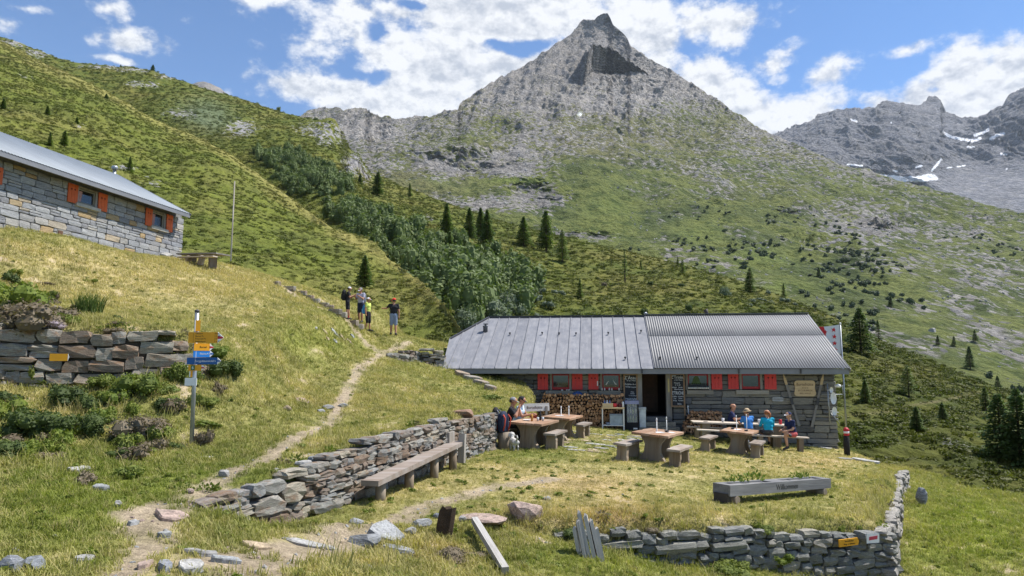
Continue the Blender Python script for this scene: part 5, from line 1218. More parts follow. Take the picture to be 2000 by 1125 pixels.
def on_table(t, x, y, z): return t.matrix_basis @ Vector((x, y, z))
bpy.context.view_layer.update()
def pole(label, base, h, r=.014, lean=(0, 0), cap=True):
    b = MB(); b.tube([(0, 0, 0), (lean[0]*h, lean[1]*h, h)], r, 8); o = b.build('parasol_pole', M_POLE, None, base); tag(o, label, 'pole', 'white parasol tubes')
    if cap: c = MB(); c.lathe([(r*1.15, 0), (r*1.5, .03), (r*1.4, .08), (.004, .10)], 8, (lean[0]*h, lean[1]*h, h-.02)); c.build('cap', M_WHITE, o)
    return o
p = on_table(T1, 0, .05, 0); pole('white parasol tube standing through the nearest table', p, 1.02)
p = onT(1303, 872); pole('white parasol tube just behind the nearest table', (*p, gz(*p)), .88)
p = on_table(T2, -.05, .0, 0); pole('white parasol tube standing through the right-hand table', p, 1.12)
p = on_table(L2, 0, .0, 0); pole('left white parasol tube of two at the empty table', p, .96)
p = on_table(L2, .14, .5, 0); pole('right white parasol tube of two at the empty table', p, .96)
p = onT(1350, 850); pole('tall white tube leaning at the left end of the long table', (*p, gz(*p)), 1.12, .018, (-.09, 0))
p = onT(1460, 874); pole('white tube behind the man in the light blue shirt', (*p, gz(*p)), 1.1)
p = onT(1561, 868); pole('thin white tube behind the woman in the navy cap', (*p, gz(*p)), 1.15)
# long table by the wall
def hl(s, y, z): return HF.w(s, y, z)
s0 = HF.at(1350, 822, -2.0)[0]; s1 = HF.at(1540, 826, -2.0)[0]; cs = (s0+s1)/2; c = hl(cs, -2.0, 0); lg = gz(c.x, c.y)
lt = empty('long_table', (c.x, c.y, lg), HF.ang, 'long pale plank table along the hut wall, with people on both sides', 'table', None, (0, math.atan(.03), HF.ang)); LTL = s1-s0
for i, y in enumerate((-.26, 0, .26)): b = MB(); b.box((0, y, .76), (LTL, .25, .05)); b.build('tabletop_plank', M_BEIGE, lt)
for x in (-LTL*.36, 0.1, LTL*.36): b = MB(); b.box((x, 0, .30), (.30, .5, .86)); b.build('leg', M_LEG, lt)
def lbench(label, sa, sb, y, h=.46):
    cs_ = (sa+sb)/2; c = hl(cs_, y, 0); t = empty('plank_bench', (c.x, c.y, gz(c.x, c.y)), HF.ang, label, 'bench', 'plank benches at the long table', (0, math.atan(.04), HF.ang)); b = MB(); b.box((0, 0, h), (sb-sa, .32, .045)); b.build('seat', M_BEIGE, t)
    for x in (-(sb-sa)*.36, (sb-sa)*.36): b = MB(); b.box((x, 0, h/2-.08), (.16, .28, h+.1)); b.build('leg', M_LEG, t)
    return t
lbench('plank bench behind the long table, against the wall', s0-.1, s1-.9, -1.25); sB0 = HF.at(1360, 838, -2.75)[0]; sB1 = HF.at(1577, 846, -2.75)[0]
lbench('plank bench at the left front of the long table', sB0, (sB0+sB1)/2-.15, -2.75); FB = lbench('plank bench on which the three people sit in front of the long table', (sB0+sB1)/2+.0, sB1, -2.75)
# long bench by the drystone wall
p0 = DAT(DL[2]+.15); p1 = DAT(DL[3]-.1); ang = math.atan2(p1[1]-p0[1], p1[0]-p0[0]); nx, ny = math.sin(ang), -math.cos(ang); ln = math.hypot(p1[0]-p0[0], p1[1]-p0[1])
q0 = (p0[0]+nx*.24, p0[1]+ny*.24); q1 = (p1[0]+nx*.24, p1[1]+ny*.24); z0 = P(0, 938, q0[1])[2]; z1 = P(0, 868, q1[1])[2]
lb = empty('long_bench', (q0[0], q0[1], gz(*q0)), 0, 'long weathered plank bench along the drystone wall', 'bench'); lo = Vector(lb.location)
A = Vector((q0[0], q0[1], z0))-lo; B_ = Vector((q1[0], q1[1], z1))-lo; d = B_-A; R = d.to_track_quat('X', 'Z').to_matrix()
b = MB(); b.box((A+B_)/2, (d.length+.5, .30, .085), R); b.build('seat', wood('long_bench_wood', (.15,.115,.09), (.27,.22,.18), axis=0, weather=(.29,.255,.23)), lb)
for t in (.04, .35, .68, .97):
    m = A+d*t; gzz = gz(m.x+lo.x, m.y+lo.y)-lo.z; b = MB(); b.tube([(m.x, m.y, gzz-.15), (m.x, m.y, m.z-.05)], [.09, .085], 9); b.build('leg', M_LEG, lb)
b = MB(); m = B_+d.normalized()*.15+Vector((nx*.12, ny*.12, 0)); b.box((m.x, m.y, m.z-.10), (.12, .14, .62), (0, .10, ang)); b.build('end_post', M_GREYWOODZ, lb)
b = MB(); m = B_-Vector((nx*.1, ny*.1, 0))+d.normalized()*.05; b.box((m.x, m.y, m.z+.08), (.34, .05, .36), (0, .0, ang)); b.build('back_board', M_GREYWOODZ, lb)
# bench with an inscribed backrest between the left tables
c = onT(1050, 853); bb = empty('backrest_bench', (c[0], c[1]+.3, gz(c[0], c[1])), A2+.18, 'grey bench with a lettered backrest board behind the couple\'s table', 'bench')
b = MB(); b.box((0, 0, .45), (1.1, .35, .05)); b.build('seat', M_GREYWOOD, bb); b = MB(); b.box((0, .19, .92), (1.15, .05, .26), (-.1, 0, 0)); bk = b.build('backrest', wood('bleached_board', (.40,.38,.35), (.55,.53,.50), axis=0), bb)
text(bk, "Bortelhütte", .13, (0, .16, .92), M_LETTER, (PI/2-.1, 0, 0))
for x in (-.45, .45): b = MB(); b.box((x, .17, .45), (.08, .06, 1.0)); b.build('post', M_GREYWOODZ, bb); b = MB(); b.box((x, -.05, .2), (.1, .28, .5)); b.build('leg', M_LEG, bb)
# stool log with a backpack
c = onT(984, 876); stool = MB().lathe([(.17, -.1), (.16, .15), (.165, .45), (.0, .455)], 12).build('log_stool', M_LEG, None, (c[0], c[1], gz(*c))); tag(stool, 'short upright log stool under the dark backpack', 'stool')
def backpack(label, loc, rz, mat, mat2, s=1.0, rot=(0, 0)):
    t = empty('backpack', loc, 0, label, 'backpack', None, (rot[0], rot[1], rz)); b = MB(); prof = []
    n = 14
    for k in range(9):
        z = k/8; w = .155*(1-.35*abs(z-.4)**1.6-(.45*(z-.8)/.2 if z > .8 else 0)); prof.append((z*.5*s, max(w, .05)*s))
    vs = []
    for z, w in prof:
        for k in range(n):
            q = 2*PI*k/n; cx_ = math.copysign(abs(math.cos(q))**.6, math.cos(q)); sy_ = math.copysign(abs(math.sin(q))**.6, math.sin(q)); vs.append((cx_*w, sy_*w*.62, z))
    fs = [(i*n+k, i*n+(k+1) % n, (i+1)*n+(k+1) % n, (i+1)*n+k) for i in range(8) for k in range(n)]+[tuple(reversed(range(n))), tuple(8*n+k for k in range(n))]
    b.add(vs, fs, 0, True).build('bag', mat, t)
    b = MB(); b.box((0, .105*s, .17*s), (.2*s, .05*s, .22*s), (0, 0, 0), 0, .9).build('pocket', mat2, t)
    for x in (-.09, .09): b = MB(); b.tube([(x*s, -.08*s, .42*s), (x*s*1.15, -.15*s, .34*s), (x*s*1.1, -.13*s, .18*s), (x*s, -.08*s, .05*s)], .018*s, 6); b.build('strap', mat2, t)
    return t
M_NAVYB = plain('navy_fabric', (.018,.025,.055), .85); M_BLKF = plain('black_fabric', (.014,.014,.016), .85); M_REDFB = plain('red_fabric', (.45,.06,.03), .8); M_BLUEF = plain('sky_blue_fabric', (.05,.25,.55), .8); M_GREYF = plain('grey_fabric', (.16,.17,.20), .85)
backpack('dark navy and orange backpack on the log stool beside the couple', (c[0]-.02, c[1]-.02, gz(*c)+.44), .9, M_NAVYB, M_REDFB, 1.15)
c = onT(1459, 880); backpack('grey backpack on the ground under the right-hand table', (c[0], c[1], gz(*c)), .4, M_GREYF, M_NAVYB, .75)
c = hit(968, 835); backpack('black rucksack leaning on the drystone wall behind the couple', (c.x, c.y, c.z+.1), 1.2, M_BLKF, M_GREYF, .9)
# things on the tables
def small(name, label, cat, mat, loc, mbf, group=None): o = mbf.build(name, mat, None, loc); return tag(o, label, cat, group)
M_PAPER = plain('paper', (.70,.70,.72), .8); M_GLASSW = plain('clear_tumbler', (.55,.58,.60), .15, spec=.6); M_BEER = plain('amber_drink', (.45,.22,.04), .2); M_CANRED = plain('red_can', (.55,.03,.04), .35)
def cup(r=.04, h=.12): return MB().lathe([(r*.8, 0), (r, h), (r*.88, h), (r*.7, .01)], 10)
for i, (t, x, y, lb_, w) in enumerate([(T1, .06, -.2, 'white menu sheet on the nearest table', .24), (T1, .3, .25, 'small pale sheet by the tube on the nearest table', .14), (T2, -.12, .05, 'menu sheets on the right-hand table', .28), (L2, -.1, .0, 'white sheet on the empty table by the firewood', .26)]):
    small('menu_sheet', lb_, 'menu', M_PAPER, on_table(t, x, y, .724), MB().box((0, 0, .002), (w, .2, .004), (0, 0, .4)))
for t, x, y, lb_ in [(T1, .16, .3, 'dark ashtray on the nearest table'), (T2, .2, -.1, 'dark ashtray on the right-hand table'), (T2, -.25, .15, 'second dark ashtray beside the sheets on the right-hand table')]:
    small('ashtray', lb_, 'ashtray', M_DARKMETAL, on_table(t, x, y, .724), MB().lathe([(.05, 0), (.07, .045), (.055, .045), (.045, .01)], 10))
for x, y, lb_, h, m_ in [(.0, -.25, 'tall beer glass in front of the couple', .18, M_BEER), (.12, -.05, 'clear tumbler right of the beer glass before the couple', .11, M_GLASSW), (.22, .12, 'clear tumbler farthest right on the couple\'s table', .11, M_GLASSW), (-.12, .15, 'second beer glass before the person with the black cap', .17, M_BEER)]:
    small('drinking_glass', lb_, 'glass', m_, on_table(L1, x, y, .724), cup(.035, h), 'glasses on the couple\'s table')
small('dark_bottle', 'dark slim bottle standing on the couple\'s table', 'bottle', M_BLACK, on_table(L1, .08, .35, .724), MB().lathe([(.035, 0), (.035, .16), (.014, .21), (.014, .28)], 10)); small('plate', 'white plate with food before the person in the grey cap', 'plate', M_WHITE, on_table(L1, -.2, -.1, .724), MB().lathe([(.06, 0), (.12, .02), (.11, .022), (.05, .006)], 14))
small('red_bag', 'small red bag on the bench by the couple\'s table', 'bag', M_REDFB, tuple(Vector(bb.location)+Vector((-.12, -.02, .475))), MB().box((0, 0, .12), (.30, .2, .24), None, 0, .75)); small('dark_bag', 'dark brown bag right of the small red bag', 'bag', plain('dark_brown_fabric', (.05,.022,.018), .8), tuple(Vector(bb.location)+Vector((.22, 0, .475))), MB().lathe([(.13, 0), (.16, .07), (.11, .15), (.03, .18)], 10))
def LTat(px, y, z=.79):
    s_, _ = HF.at(px, 820, -2.0+y); v = hl(s_, -2.0+y, 0); return (v.x, v.y, lg+z-.03*(s_-cs))
small('mug', 'white mug on the long table left of the bald man', 'mug', M_PAPER, LTat(1412, -.05), cup(.055, .15)); small('jug', 'white jug on the long table between the blue shirts', 'jug', M_WHITE, LTat(1483, .0), cup(.065, .16)); small('drink_can', 'red and white can on the long table before the navy-capped woman', 'can', M_CANRED, LTat(1524, 0), MB().lathe([(.05, 0), (.055, .02), (.055, .17), (.04, .18)], 10))
small('phone', 'dark phone lying on the left of the long table', 'phone', M_BLACK, LTat(1378, -.2), MB().box((0, 0, .008), (.15, .08, .012)))
# ---------------------------------------------------------------- at the hut wall
def HL(px, py, yl): s_, z_ = HF.at(px, py, yl); return s_, z_
def board(label, a, b_, c, d, lines, legpost=False):
    x0, z1 = HL(a, c, -.14); x1, z0 = HL(b_, d, -.14); w = x1-x0; h = z1-z0; o = empty('chalkboard', HF.w((x0+x1)/2, -.14, z0), HF.ang, label, 'chalkboard', 'chalkboards beside the door')
    b = MB(); b.box((0, .0, h/2), (w-.05, .02, h-.05)); pn = b.build('board', M_BLACK, o)
    f = MB(); f.box((-w/2+.03, -.005, h/2), (.06, .045, h)).box((w/2-.03, -.005, h/2), (.06, .045, h)).box((0, -.005, h-.03), (w-.12, .045, .06)).box((0, -.005, .03), (w-.12, .045, .06)); f.build('frame', M_FRAME, o)
    for s_, sz, x_, zf, sx_ in lines: text(pn, s_, sz*h, (x_*w, -.012, zf*h), M_CHALK, extrude=.0008, sx=sx_)
    if legpost: b = MB(); b.box((w/2-.02, .02, -.12), (.06, .05, .5)); b.build('support', M_FRAME, o)
    return o
board('chalkboard left of the door, half hidden by the drinks cooler', 1217, 1246.5, 730, 797, [("Z'Ässu", .14, 0, .88, .95), ('uf der Hütte', .055, .05, .80, .95), ('Suppe', .07, -.2, .70, 1), ('mit Brot', .05, .18, .69, 1), ('Rösti', .06, -.2, .62, 1), ('mit Spiegelei', .05, .14, .61, .9), ('Käse', .05, .12, .47, 1), ('Speck', .05, .12, .42, 1), ('Trockenfleisch', .045, .14, .36, .9), ("Z'MARENDE", .105, 0, .25, .62), ('Kuchen', .045, 0, .15, 1)])
board('chalkboard right of the door with white chalk lists', 1309, 1338.5, 729, 795, [("Z'Trinku", .13, 0, .88, .85), ('uf der Hütte', .05, .06, .80, .95), ('Mineral', .055, -.05, .71, 1), ('3 / 5 dl', .055, 0, .65, 1), ('Apfelsaft', .05, -.24, .58, .8), ('Rivella', .05, .2, .58, .9), ('Bier', .055, -.12, .52, 1), ('Weisswein', .05, .18, .52, .8), ("Z'TRICHE", .13, 0, .41, .66), ('Kaffee', .05, -.22, .31, 1), ('Schokolade', .05, .2, .31, .75), ('Tee', .05, -.22, .25, 1), ('Wein', .05, .18, .25, 1), ('Sirup', .05, -.22, .19, 1), ('Fendant', .05, .2, .19, .9), ('Dôle', .06, .1, .09, 1)], True)
# carved name board
x0, z1 = HL(1550, 743, -.06); x1, z0 = HL(1594, 774, -.06); w = x1-x0; h = z1-z0
sg = empty('name_board', HF.w((x0+x1)/2, -.06, z0), HF.ang, 'pale scalloped wooden name board on the wall between the crossed skis', 'sign')
ol = []
def arc(cx, cz, r0, a0, a1, n=6): return [(cx+r0*math.cos(math.radians(a0+(a1-a0)*k/n)), cz+r0*math.sin(math.radians(a0+(a1-a0)*k/n))) for k in range(n+1)]
r_ = h*.2
ol = arc(w/2-r_, r_, r_, -90, 30)+[(w/2-r_*.35, h*.5)]+arc(w/2-r_*1.1, h-r_, r_, -30, 90)+arc(-w/2+r_*1.1, h-r_, r_, 90, 210)+[(-w/2+r_*.35, h*.5)]+arc(-w/2+r_, r_, r_, 150, 270)
b = MB(); b.prism(ol, -.025, .025); pb = b.build('board', M_PINE, sg)
for s_, sz, zf, sx_ in (('Bortelhütte', .27, .74, .82), ('2113 m', .13, .53, 1.0), ('SKI-CLUB SIMPLON', .145, .36, .72), ('BRIG  WALLIS', .13, .18, .85)): text(pb, s_, sz*h, (0, -.027, zf*h), M_LETTER, sx=sx_)
x0, z1 = HL(1507, 775.5, -.05); x1, z0 = HL(1531, 784, -.05); pq = empty('plaque', HF.w((x0+x1)/2, -.05, (z0+z1)/2), HF.ang, 'small pale oblong plaque on the wall left of the skis', 'plaque'); b = MB(); w, h = x1-x0, z1-z0
b.prism(arc(w/2-h/2, 0, h/2, -90, 90)+arc(-w/2+h/2, 0, h/2, 90, 270), -.015, .015); pp = b.build('plate', plain('plaque_grey', (.36,.37,.37), .6), pq); text(pp, 'HERZLICH WILLKOMMEN', h*.42, (0, -.017, 0), M_LETTER, sx=.8)
def ski(label, a, b_, c, d, yl=-.12):
    p, q = HL(a, b_, yl), HL(c, d, yl); dv = Vector((p[0]-q[0], 0, p[1]-q[1])); L_ = dv.length; ang = math.atan2(dv.x, dv.z); o = empty('old_ski', HF.w(q[0], yl, q[1]), 0, label, 'ski', 'old wooden skis on the wall', Euler((0, ang, HF.ang)))
    b = MB(); n = 14; ol = []
    for k in range(n+1):
        t = k/n; w = .055-.012*math.sin(PI*t)+(-.05*((t-.9)/.1) if t > .9 else 0); ol.append((max(w, .004), t*L_))
    b.prism(ol+[(-x, z) for x, z in ol][::-1], -.012, .012); b.build('plank', wood('ski_wood', (.16,.15,.14), (.26,.24,.21), axis=2), o); b = MB(); b.box((0, -.02, L_*.48), (.10, .035, .28)); b.build('binding', M_DARKMETAL, o)
    b = MB(); b.prism([(max(.055-.012*math.sin(PI*t)+(-.05*((t-.9)/.1) if t > .9 else 0), .004)+.001, t*L_) for t in (.8, .86, .9, .95, 1.0)]+[(-max(.055-.012*math.sin(PI*t)+(-.05*((t-.9)/.1) if t > .9 else 0), .004)-.001, t*L_) for t in (1.0, .95, .9, .86, .8)], -.014, .014); b.build('tip', M_PINE, o)
ski('old wooden ski left of the name board, leaning to the left', 1530, 731, 1561, 832); ski('old wooden ski right of the name board, leaning to the right', 1608, 731, 1586, 834)
# antenna mast at the right corner
x0, z1 = HL(1617, 748, -.25); _, z0 = HL(1622, 828, -.25); an = empty('antenna_mast', HF.w(x0, -.25, z0), HF.ang, 'antenna mast with small white dishes at the right corner of the hut', 'antenna'); H_ = z1-z0
b = MB(); b.tube([(0, 0, 0), (-.03, 0, H_)], .028, 8); b.build('mast', M_STEEL, an); b = MB(); b.tube([(-.2, .1, .45), (.35, 0, .45)], .015, 6).tube([(.05, 0, .42), (.38, 0, .02)], .015, 6).tube([(-.25, .05, H_*.72), (.55, 0, H_*.72)], .013, 6).tube([(.55, 0, H_*.72), (.55, 0, H_*.95)], .013, 6); b.build('bracket', M_STEEL, an)
def dish(px, py, rx, rz, nm='dish'):
    s_, z_ = HL(px, py, -.42); b = MB(); prof = []
    n = 16; vs = [(0, .07, 0)]; fs = []
    for j, q in enumerate((.5, .8, 1)):
        for k in range(n): vs.append((rx*q*math.cos(2*PI*k/n), .07*(1-q*q), rz*q*math.sin(2*PI*k/n)))
    fs = [(0, 1+(k+1) % n, 1+k) for k in range(n)]+[(1+j*n+k, 1+j*n+(k+1) % n, 1+(j+1)*n+(k+1) % n, 1+(j+1)*n+k) for j in range(2) for k in range(n)]
    b.add(vs, fs, 0, True); b.tube([(0, .07, 0), (-.06, .2, 0)], .02, 6); b.build(nm, M_WHITE, an, (s_-x0, -.17, z_-z0), (0, 0, .25))
dish(1628, 778, .13, .24); dish(1630, 803, .11, .17); dish(1624, 762, .08, .12)
s_, z_ = HL(1636, 754, -.4); b = MB(); b.lathe([(.10, -.05), (.13, -.02), (.12, .05), (.02, .08)], 10); b.build('radome', M_WHITE, an, (s_-x0, -.17, z_-z0))
# firewood
M_LOGEND, n_, b_e = new_mat('split_firewood'); v_ = n_.new('ShaderNodeTexCoord').outputs['Object']; isl = n_.new('ShaderNodeNewGeometry').outputs['Random Per Island']
cc_ = n_.ramp(isl, [(0, (.19,.10,.05)), (.4, (.42,.23,.115)), (.75, (.55,.34,.19)), (1, (.31,.16,.075))]); n_.put(b_e.inputs['Base Color'], n_.mix(1.0, cc_, n_.vmath('SCALE', (1, 1, 1), n_.rng(n_.noise(v_, 60, 3, .6), .3, .7, .7, 1.3)), 'MULTIPLY')); b_e.inputs['Roughness'].default_value = .9
def woodpile(label, a, b2, top, bot, yl, seed, dep=.42):
    rnd = random.Random(seed); x0, z1 = HL(a, top, yl); x1, z0 = HL(b2, bot, yl); c = HF.w((x0+x1)/2, yl, z0); o = empty('firewood_pile', c, HF.ang, label, 'firewood'); b = MB(); z = 0; row = 0; s_ = .12
    while z < z1-z0:
        x = -(x1-x0)/2+(.5*s_ if row % 2 else 0)
        while x < (x1-x0)/2:
            zj = rnd.uniform(-.03, .03)
            if z < (z1-z0)*(min(1, (x+(x1-x0)/2)/.8+.55))+rnd.uniform(-.06, .04):
                r = rnd.uniform(.052, .078); k = rnd.choice((3, 3, 4, 6)); a0 = rnd.uniform(0, 6.28); y0 = rnd.uniform(-.06, .05)
                ol = [(x+r*math.cos(a0+2*PI*i/k)*rnd.uniform(.85, 1.15), z+zj+s_/2+r*math.sin(a0+2*PI*i/k)*rnd.uniform(.85, 1.15)) for i in range(k)]; b.prism(ol, y0, y0+dep)
            x += s_*rnd.uniform(.80, 1.15)
        z += s_*.86; row += 1
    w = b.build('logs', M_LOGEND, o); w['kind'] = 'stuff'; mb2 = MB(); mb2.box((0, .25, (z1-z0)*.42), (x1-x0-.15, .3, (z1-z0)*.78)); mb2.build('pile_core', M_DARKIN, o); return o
woodpile('big stack of split firewood under the left windows', 1048, 1217, 771, 846, -.62, 3); woodpile('low stack of firewood behind the left end of the long table', 1336, 1412, 806, 846, -.62, 4)
s_, z_ = HL(1128, 768, -.35); small('blue_cloth', 'blue cloth lying on top of the big firewood stack', 'cloth', plain('blue_cloth', (.02,.07,.22), .8), HF.w(s_, -.45, z_-.02), MB().lathe([(.22, -.06), (.2, .03), (.1, .09), (.02, .11)], 9))
# serving table by the door
x0, z1 = HL(1175, 795, -1.05); x1, z0 = HL(1220, 833, -1.05); c = HF.w((x0+x1)/2, -.95, 0); tz = gz(c.x, c.y); w = x1-x0; hT = z1-tz
sv = empty('serving_table', (c.x, c.y, tz), HF.ang, 'white-legged serving table with a lower shelf beside the drinks cooler', 'table'); b = MB(); b.box((0, 0, hT-.03), (w, .5, .06)); b.build('tabletop', M_PINE, sv)
for x in (-w/2+.03, w/2-.03):
    for y in (-.21, .21): b = MB(); b.box((x, y, hT/2-.05), (.045, .045, hT)); b.build('leg', M_WHITE, sv)
b = MB(); b.box((0, 0, .17), (w-.1, .44, .03)); b.build('shelf', M_WHITE, sv)
def SV(px, y, z): return HF.w(HL(px, 795, -.95+y)[0], -.95+y, tz+z)
cr = empty('wooden_crate', SV(1187, -.08, hT), HF.ang, 'light wooden crate with bottles on the serving table', 'crate'); b = MB(); b.box((0, -.14, .08), (.42, .02, .15)).box((0, .14, .08), (.42, .02, .15)).box((-.2, 0, .08), (.02, .26, .15)).box((.2, 0, .08), (.02, .26, .15)).box((0, 0, .01), (.4, .27, .018)); b.build('box', M_PINE, cr)
M_BOTB = plain('blue_label_bottle', (.10,.16,.34), .3)
for i, px in enumerate((1181, 1186, 1191)): small('jar', ['left', 'middle', 'right'][i]+' blue and white jar standing in the wooden crate', 'jar', [M_BOTB, M_WHITE, M_BOTB][i], SV(px, -.06, hT+.02), MB().lathe([(.04, 0), (.045, .15), (.02, .2), (.02, .25)], 9), 'jars in the crate')
small('fire_bucket', 'shiny red pot on the serving table', 'pot', M_CANRED, SV(1201, -.08, hT), MB().lathe([(.08, 0), (.1, .1), (.09, .14), (.02, .16)], 12)); small('pot', 'dark red pot right of the shiny red pot', 'pot', plain('dark_red_pot', (.10,.015,.018), .4), SV(1211, -.02, hT), MB().lathe([(.09, 0), (.09, .13), (.02, .15)], 12)); small('paper_roll', 'white paper roll on the right end of the serving table', 'paper roll', M_WHITE, SV(1217, -.1, hT), MB().lathe([(.04, 0), (.04, .22), (.01, .22)], 10))
co = empty('cool_box', SV(1203, -.02, .185), HF.ang, 'grey blue cool box on the shelf of the serving table', 'cool box'); b = MB(); b.box((0, 0, .19), (.5, .32, .37)); b.build('box', plain('cool_box_grey', (.30,.36,.42), .5), co); b = MB(); b.box((0, 0, .40), (.53, .35, .06)); b.build('lid', plain('cool_box_lid', (.22,.27,.34), .5), co)
small('bowl', 'small blue-grey bowl left of the cool box', 'bowl', plain('bowl_blue', (.22,.27,.36), .4), SV(1188, -.05, .185), MB().lathe([(.08, 0), (.12, .09), (.11, .09), (.06, .02)], 12))
# drinks cooler
x0, z1 = HL(1221, 783, -.85); x1, _ = HL(1247, 783, -.85); c = HF.w((x0+x1)/2, -.65, 0); fz = gz(c.x, c.y); w = x1-x0; h = z1-fz
fr = empty('drinks_cooler', (c.x, c.y, fz), HF.ang, 'black glass-fronted drinks cooler left of the door', 'fridge'); b = MB(); b.box((-w/2+.03, 0, h/2), (.06, .5, h)).box((w/2-.03, 0, h/2), (.06, .5, h)).box((0, 0, .17), (w-.12, .5, .34)).box((0, .22, h/2+.1), (w-.12, .05, h-.5)).box((0, 0, h*.80), (w-.14, .42, .02)).box((0, 0, h*.55), (w-.14, .42, .02)); b.build('cabinet', M_BLKF, fr)
b = MB(); b.box((0, -.01, h-.06), (w+.02, .53, .13)); b.build('header', plain('lilac_header', (.26,.27,.42), .4), fr); b = MB(); b.box((.12, -.26, .1), (.16, .02, .06)).box((.12, -.27, .1), (.11, .02, .03)); b.build('vent', M_WHITE, fr)
M_CLEAR, ng, bg_ = new_mat('cooler_glass'); bg_.inputs['Base Color'].default_value = (.9, .95, 1, 1); bg_.inputs['Roughness'].default_value = .05; bg_.inputs['Alpha'].default_value = .15
b = MB(); b.box((0, -.245, h*.60), (w-.12, .008, h*.62)); b.build('glass_door', M_CLEAR, fr); M_BOTG = plain('green_bottle', (.22,.26,.06), .25); M_BOTY = plain('pale_bottle', (.45,.44,.36), .25)
for j, zz in enumerate((.345, h*.55+.012, h*.80+.012)):
    for k in range(4):
        hb = min(.30, (h*.55-.37 if j == 0 else h*.22)); b = MB(); b.lathe([(.036, 0), (.036, hb*.6), (.014, hb*.78), (.014, hb)], 8); o = b.build('drink_bottle', M_BOTG if (j == 0 or (k+j) % 3 == 0) else M_BOTY, None, HF.w(0, 0, 0)); o.location = HF.w((x0+x1)/2-w*.3+w*.2*k, -.65-.1, fz+zz); tag(o, '%s bottle from the left on the %s shelf of the drinks cooler' % (['first', 'second', 'third', 'fourth'][k], ['bottom', 'middle', 'top'][j]), 'bottle', 'bottles in the drinks cooler')
x0, z1 = HL(1248, 796, -.75); x1, _ = HL(1261.5, 796, -.75); c = HF.w((x0+x1)/2, -.62, 0); bz = gz(c.x, c.y)+.05; tb = empty('waste_bin', (c.x, c.y, bz), HF.ang, 'white plastic bin with a lid just left of the doorway', 'bin'); w = x1-x0; h = z1-bz
b = MB(); b.box((0, 0, h*.46), (w*.88, w*.8, h*.92), None, 0, 1.12); b.build('body', plain('bin_plastic', (.60,.63,.64), .4), tb); b = MB(); b.box((0, 0, h*.96), (w*1.08, w, h*.10)); b.build('lid', plain('bin_lid', (.50,.52,.53), .4), tb)
# wine bottles on the sill, glasses on the other sill
M_WINE = plain('dark_wine_glass', (.012,.016,.012), .15, spec=.6); M_LABEL = plain('wine_label', (.62,.60,.55), .8); x0, x1, z0, z1 = wr[2]
for k in range(11):
    o = MB().lathe([(.034, 0), (.036, .16), (.013, .21), (.013, .28)], 9).build('wine_bottle', M_WINE, None, HF.w(x0+.03+(x1-x0-.06)*k/10, -.06-.02*(k % 2), HF.at(1360, 762)[1]+.0)); tag(o, '%s dark wine bottle from the left on the window sill right of the door' % ['first', 'second', 'third', 'fourth', 'fifth', 'sixth', 'seventh', 'eighth', 'ninth', 'tenth', 'last'][k], 'bottle', 'wine bottles on the window sill'); MB().lathe([(.0375, .05), (.0375, .12)], 9).build('label', M_LABEL, o)
for k, px in enumerate((1176, 1181, 1190, 1195, 1209)): s_, z_ = HL(px, 762.5, -.05); small('candle_glass', '%s small white glass from the left on the sill of the curtained window' % ['first', 'second', 'third', 'fourth', 'fifth'][k], 'glass', M_WHITE, HF.w(s_, -.08, z_-.005), MB().lathe([(.02, 0), (.03, .03), (.02, .1), (.008, .11)], 8), 'small glasses on the sill')
for k, px in enumerate((1098, 1107, 1111)): s_, z_ = HL(px, 762.5, -.05); small('ornament', ['shell-shaped white ornament', 'round white ornament', 'square white ornament'][k]+' on the sill of the leftmost window', 'ornament', M_WHITE, HF.w(s_, -.08, z_-.005), MB().lathe([(.03+.02*(k == 0), 0), (.04, .03), (.01, .05)], 8))
s_, z_ = HL(1167, 749, -.1); small('thermometer', 'white thermometer on the edge of the third red shutter from the left', 'thermometer', M_WHITE, HF.w(s_, -.10, z_), MB().box((0, 0, 0), (.04, .02, .2)))
# ---------------------------------------------------------------- signpost
g = hit(374, 870); top = P(385, 608, g.y); sp = empty('signpost', g, 0, 'galvanised hiking signpost with yellow and blue arrow boards', 'signpost'); lean = (top[0]-g.x)/(top[2]-g.z); hS = top[2]-g.z
b = MB(); b.tube([(0, 0, -.2), (lean*hS, 0, hS)], .036, 12); b.build('post', M_STEEL, sp); b = MB(); b.lathe([(.042, -.02), (.042, .02), (.0, .035)], 10, (lean*hS, 0, hS)); b.build('cap', M_DARKMETAL, sp)
M_YEL = plain('sign_yellow', (.72,.33,.012), .5, var=.06); M_BLU = plain('sign_blue', (.012,.09,.30), .5, var=.06); M_BLU2 = plain('sign_light_blue', (.02,.20,.60), .5, var=.05); M_SWH = plain('sign_white', (.75,.75,.74), .5, var=.05); M_SRED = plain('sign_red', (.45,.02,.03), .5, var=.05); M_SBLK = plain('sign_black', (.03,.025,.01), .6)
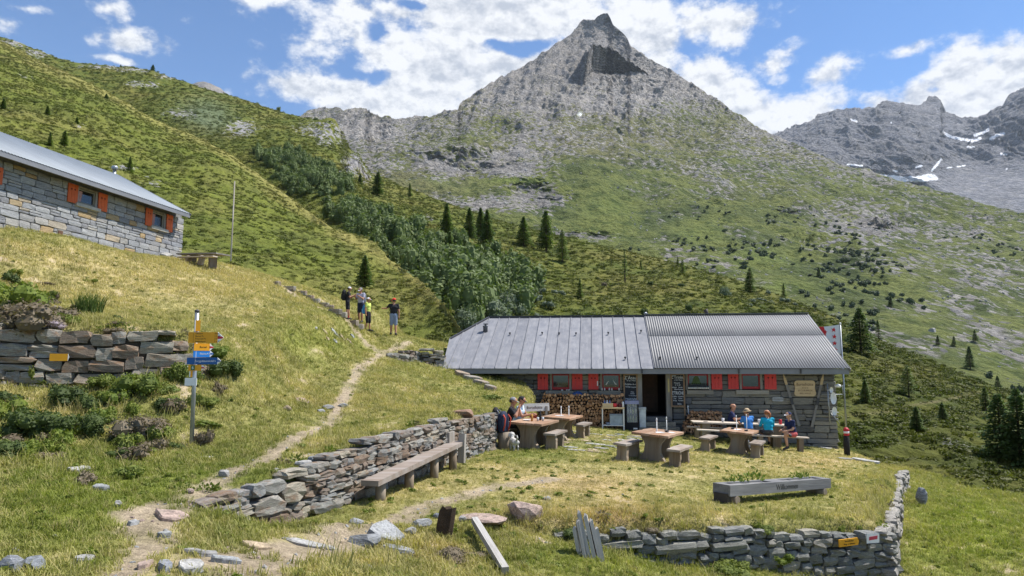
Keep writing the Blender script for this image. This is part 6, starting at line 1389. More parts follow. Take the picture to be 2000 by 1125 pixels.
def arrow(x0, x1, y0, y1, mat, rz, tipmat, lines, tip=True, tm=None, nm='arrow_board'):
    z1 = P(0, y0, g.y)[2]-g.z; z0 = P(0, y1, g.y)[2]-g.z; zc = (z0+z1)/2; h = z1-z0; w = (x1-x0)*g.y/F/math.cos(rz); xo = (x0-1000)/F*g.y/1.0-g.x
    a0 = Vector((xo, -.05, zc)); o = empty('arrow_board_root', a0, rz); bpy.data.objects.remove(o)
    b = MB(); t = h*.55 if tip else 0; b.prism([(0, -h/2), (w-t, -h/2), (w-t, h/2), (0, h/2)], -.006, .006); ab = b.build(nm, mat, sp, a0, (0, 0, rz))
    if tip:
        b = MB(); b.prism([(w-t, -h/2), (w, 0), (w-t, h/2)], -.006, .006); b.build('tip', M_SWH, ab); b = MB(); b.prism([(w-t, -h*.14), (w-h*.14, -h*.10), (w, 0), (w-h*.14, h*.10), (w-t, h*.14)], -.008, .008); b.build('tip_stripe', tipmat, ab)
    for s_, sz, x_, zf, al in lines: text(ab, s_, sz*h, (x_*w, -.0075, (zf-.5)*h), tm or M_SBLK, align=al, extrude=.0006)
    return ab
yl_ = [('Gibidum', .20, .20, .86, 'LEFT'), ('50 min', .20, .74, .86, 'LEFT'), ('Berisal Pt.', .20, .20, .62, 'LEFT'), ('1 h 30', .20, .74, .62, 'LEFT'), ('Rosswald Pt.', .20, .20, .38, 'LEFT'), ('2 h', .20, .74, .38, 'LEFT'), ('Simplonpass', .20, .20, .14, 'LEFT'), ('5 h 20', .20, .74, .14, 'LEFT')]
a_ = arrow(372, 441, 649, 670, M_YEL, -.02, M_SRED, yl_); b = MB(); b.box((.09, -.0075, 0), (.003, .002, .17)); b.build('divider', M_SBLK, a_)
arrow(383.5, 411, 670.5, 685, M_YEL, .75, M_SRED, [('Bortel', .36, .28, .5, 'LEFT'), ('5', .36, .76, .5, 'LEFT')]); arrow(383, 411, 684, 697.5, M_BLU2, .75, M_BLU, [('Steinu', .40, .3, .5, 'LEFT'), ('4 h', .40, .66, .5, 'LEFT')], tm=M_SWH)
a_ = arrow(371.5, 438, 698.5, 711.5, M_BLU, -.02, M_BLU, [('Furggubäumlicke', .42, .24, .48, 'LEFT'), ('3 h', .42, .75, .48, 'LEFT')], tm=M_SWH); b = MB(); b.box((.145, -.0075, 0), (.003, .002, .11)); b.build('divider', M_SWH, a_)
a_ = arrow(375, 408, 712.5, 724, M_YEL, -.1, M_SRED, []); b = MB(); b.box((.085, -.0085, 0), (.07, .004, .085)); o_ = b.build('route_badge', plain('badge_green', (.03,.12,.05), .5), a_); text(o_, '6', .075, (.085, -.012, 0), M_SWH)
for y0, y1, x_ in ((625.5, 647, 383.5), (724.5, 736, 378)):
    z1 = P(0, y0, g.y)[2]-g.z; z0 = P(0, y1, g.y)[2]-g.z; xo = (x_-1000)/F*g.y-g.x; b = MB(); b.box((.045, 0, 0), (.075, .012, z1-z0)); o_ = b.build('edge_on_board', M_YEL, sp, (xo, -.045, (z0+z1)/2), (0, 0, .5)); b = MB(); b.box((.0, -.001, 0), (.015, .014, (z1-z0)*.98)); b.build('tip', M_SWH, o_)
arrow(369.5, 392.5, 738, 753, M_SWH, -.02, M_SRED, [], False, nm='white_plate')
# ---------------------------------------------------------------- painted markers on walls
uL, uAt = polyline(UPW)
def wall_point(px, py, pts):
    A_, E_ = ray(px, py); best = None
    for a, b2 in zip(pts, pts[1:]):
        dx, dy = b2[0]-a[0], b2[1]-a[1]; den = dx-A_*dy
        if abs(den) < 1e-9: continue
        t = (A_*a[1]-a[0])/den; Y = a[1]+t*dy
        if -.05 <= t <= 1.05: best = (Vector((A_*Y, Y, EYE+E_*Y)), math.atan2(dy, dx))
    return best
p_, a_ = wall_point(120, 698, UPW); k = p_.y/F; mk = empty('trail_plate', p_+Vector((.02, -.09, 0)), a_, 'blank yellow trail plate on a big block of the left bank wall', 'sign'); b = MB(); w, h = 32*k, 14*k; b.prism([(-w/2, -h/2), (w/2-h*.15, -h/2), (w/2-h*.15, h/2), (-w/2, h/2)], -.01, .01); b.build('plate', M_YEL, mk); b = MB(); b.prism([(w/2-h*.15, -h/2), (w/2, 0), (w/2-h*.15, h/2)], -.01, .01); b.build('tip', M_SWH, mk)
p_, a_ = wall_point(1652, 1056, fpts); k = p_.y/F; mk = empty('trail_plate', p_+Vector((0, -.10, 0)), a_, 'yellow lettered trail plate on the front terrace wall near its right end', 'sign'); w, h = 46*k, 13*k; b = MB(); b.prism([(-w/2, -h/2), (w/2-h*.2, -h/2), (w/2, 0), (w/2-h*.2, h/2), (-w/2, h/2)], -.01, .01); pl_ = b.build('plate', M_YEL, mk, None, (0, -.02, 0)); text(pl_, 'Bortelhütte', h*.34, (0, -.0125, h*.2), M_SBLK); text(pl_, 'Berg- u. Skihütte', h*.30, (0, -.0125, -h*.2), M_SBLK)
p_, a_ = wall_point(1693, 1048, fpts); k = p_.y/F; w, h = 30*k, 17*k; mk = link('marker_stone', ST_FRONT[2], None, p_+Vector((0, .02, 0)), (0, 0, a_), (w*1.1, .26, h*1.15)); tag(mk, 'stone painted white with a red bar beside the yellow plate', 'trail mark'); mk.name = 'painted_stone'
b = MB(); b.prism([(-.46, -.42), (.44, -.46), (.47, .40), (-.43, .46)], -.545, -.535); b.build('white_paint', M_SWH, mk); b = MB(); b.prism([(-.30, -.16), (.30, -.10), (.33, .22), (-.27, .16)], -.56, -.55); b.build('red_bar', plain('faded_red_paint', (.50,.05,.08), .6, var=.25), mk)
# ---------------------------------------------------------------- trough, posts, logs, flag
g = onT(1508, 984); a0 = onT(1412, 986); a1 = onT(1611, 968); g = ((a0[0]+a1[0])/2, (a0[1]+a1[1])/2+.1); tr = empty('wooden_trough', (g[0], g[1], gz(*g)), 0, 'hollowed grey log trough with carved lettering and small plants', 'planter'); W = math.hypot(a1[0]-a0[0], a1[1]-a0[1]); tyaw = math.atan2(a1[1]-a0[1], a1[0]-a0[0])
tr.rotation_euler = (0, math.atan((gz(*a0)-gz(*a1))/W), tyaw)
def bx(c, d): return MB().box(c, d)
R_ = Euler((0, 0, 0)); hT_ = .30
M_TROUGH = wood('trough_wood', (.105,.105,.11), (.20,.20,.205), axis=0, weather=(.26,.255,.25)); b = MB(); b.box((0, -.15, .25), (W, .08, .20)).box((0, .15, .25), (W, .08, .20)).box((-W/2+.1, 0, .25), (.2, .22, .198)).box((W/2-.1, 0, .25), (.2, .22, .198)).box((0, 0, .24), (W-.4, .22, .16)).box((-.05, 0, .251), (.5, .22, .194)); body = b.build('trough', M_TROUGH, tr, None, R_)
text(body, 'Willkommen', .15, (.10, -.192, .25), plain('carved_letters', (.045,.042,.04), .9), extrude=.002)
for x in (-W/2+.22, W/2-.25): b = MB(); b.tube([(0, -.2, .0), (0, .2, .0)], .075, 10); b.build('log_foot', M_LEG, tr, (x, 0, .075))
b = MB(); b.box((-W/2+.02, 0, .02), (.1, .3, .34)); b.build('end_block', plain('dark_end_grain', (.06,.05,.04), .9), tr)
def bush_mesh(name, seed, n, mat, rad=(1, 1, 1), leaf=(.05, .10), up=.4, lo=0.0):
    rnd = random.Random(seed); b = MB()
    for i in range(n):
        while True:
            p = Vector((rnd.uniform(-1, 1), rnd.uniform(-1, 1), rnd.uniform(lo, 1)))
            if .25 < p.length < 1: break
        p = Vector((p.x*rad[0], p.y*rad[1], p.z*rad[2])); d = (p.normalized()+Vector((rnd.uniform(-.7, .7), rnd.uniform(-.7, .7), rnd.uniform(-.2, .7)+up))).normalized(); L_ = rnd.uniform(*leaf); s_ = d.orthogonal().normalized(); s_.rotate(Matrix.Rotation(rnd.uniform(0, 6.28), 3, d)); w = L_*rnd.uniform(.28, .42)
        b.add([p-s_*w*.3, p+d*L_*.5-s_*w, p+d*L_, p+d*L_*.5+s_*w], [(0, 1, 2, 3)])
    return b.mesh(name, mat)
M_LEAFG = leaf_mat('bright_leaf', (.11,.17,.03), (.20,.25,.05))
for x, lb_, s_ in ((-.45, 'bright green herb clump in the left of the trough', .16), (.42, 'low green plants in the right of the trough', .11), (.62, 'small green sprig near the right end of the trough', .09), (-.75, 'thin flowering sprig at the left end of the trough', .12)):
    o = link('herb', bush_mesh('herb', int(x*100), 60, M_LEAFG, (1.2, .6, 1), (.3, .6)), None, tuple(tr.matrix_basis @ Vector((x*W/2.05, 0, .37))), None, (s_, s_, s_)); tag(o, lb_, 'plant', 'plants in the log trough')
M_ROT = plain('rotten_wood', (.055,.036,.022), .95, var=.5, scale=14, bump=.9); M_GREYLOG = wood('bleached_log', (.30,.285,.26), (.52,.50,.47), axis=2, fine=30, bump=.9)
def jag(w, d, h, seed, n=10):
    rnd = random.Random(seed); b = MB(); ring = [(math.cos(2*PI*k/n)*w/2*rnd.uniform(.85, 1.1), math.sin(2*PI*k/n)*d/2*rnd.uniform(.85, 1.1)) for k in range(n)]; lv = [(-.15, 1.0), (h*.3, 1.02), (h*.65, 1.0)]
    vs = [(x*s, y*s, z) for z, s in lv for x, y in ring]+[(x*.98, y*.98, h*rnd.uniform(.82, 1.08)) for x, y in ring]+[(0, 0, h*.85)]; fs = [(i*n+k, i*n+(k+1) % n, (i+1)*n+(k+1) % n, (i+1)*n+k) for i in range(3) for k in range(n)]+[(3*n+k, 3*n+(k+1) % n, 4*n) for k in range(n)]; return b.add(vs, fs)
g = hit(868, 1046); k = g.y/F; o = jag(32*k, 22*k, 52*k, 3).build('rotten_stump', M_ROT, None, g, (0, .16, .2)); tag(o, 'dark rotten post stump leaning right at the terrace edge', 'stump')
g = hit(985, 1123); a = hit(928, 1042); d = Vector(a)+Vector((0, 0, .10))-Vector(g); o = MB().box((0, 0, d.length/2), (.085, .085, d.length+.1)).build('fallen_post', M_GREYLOG, None, Vector(g)+Vector((0, 0, .06)), d.to_track_quat('Z', 'Y').to_euler()); tag(o, 'bleached squared post lying slantwise in the grass', 'post')
g = hit(1152, 1090); k = g.y/F; sl = empty('split_post', g, 0, 'weathered pale post split into jagged slats, leaning on the terrace wall', 'post', None, (-.18, -.22, 0)); rnd = random.Random(2)
for i, (x, h) in enumerate(((-.13, 60), (-.07, 72), (-.01, 88), (.06, 80), (.12, 68), (.16, 52))): b = MB(); w = .05; H_ = h*k; b.add([(x-w/2, -.05, -.1), (x+w/2, -.05, -.1), (x+w/2, .05, -.1), (x-w/2, .05, -.1), (x-w/2, -.05, H_*.9), (x+w/2, -.05, H_*.95), (x+w/2, .05, H_*.93), (x-w/2, .05, H_*.88), (x, 0, H_)], [(0, 1, 5, 4), (1, 2, 6, 5), (2, 3, 7, 6), (3, 0, 4, 7), (4, 5, 8), (5, 6, 8), (6, 7, 8), (7, 4, 8)]); b.build('slat', M_GREYLOG, sl, (0, rnd.uniform(-.02, .02), 0), (0, rnd.uniform(-.02, .05), rnd.uniform(-.2, .2)))
g = P(1656, 893, 31.5)[:2]; gz_ = P(1656, 893, 31.5)[2]; top = P(1641, 633, g[1]); fp = empty('flagpole', (g[0], g[1], gz_), 0, 'tall thin white flagpole at the right corner of the hut', 'flagpole'); b = MB(); dx = top[0]-g[0]; b.tube([(0, 0, 0), (dx, 0, top[2]-gz_)], [.045, .032], 10); b.build('pole', M_STEEL, fp); b = MB(); b.lathe([(.05, 0), (.05, .05), (.0, .08)], 10, (dx, 0, top[2]-gz_)); b.build('finial', M_WHITE, fp)
# flag: white field towards the pole with red stars, red half beyond
fl = empty('flag', (g[0], g[1], gz_), 0, 'white and red flag with red stars blowing left from the flagpole', 'flag'); nu, nv = 18, 14; V_ = np.zeros((nv+1, nu+1, 3)); tl = P(1640, 634, g[1]); bl = P(1646, 690, g[1]); k = g[1]/F
for j in range(nv+1):
    for i in range(nu+1):
        u, v = i/nu, j/nv; x = tl[0]+(bl[0]-tl[0])*v-u*(78*k)*(1-.15*math.sin(PI*v))+.03*math.sin(6*v+5*u); z = tl[2]+(bl[2]-tl[2])*v-.05*u-.05*math.sin(4.2*u+2*v)*(1-v*.5)-.10*u*u*(1-v); V_[j, i] = (x-g[0], .12*math.sin(7*u+2.5*v)*u+.25*u, z-gz_)
def fpatch(i0, i1, mat, nm):
    b = MB(); vs = [tuple(V_[j, i]) for j in range(nv+1) for i in range(i0, i1+1)]; n = i1-i0+1; b.add(vs, [(j*n+i, j*n+i+1, (j+1)*n+i+1, (j+1)*n+i) for j in range(nv) for i in range(n-1)], 0, True); return b.build(nm, mat, fl)
M_FW = plain('flag_white', (.72,.72,.74), .8, var=.05); M_FR = plain('flag_red', (.60,.03,.035), .8, var=.08); white = fpatch(0, 7, M_FW, 'white_field'); red = fpatch(7, nu, M_FR, 'red_field')
def star(u, v, r, mat, par, y=-.012):
    i, j = u*nu, v*nv; i0, j0 = int(min(i, nu-1)), int(min(j, nv-1)); fu, fv = i-i0, j-j0; p = V_[j0, i0]*(1-fu)*(1-fv)+V_[j0, i0+1]*fu*(1-fv)+V_[j0+1, i0]*(1-fu)*fv+V_[j0+1, i0+1]*fu*fv
    ol = [(r*(1 if k % 2 == 0 else .42)*math.sin(PI*k/5+.15), r*(1 if k % 2 == 0 else .42)*math.cos(PI*k/5+.15)) for k in range(10)]; b = MB(); b.prism(ol, -.014, .014); b.build('star', mat, par, (p[0], p[1], p[2]))
for v in (.14, .38, .62, .86): star(.17, v, .12, M_FR, white)
for v in (.2, .5, .8): star(.39, v, .10, M_FR, white)
for v in (.14, .38, .62, .86): star(.74, v, .11, M_FW, red)
g = onT(1651, 889); o = MB().tube([(0, 0, -.1), (0, .02, .45), (.01, .0, .85)], [.10, .105, .09], 9).build('charred_post', plain('charred_wood', (.022,.02,.02), .9, bump=.8, var=.4), None, (g[0], g[1]-.15, gz(*g))); tag(o, 'dark charred post with a red and white painted top beside the flagpole', 'post')
MB().lathe([(.096, .72), (.098, .80)], 10).lathe([(.098, .87), (.10, .94), (.05, 1.0), (.0, 1.01)], 10).build('red_paint', M_SRED, o, (.008, 0, 0)); MB().lathe([(.0985, .80), (.099, .87)], 10).build('white_band', M_SWH, o, (.008, 0, 0))
# wooden pole and low table on the upper slope
g = hit(450, 519); z1 = P(453, 354, g.y)[2]; o = MB().tube([(0, 0, -.2), (.03, 0, z1-g.z)], [.06, .045], 8).build('wooden_pole', M_GREYWOODZ, None, g); tag(o, 'tall bare wooden pole on the slope right of the upper hut', 'pole')
g = hit(392, 519, 20); g0 = hit(330, 512, 20); tb_ = empty('plank_table', g, 0, 'weathered plank table at the corner of the upper hut', 'table', None, (0, 0, -.45)); b = MB()
b.box((0, .1, .52), (2.6, .8, .06), (0, .06, 0)); b.build('tabletop', M_GREYWOOD, tb_)
for x in (-.7, .65): b = MB(); b.box((x, .1, .18), (.10, .4, .66)); b.build('leg', M_LEG, tb_)
bn_ = empty('plank_bench', Vector(g)+Vector((.15, -.75, -.02)), 0, 'narrow plank bench in front of the weathered table by the upper hut', 'bench', None, (0, .05, -.45)); b = MB(); b.box((0, 0, .30), (2.3, .26, .05)); b.build('seat', M_BEIGE, bn_)
for x in (-.55, .3): b = MB(); b.box((x, 0, .15), (.16, .22, .42), (0, .3, 0)); b.build('leg', M_LEG, bn_)
slab(316, 502, 40, .6, .12, 'white stone slab against the foot of the upper hut wall', M_RK_PALE, 97, 0, (.2, .1), .15)
c = P(1757, 222, 260); bd = empty('bird', c, 0, 'small dark bird flying before the far rock range', 'bird'); b = MB(); b.tube([(-.35, 0, 0), (0, 0, .05), (.4, 0, .0)], [.03, .13, .03], 6); b.build('body', M_BLKF, bd)
for s_ in (-1, 1): b = MB(); b.add([(-.1, 0, .02), (.2, 0, .02), (.05, s_*.9, .55), (-.1, s_*.8, .5)], [(0, 1, 2, 3)]); b.build('wing', M_BLKF, bd)
# ================================================================== PEOPLE AND THE DOG
M_SKIN = plain('skin', (.52,.29,.19), .55, var=.06, bump=0); M_SKINT = plain('tanned_skin', (.42,.21,.13), .55, var=.06, bump=0)
M_SHOE = plain('dark_shoe', (.035,.032,.035), .7); M_HAIRD = plain('dark_hair', (.03,.02,.015), .7, var=.4); M_HAIRR = plain('auburn_hair', (.28,.10,.035), .6, var=.4)
M_EYE = plain('eye', (.02,.015,.01), .3, bump=0)
def fab(name, c, var=.12): return plain(name, c, .9, var=var, scale=9, bump=.3)
F_BLACK = fab('black_cotton', (.018,.018,.022)); F_NAVY = fab('navy_cotton', (.014,.022,.075)); F_BLUE = fab('light_blue_cotton', (.045,.20,.55)); F_TEAL = fab('teal_fleece', (.01,.34,.52)); F_GREY = fab('lavender_grey_cotton', (.36,.36,.45))
F_LIME = fab('lime_cotton', (.52,.62,.14)); F_SHORTB = fab('blue_grey_shorts', (.22,.27,.38)); F_SHORTN = fab('dark_navy_shorts', (.02,.025,.05)); F_DKPANT = fab('black_trousers', (.013,.013,.018)); F_CHAR = fab('charcoal_shorts', (.05,.05,.055)); F_PINK = fab('coral_shorts', (.45,.09,.09)); F_PALE = fab('pale_blue_vest', (.45,.58,.70))
F_WHITE = fab('white_cap_cloth', (.66,.66,.70)); F_CGREY = fab('grey_cap_cloth', (.22,.22,.24)); F_RED = fab('red_cap_cloth', (.62,.025,.02)); F_STRAW = fab('straw', (.50,.38,.24), .3); F_SOCK = fab('red_sock', (.45,.06,.06))
def cap_mesh(a, b, ra, rb, n=10):
    """tapered capsule from a to b"""
    a, b = Vector(a), Vector(b); d = b-a; L_ = d.length or 1e-4; t = d/L_ if d.length > 1e-4 else Vector((0, 0, 1)); u = t.orthogonal().normalized(); v = t.cross(u); rows = []
    for k in range(4): q = -PI/2+PI/2*(k+.35)/4; rows.append((a+t*math.sin(q)*ra, math.cos(q)*ra))
    rows += [(a, ra), (b, rb)]
    for k in range(4): q = PI/2*(k+.65)/4; rows.append((b+t*math.sin(q)*rb, math.cos(q)*rb))
    vs = [p+(u*math.cos(2*PI*i/n)+v*math.sin(2*PI*i/n))*r for p, r in rows for i in range(n)]
    fs = [(j*n+i, j*n+(i+1) % n, (j+1)*n+(i+1) % n, (j+1)*n+i) for j in range(len(rows)-1) for i in range(n)]+[tuple(reversed(range(n))), tuple((len(rows)-1)*n+i for i in range(n))]
    return vs, fs
PENDING = []
def person(label, loc, yaw, scale, pose, mats, head='cap', group=None, voxel=.019, extra=None):
    """mats: shirt, pants, skin, shoe, sock; pose: joints in metres for a 1.75 m figure facing +y"""
    J = {k: Vector(v) for k, v in pose.items()}
    t = empty('person', loc, 0, label, 'person', group); t.rotation_euler = (0, 0, yaw); t.scale = (scale,)*3
    caps = []
    def c(a, b, ra, rb, tag_): k = 1.0 if ra < .03 else 1.10; caps.append((Vector(a), Vector(b), ra*k, rb*k, tag_))
    pel, ch, nk, hd = J['pelvis'], J['chest'], J['neck'], J['head']
    c(pel+Vector((-.055, 0, .0)), pel+Vector((.055, 0, .0)), .105, .105, 1); up = (ch-pel); c(pel+up*.25+Vector((-.05, 0, 0)), pel+up*.25+Vector((.05, 0, 0)), .10, .10, 0)
    c(pel+up*.55+Vector((-.06, 0, 0)), pel+up*.55+Vector((.06, 0, 0)), .105, .105, 0); c(ch+Vector((-.075, 0, 0)), ch+Vector((.075, 0, 0)), .115, .115, 0); c(pel+up*.3, ch, .11, .12, 0)
    for s in 'LR':
        sh, el, wr_, ha = J['sh'+s], J['el'+s], J['wr'+s], J['ha'+s]
        c(ch+(sh-ch)*.3+Vector((0, 0, .05)), sh, .075, .062, 0); m = sh+(el-sh)*(mats.get('sleeve', .6)); c(sh, m, .060, .052, 0)
        if mats.get('sleeve', .6) < 1: c(m, el, .043, .038, 2)
        tg = 0 if mats.get('sleeve', .6) >= 1 else 2
        c(el, wr_, .040, .027, tg); c(wr_, wr_+(ha-wr_)*.6, .026, .034, 2)
        hp, kn, an, to = J['hp'+s], J['kn'+s], J['an'+s], J['to'+s]; pl_ = mats.get('leg', .8)
        if pl_ <= 1: m = hp+(kn-hp)*pl_; c(hp, m, .098, .078, 1); c(m, kn, .066, .054, 2); c(kn, kn+(an-kn)*.35, .054, .056, 2); c(kn+(an-kn)*.35, an, .055, .036, 2 if not mats.get('sock') else 2)
        else: c(hp, kn, .098, .072, 1); q = kn+(an-kn)*(pl_-1); c(kn, q, .068, .055, 1); c(q, an, .046, .036, 2)
        if mats.get('sock'): c(kn+(an-kn)*.62, an, .046, .042, 4)
        fw = (to-an); c(an+Vector((0, 0, -.03))-fw*.18, to, .045, .038, 3); c(an, an+Vector((0, 0, -.03)), .046, .048, 3)
    c(ch+(nk-ch)*.6, nk+(hd-nk)*.4, .062, .050, 2)
    f = Vector(pose['face']).normalized(); r = f.cross(Vector((0, 0, 1))).normalized(); u = r.cross(f)
    c(hd-f*.022+u*.02, hd+f*.012+u*.025, .092, .088, 2); c(hd+f*.032-u*.055, hd+f*.042-u*.085, .066, .042, 2); c(hd+f*.092+u*.0, hd+f*.112-u*.025, .011, .015, 2)
    for sg in (-1, 1): c(hd+r*sg*.088-f*.012-u*.005, hd+r*sg*.092-f*.016-u*.03, .014, .012, 2)
    V_, F_ = [], []
    for a, b2, ra, rb, tg in caps: vs, fs = cap_mesh(a, b2, ra, rb); o = len(V_); V_ += vs; F_ += [tuple(i+o for i in q) for q in fs]
    me = bpy.data.meshes.new('body'); me.from_pydata([tuple(v) for v in V_], [], F_); o = link('body', me, t)
    md = o.modifiers.new('r', 'REMESH'); md.mode = 'VOXEL'; md.voxel_size = voxel; sm = o.modifiers.new('s', 'SMOOTH'); sm.iterations = 1; sm.factor = .5
    PENDING.append((o, caps, [mats['shirt'], mats['pants'], mats.get('skin', M_SKIN), mats.get('shoe', M_SHOE), mats.get('sock') or M_SHOE], J, f))
    # face and hair / headwear as children
    for sg in (-1, 1):
        e = MB(); e.lathe([(.004, -.011), (.011, 0), (.004, .011)], 8); e.build('eye', M_EYE, t, hd+f*.086+r*sg*.034+u*.012)
    Rm = Matrix((r, f, u)).transposed()
    def dome(mat, nm, rad, zlo, zhi=1.0, sy=1.05, off_=(0, -.012, .02)):
        b = MB(); n = 14; rows = 7; vs = []
        for j in range(rows+1):
            q = math.asin(max(-1, zlo))+(PI/2-math.asin(max(-1, zlo)))*j/rows
            for i in range(n): vs.append((math.cos(2*PI*i/n)*math.cos(q)*rad, math.sin(2*PI*i/n)*math.cos(q)*rad*sy, math.sin(q)*rad*zhi))
        b.add(vs, [(j*n+i, j*n+(i+1) % n, (j+1)*n+(i+1) % n, (j+1)*n+i) for j in range(rows) for i in range(n)]+[tuple(reversed(range(n)))], 0, True)
        return b.build(nm, mat, t, hd+Rm @ Vector(off_), Rm.to_euler())
    if head in ('cap', 'capback'):
        cp = dome(mats['cap'], 'cap', .106, .12, 1.0); b = MB(); n = 9; sgn = 1 if head == 'cap' else -1
        vs = [(.088*math.cos(PI*i/(n-1)), sgn*(.06+.13*math.sin(PI*i/(n-1))), .022-.03*math.sin(PI*i/(n-1))) for i in range(n)]; vs += [(x, y, z-.008) for x, y, z in vs]
        b.add(vs, [tuple(range(n)), tuple(reversed(range(n, 2*n)))]+[(i, i+n, (i+1) % n+n, (i+1) % n) for i in range(n)]); b.build('brim', mats.get('brim', mats['cap']), cp)
        dome(mats.get('hair', M_HAIRD), 'hair', .099, -.45, 1.0, .98, (0, -.028, .0))
    elif head == 'hat':
        cp = dome(mats['cap'], 'hat', .108, .15, 1.05); b = MB(); b.lathe([(.10, .02), (.165, .0), (.165, -.008), (.10, .008)], 16); b.build('brim', mats['cap'], cp); b = MB(); b.lathe([(.109, .02), (.107, .045)], 16); b.build('band', F_CHAR, cp); dome(mats.get('hair', M_HAIRD), 'hair', .098, -.4, 1.0, .95, (0, -.028, .0))
    elif head == 'ponytail':
        hh = dome(mats['hair'], 'hair', .106, -.5, 1.0, 1.0, (0, -.022, .008)); b = MB(); b.tube([(0, -.09, .0), (0, -.14, -.03), (0, -.135, -.14), (0, -.11, -.22)], [.03, .045, .04, .012], 8); b.build('ponytail', mats['hair'], hh)
    elif head == 'bald':
        b = MB(); n = 12; vs = []
        for j, z in enumerate((-.06, -.02, .025)):
            for i in range(n+1): q = PI+PI*i/n; vs.append((.1*math.cos(q), .1*math.sin(q)-.01, z))
        b.add(vs, [(j*(n+1)+i, j*(n+1)+i+1, (j+1)*(n+1)+i+1, (j+1)*(n+1)+i) for j in range(2) for i in range(n)], 0, True); b.build('hair', M_HAIRD, t, hd, Rm.to_euler())
    if extra: extra(t, J)
    return t
def finish_people():
    bpy.context.view_layer.update(); dg = bpy.context.evaluated_depsgraph_get()
    for o, caps, mats, J, f in PENDING:
        me = bpy.data.meshes.new_from_object(o.evaluated_get(dg)); o.modifiers.clear()
        n = len(me.polygons); cen = np.empty(n*3); me.polygons.foreach_get('center', cen); cen = cen.reshape(-1, 3); best = np.full(n, 1e9); idx = np.zeros(n, int)
        for a, b2, ra, rb, tg in caps:
            a_, d = np.array(a), np.array(b2-a); L2 = float(d @ d)+1e-9; t = np.clip(((cen-a_) @ d)/L2, 0, 1); q = np.linalg.norm(cen-(a_+t[:, None]*d), axis=1)-(ra+t*(rb-ra)); s = q < best; best = np.where(s, q, best); idx = np.where(s, tg, idx)
        bm = bmesh.new(); bm.from_mesh(me); bm.faces.ensure_lookup_table()
        me.materials.clear()
        for m in mats: me.materials.append(m)
        for i, fc in enumerate(bm.faces): fc.material_index = int(idx[i]); fc.smooth = True
        if J:
            for s in 'LR':                                  # five fingers on each hand
                w, h = J['wr'+s], J['ha'+s]; d = (h-w).normalized(); side = d.cross(f); side = side.normalized() if side.length > .05 else d.orthogonal().normalized(); dn = side.cross(d)
                pal = w+(h-w)*.55; fb = MB()
                for k, (x, L_) in enumerate(((-.026, .062), (-.009, .074), (.009, .07), (.025, .055))):
                    p0 = pal+side*x; p1 = p0+d*L_*.6; fb.tube([p0, p1, p1+d*L_*.42+dn*.018*(1 if k % 2 else .7)], [.0095, .009, .007], 5)
                p0 = pal-d*.02-side*.022; fb.tube([p0, p0-side*.03+d*.025, p0-side*.035+d*.055], [.011, .010, .008], 5)
                off_ = [bm.verts.new(v) for v in fb.v]
                for fc in fb.f:
                    try: nf = bm.faces.new([off_[i] for i in fc]); nf.material_index = 2; nf.smooth = True
                    except ValueError: pass
        bm.to_mesh(me); bm.free(); o.data = me
    PENDING.clear()
def stand(arms='down', turn=0.0, spread=.10, lean=0.0, look=(0, 1, -.1), step=.06):
    p = dict(pelvis=(0, 0, .96), chest=(0, lean*.5, 1.30), neck=(0, lean*.8, 1.48), head=(0, .02+lean, 1.625), face=look)
    for s, sg in (('L', -1), ('R', 1)):
        p['hp'+s] = (sg*.085, 0, .92); p['kn'+s] = (sg*spread, .03-sg*step*.3, .50); p['an'+s] = (sg*(spread+.015), -.01-sg*step, .09); p['to'+s] = (sg*(spread+.045), .15-sg*step, .035)
        sh = Vector((sg*.185, lean*.6, 1.42)); p['sh'+s] = sh
        if arms == 'front': el = sh+Vector((sg*.05, .05, -.27)); wr_ = el+Vector((-sg*.12, .22, .06)); ha = wr_+Vector((-sg*.04, .09, .02))
        elif arms == 'phone': el = sh+Vector((sg*.03, .10, -.25)); wr_ = el+Vector((-sg*.10, .21, .12)); ha = wr_+Vector((-sg*.04, .08, .04))
        elif arms == 'left_out' and s == 'L': el = sh+Vector((-.15, .05, -.16)); wr_ = el+Vector((-.16, .12, .01)); ha = wr_+Vector((-.07, .06, .01))
        else: el = sh+Vector((sg*.06, -.03, -.28)); wr_ = el+Vector((sg*.01, .04, -.25)); ha = wr_+Vector((0, .02, -.09))
        p['el'+s], p['wr'+s], p['ha'+s] = el, wr_, ha
    return p
def sit(arms='table', lean=.06, look=(0, 1, -.12), kneeh=0.0, tw=0.0, cross=False, footd=.40):
    p = dict(pelvis=(0, 0, .10), chest=(0, lean, .44), neck=(0, lean+.02, .62), head=(0, lean+.06, .765), face=look)
    for s, sg in (('L', -1), ('R', 1)):
        p['hp'+s] = (sg*.09, .02, .09); p['kn'+s] = (sg*.13, .42, .09+kneeh); p['an'+s] = (sg*.13, footd, -.33); p['to'+s] = (sg*.15, footd+.16, -.40)
        sh = Vector((sg*.185, lean+.01, .55)); p['sh'+s] = sh
        if arms == 'table': el = sh+Vector((sg*.05, .12, -.24)); wr_ = el+Vector((-sg*.08, .23, .05)); ha = wr_+Vector((-sg*.02, .09, -.01))
        elif arms == 'mouth': el = sh+Vector((sg*.05, .17, -.20)); wr_ = el+Vector((-sg*.13, .05, .22)); ha = wr_+Vector((-sg*.03, .02, .08))
        else: el = sh+Vector((sg*.04, .06, -.26)); wr_ = el+Vector((-sg*.07, .22, -.06)); ha = wr_+Vector((-sg*.03, .08, -.03))
        p['el'+s], p['wr'+s], p['ha'+s] = el, wr_, ha
    if cross: p['knR'] = (.02, .40, .20); p['anR'] = (-.30, .34, .10); p['toR'] = (-.40, .44, .10)
    return p
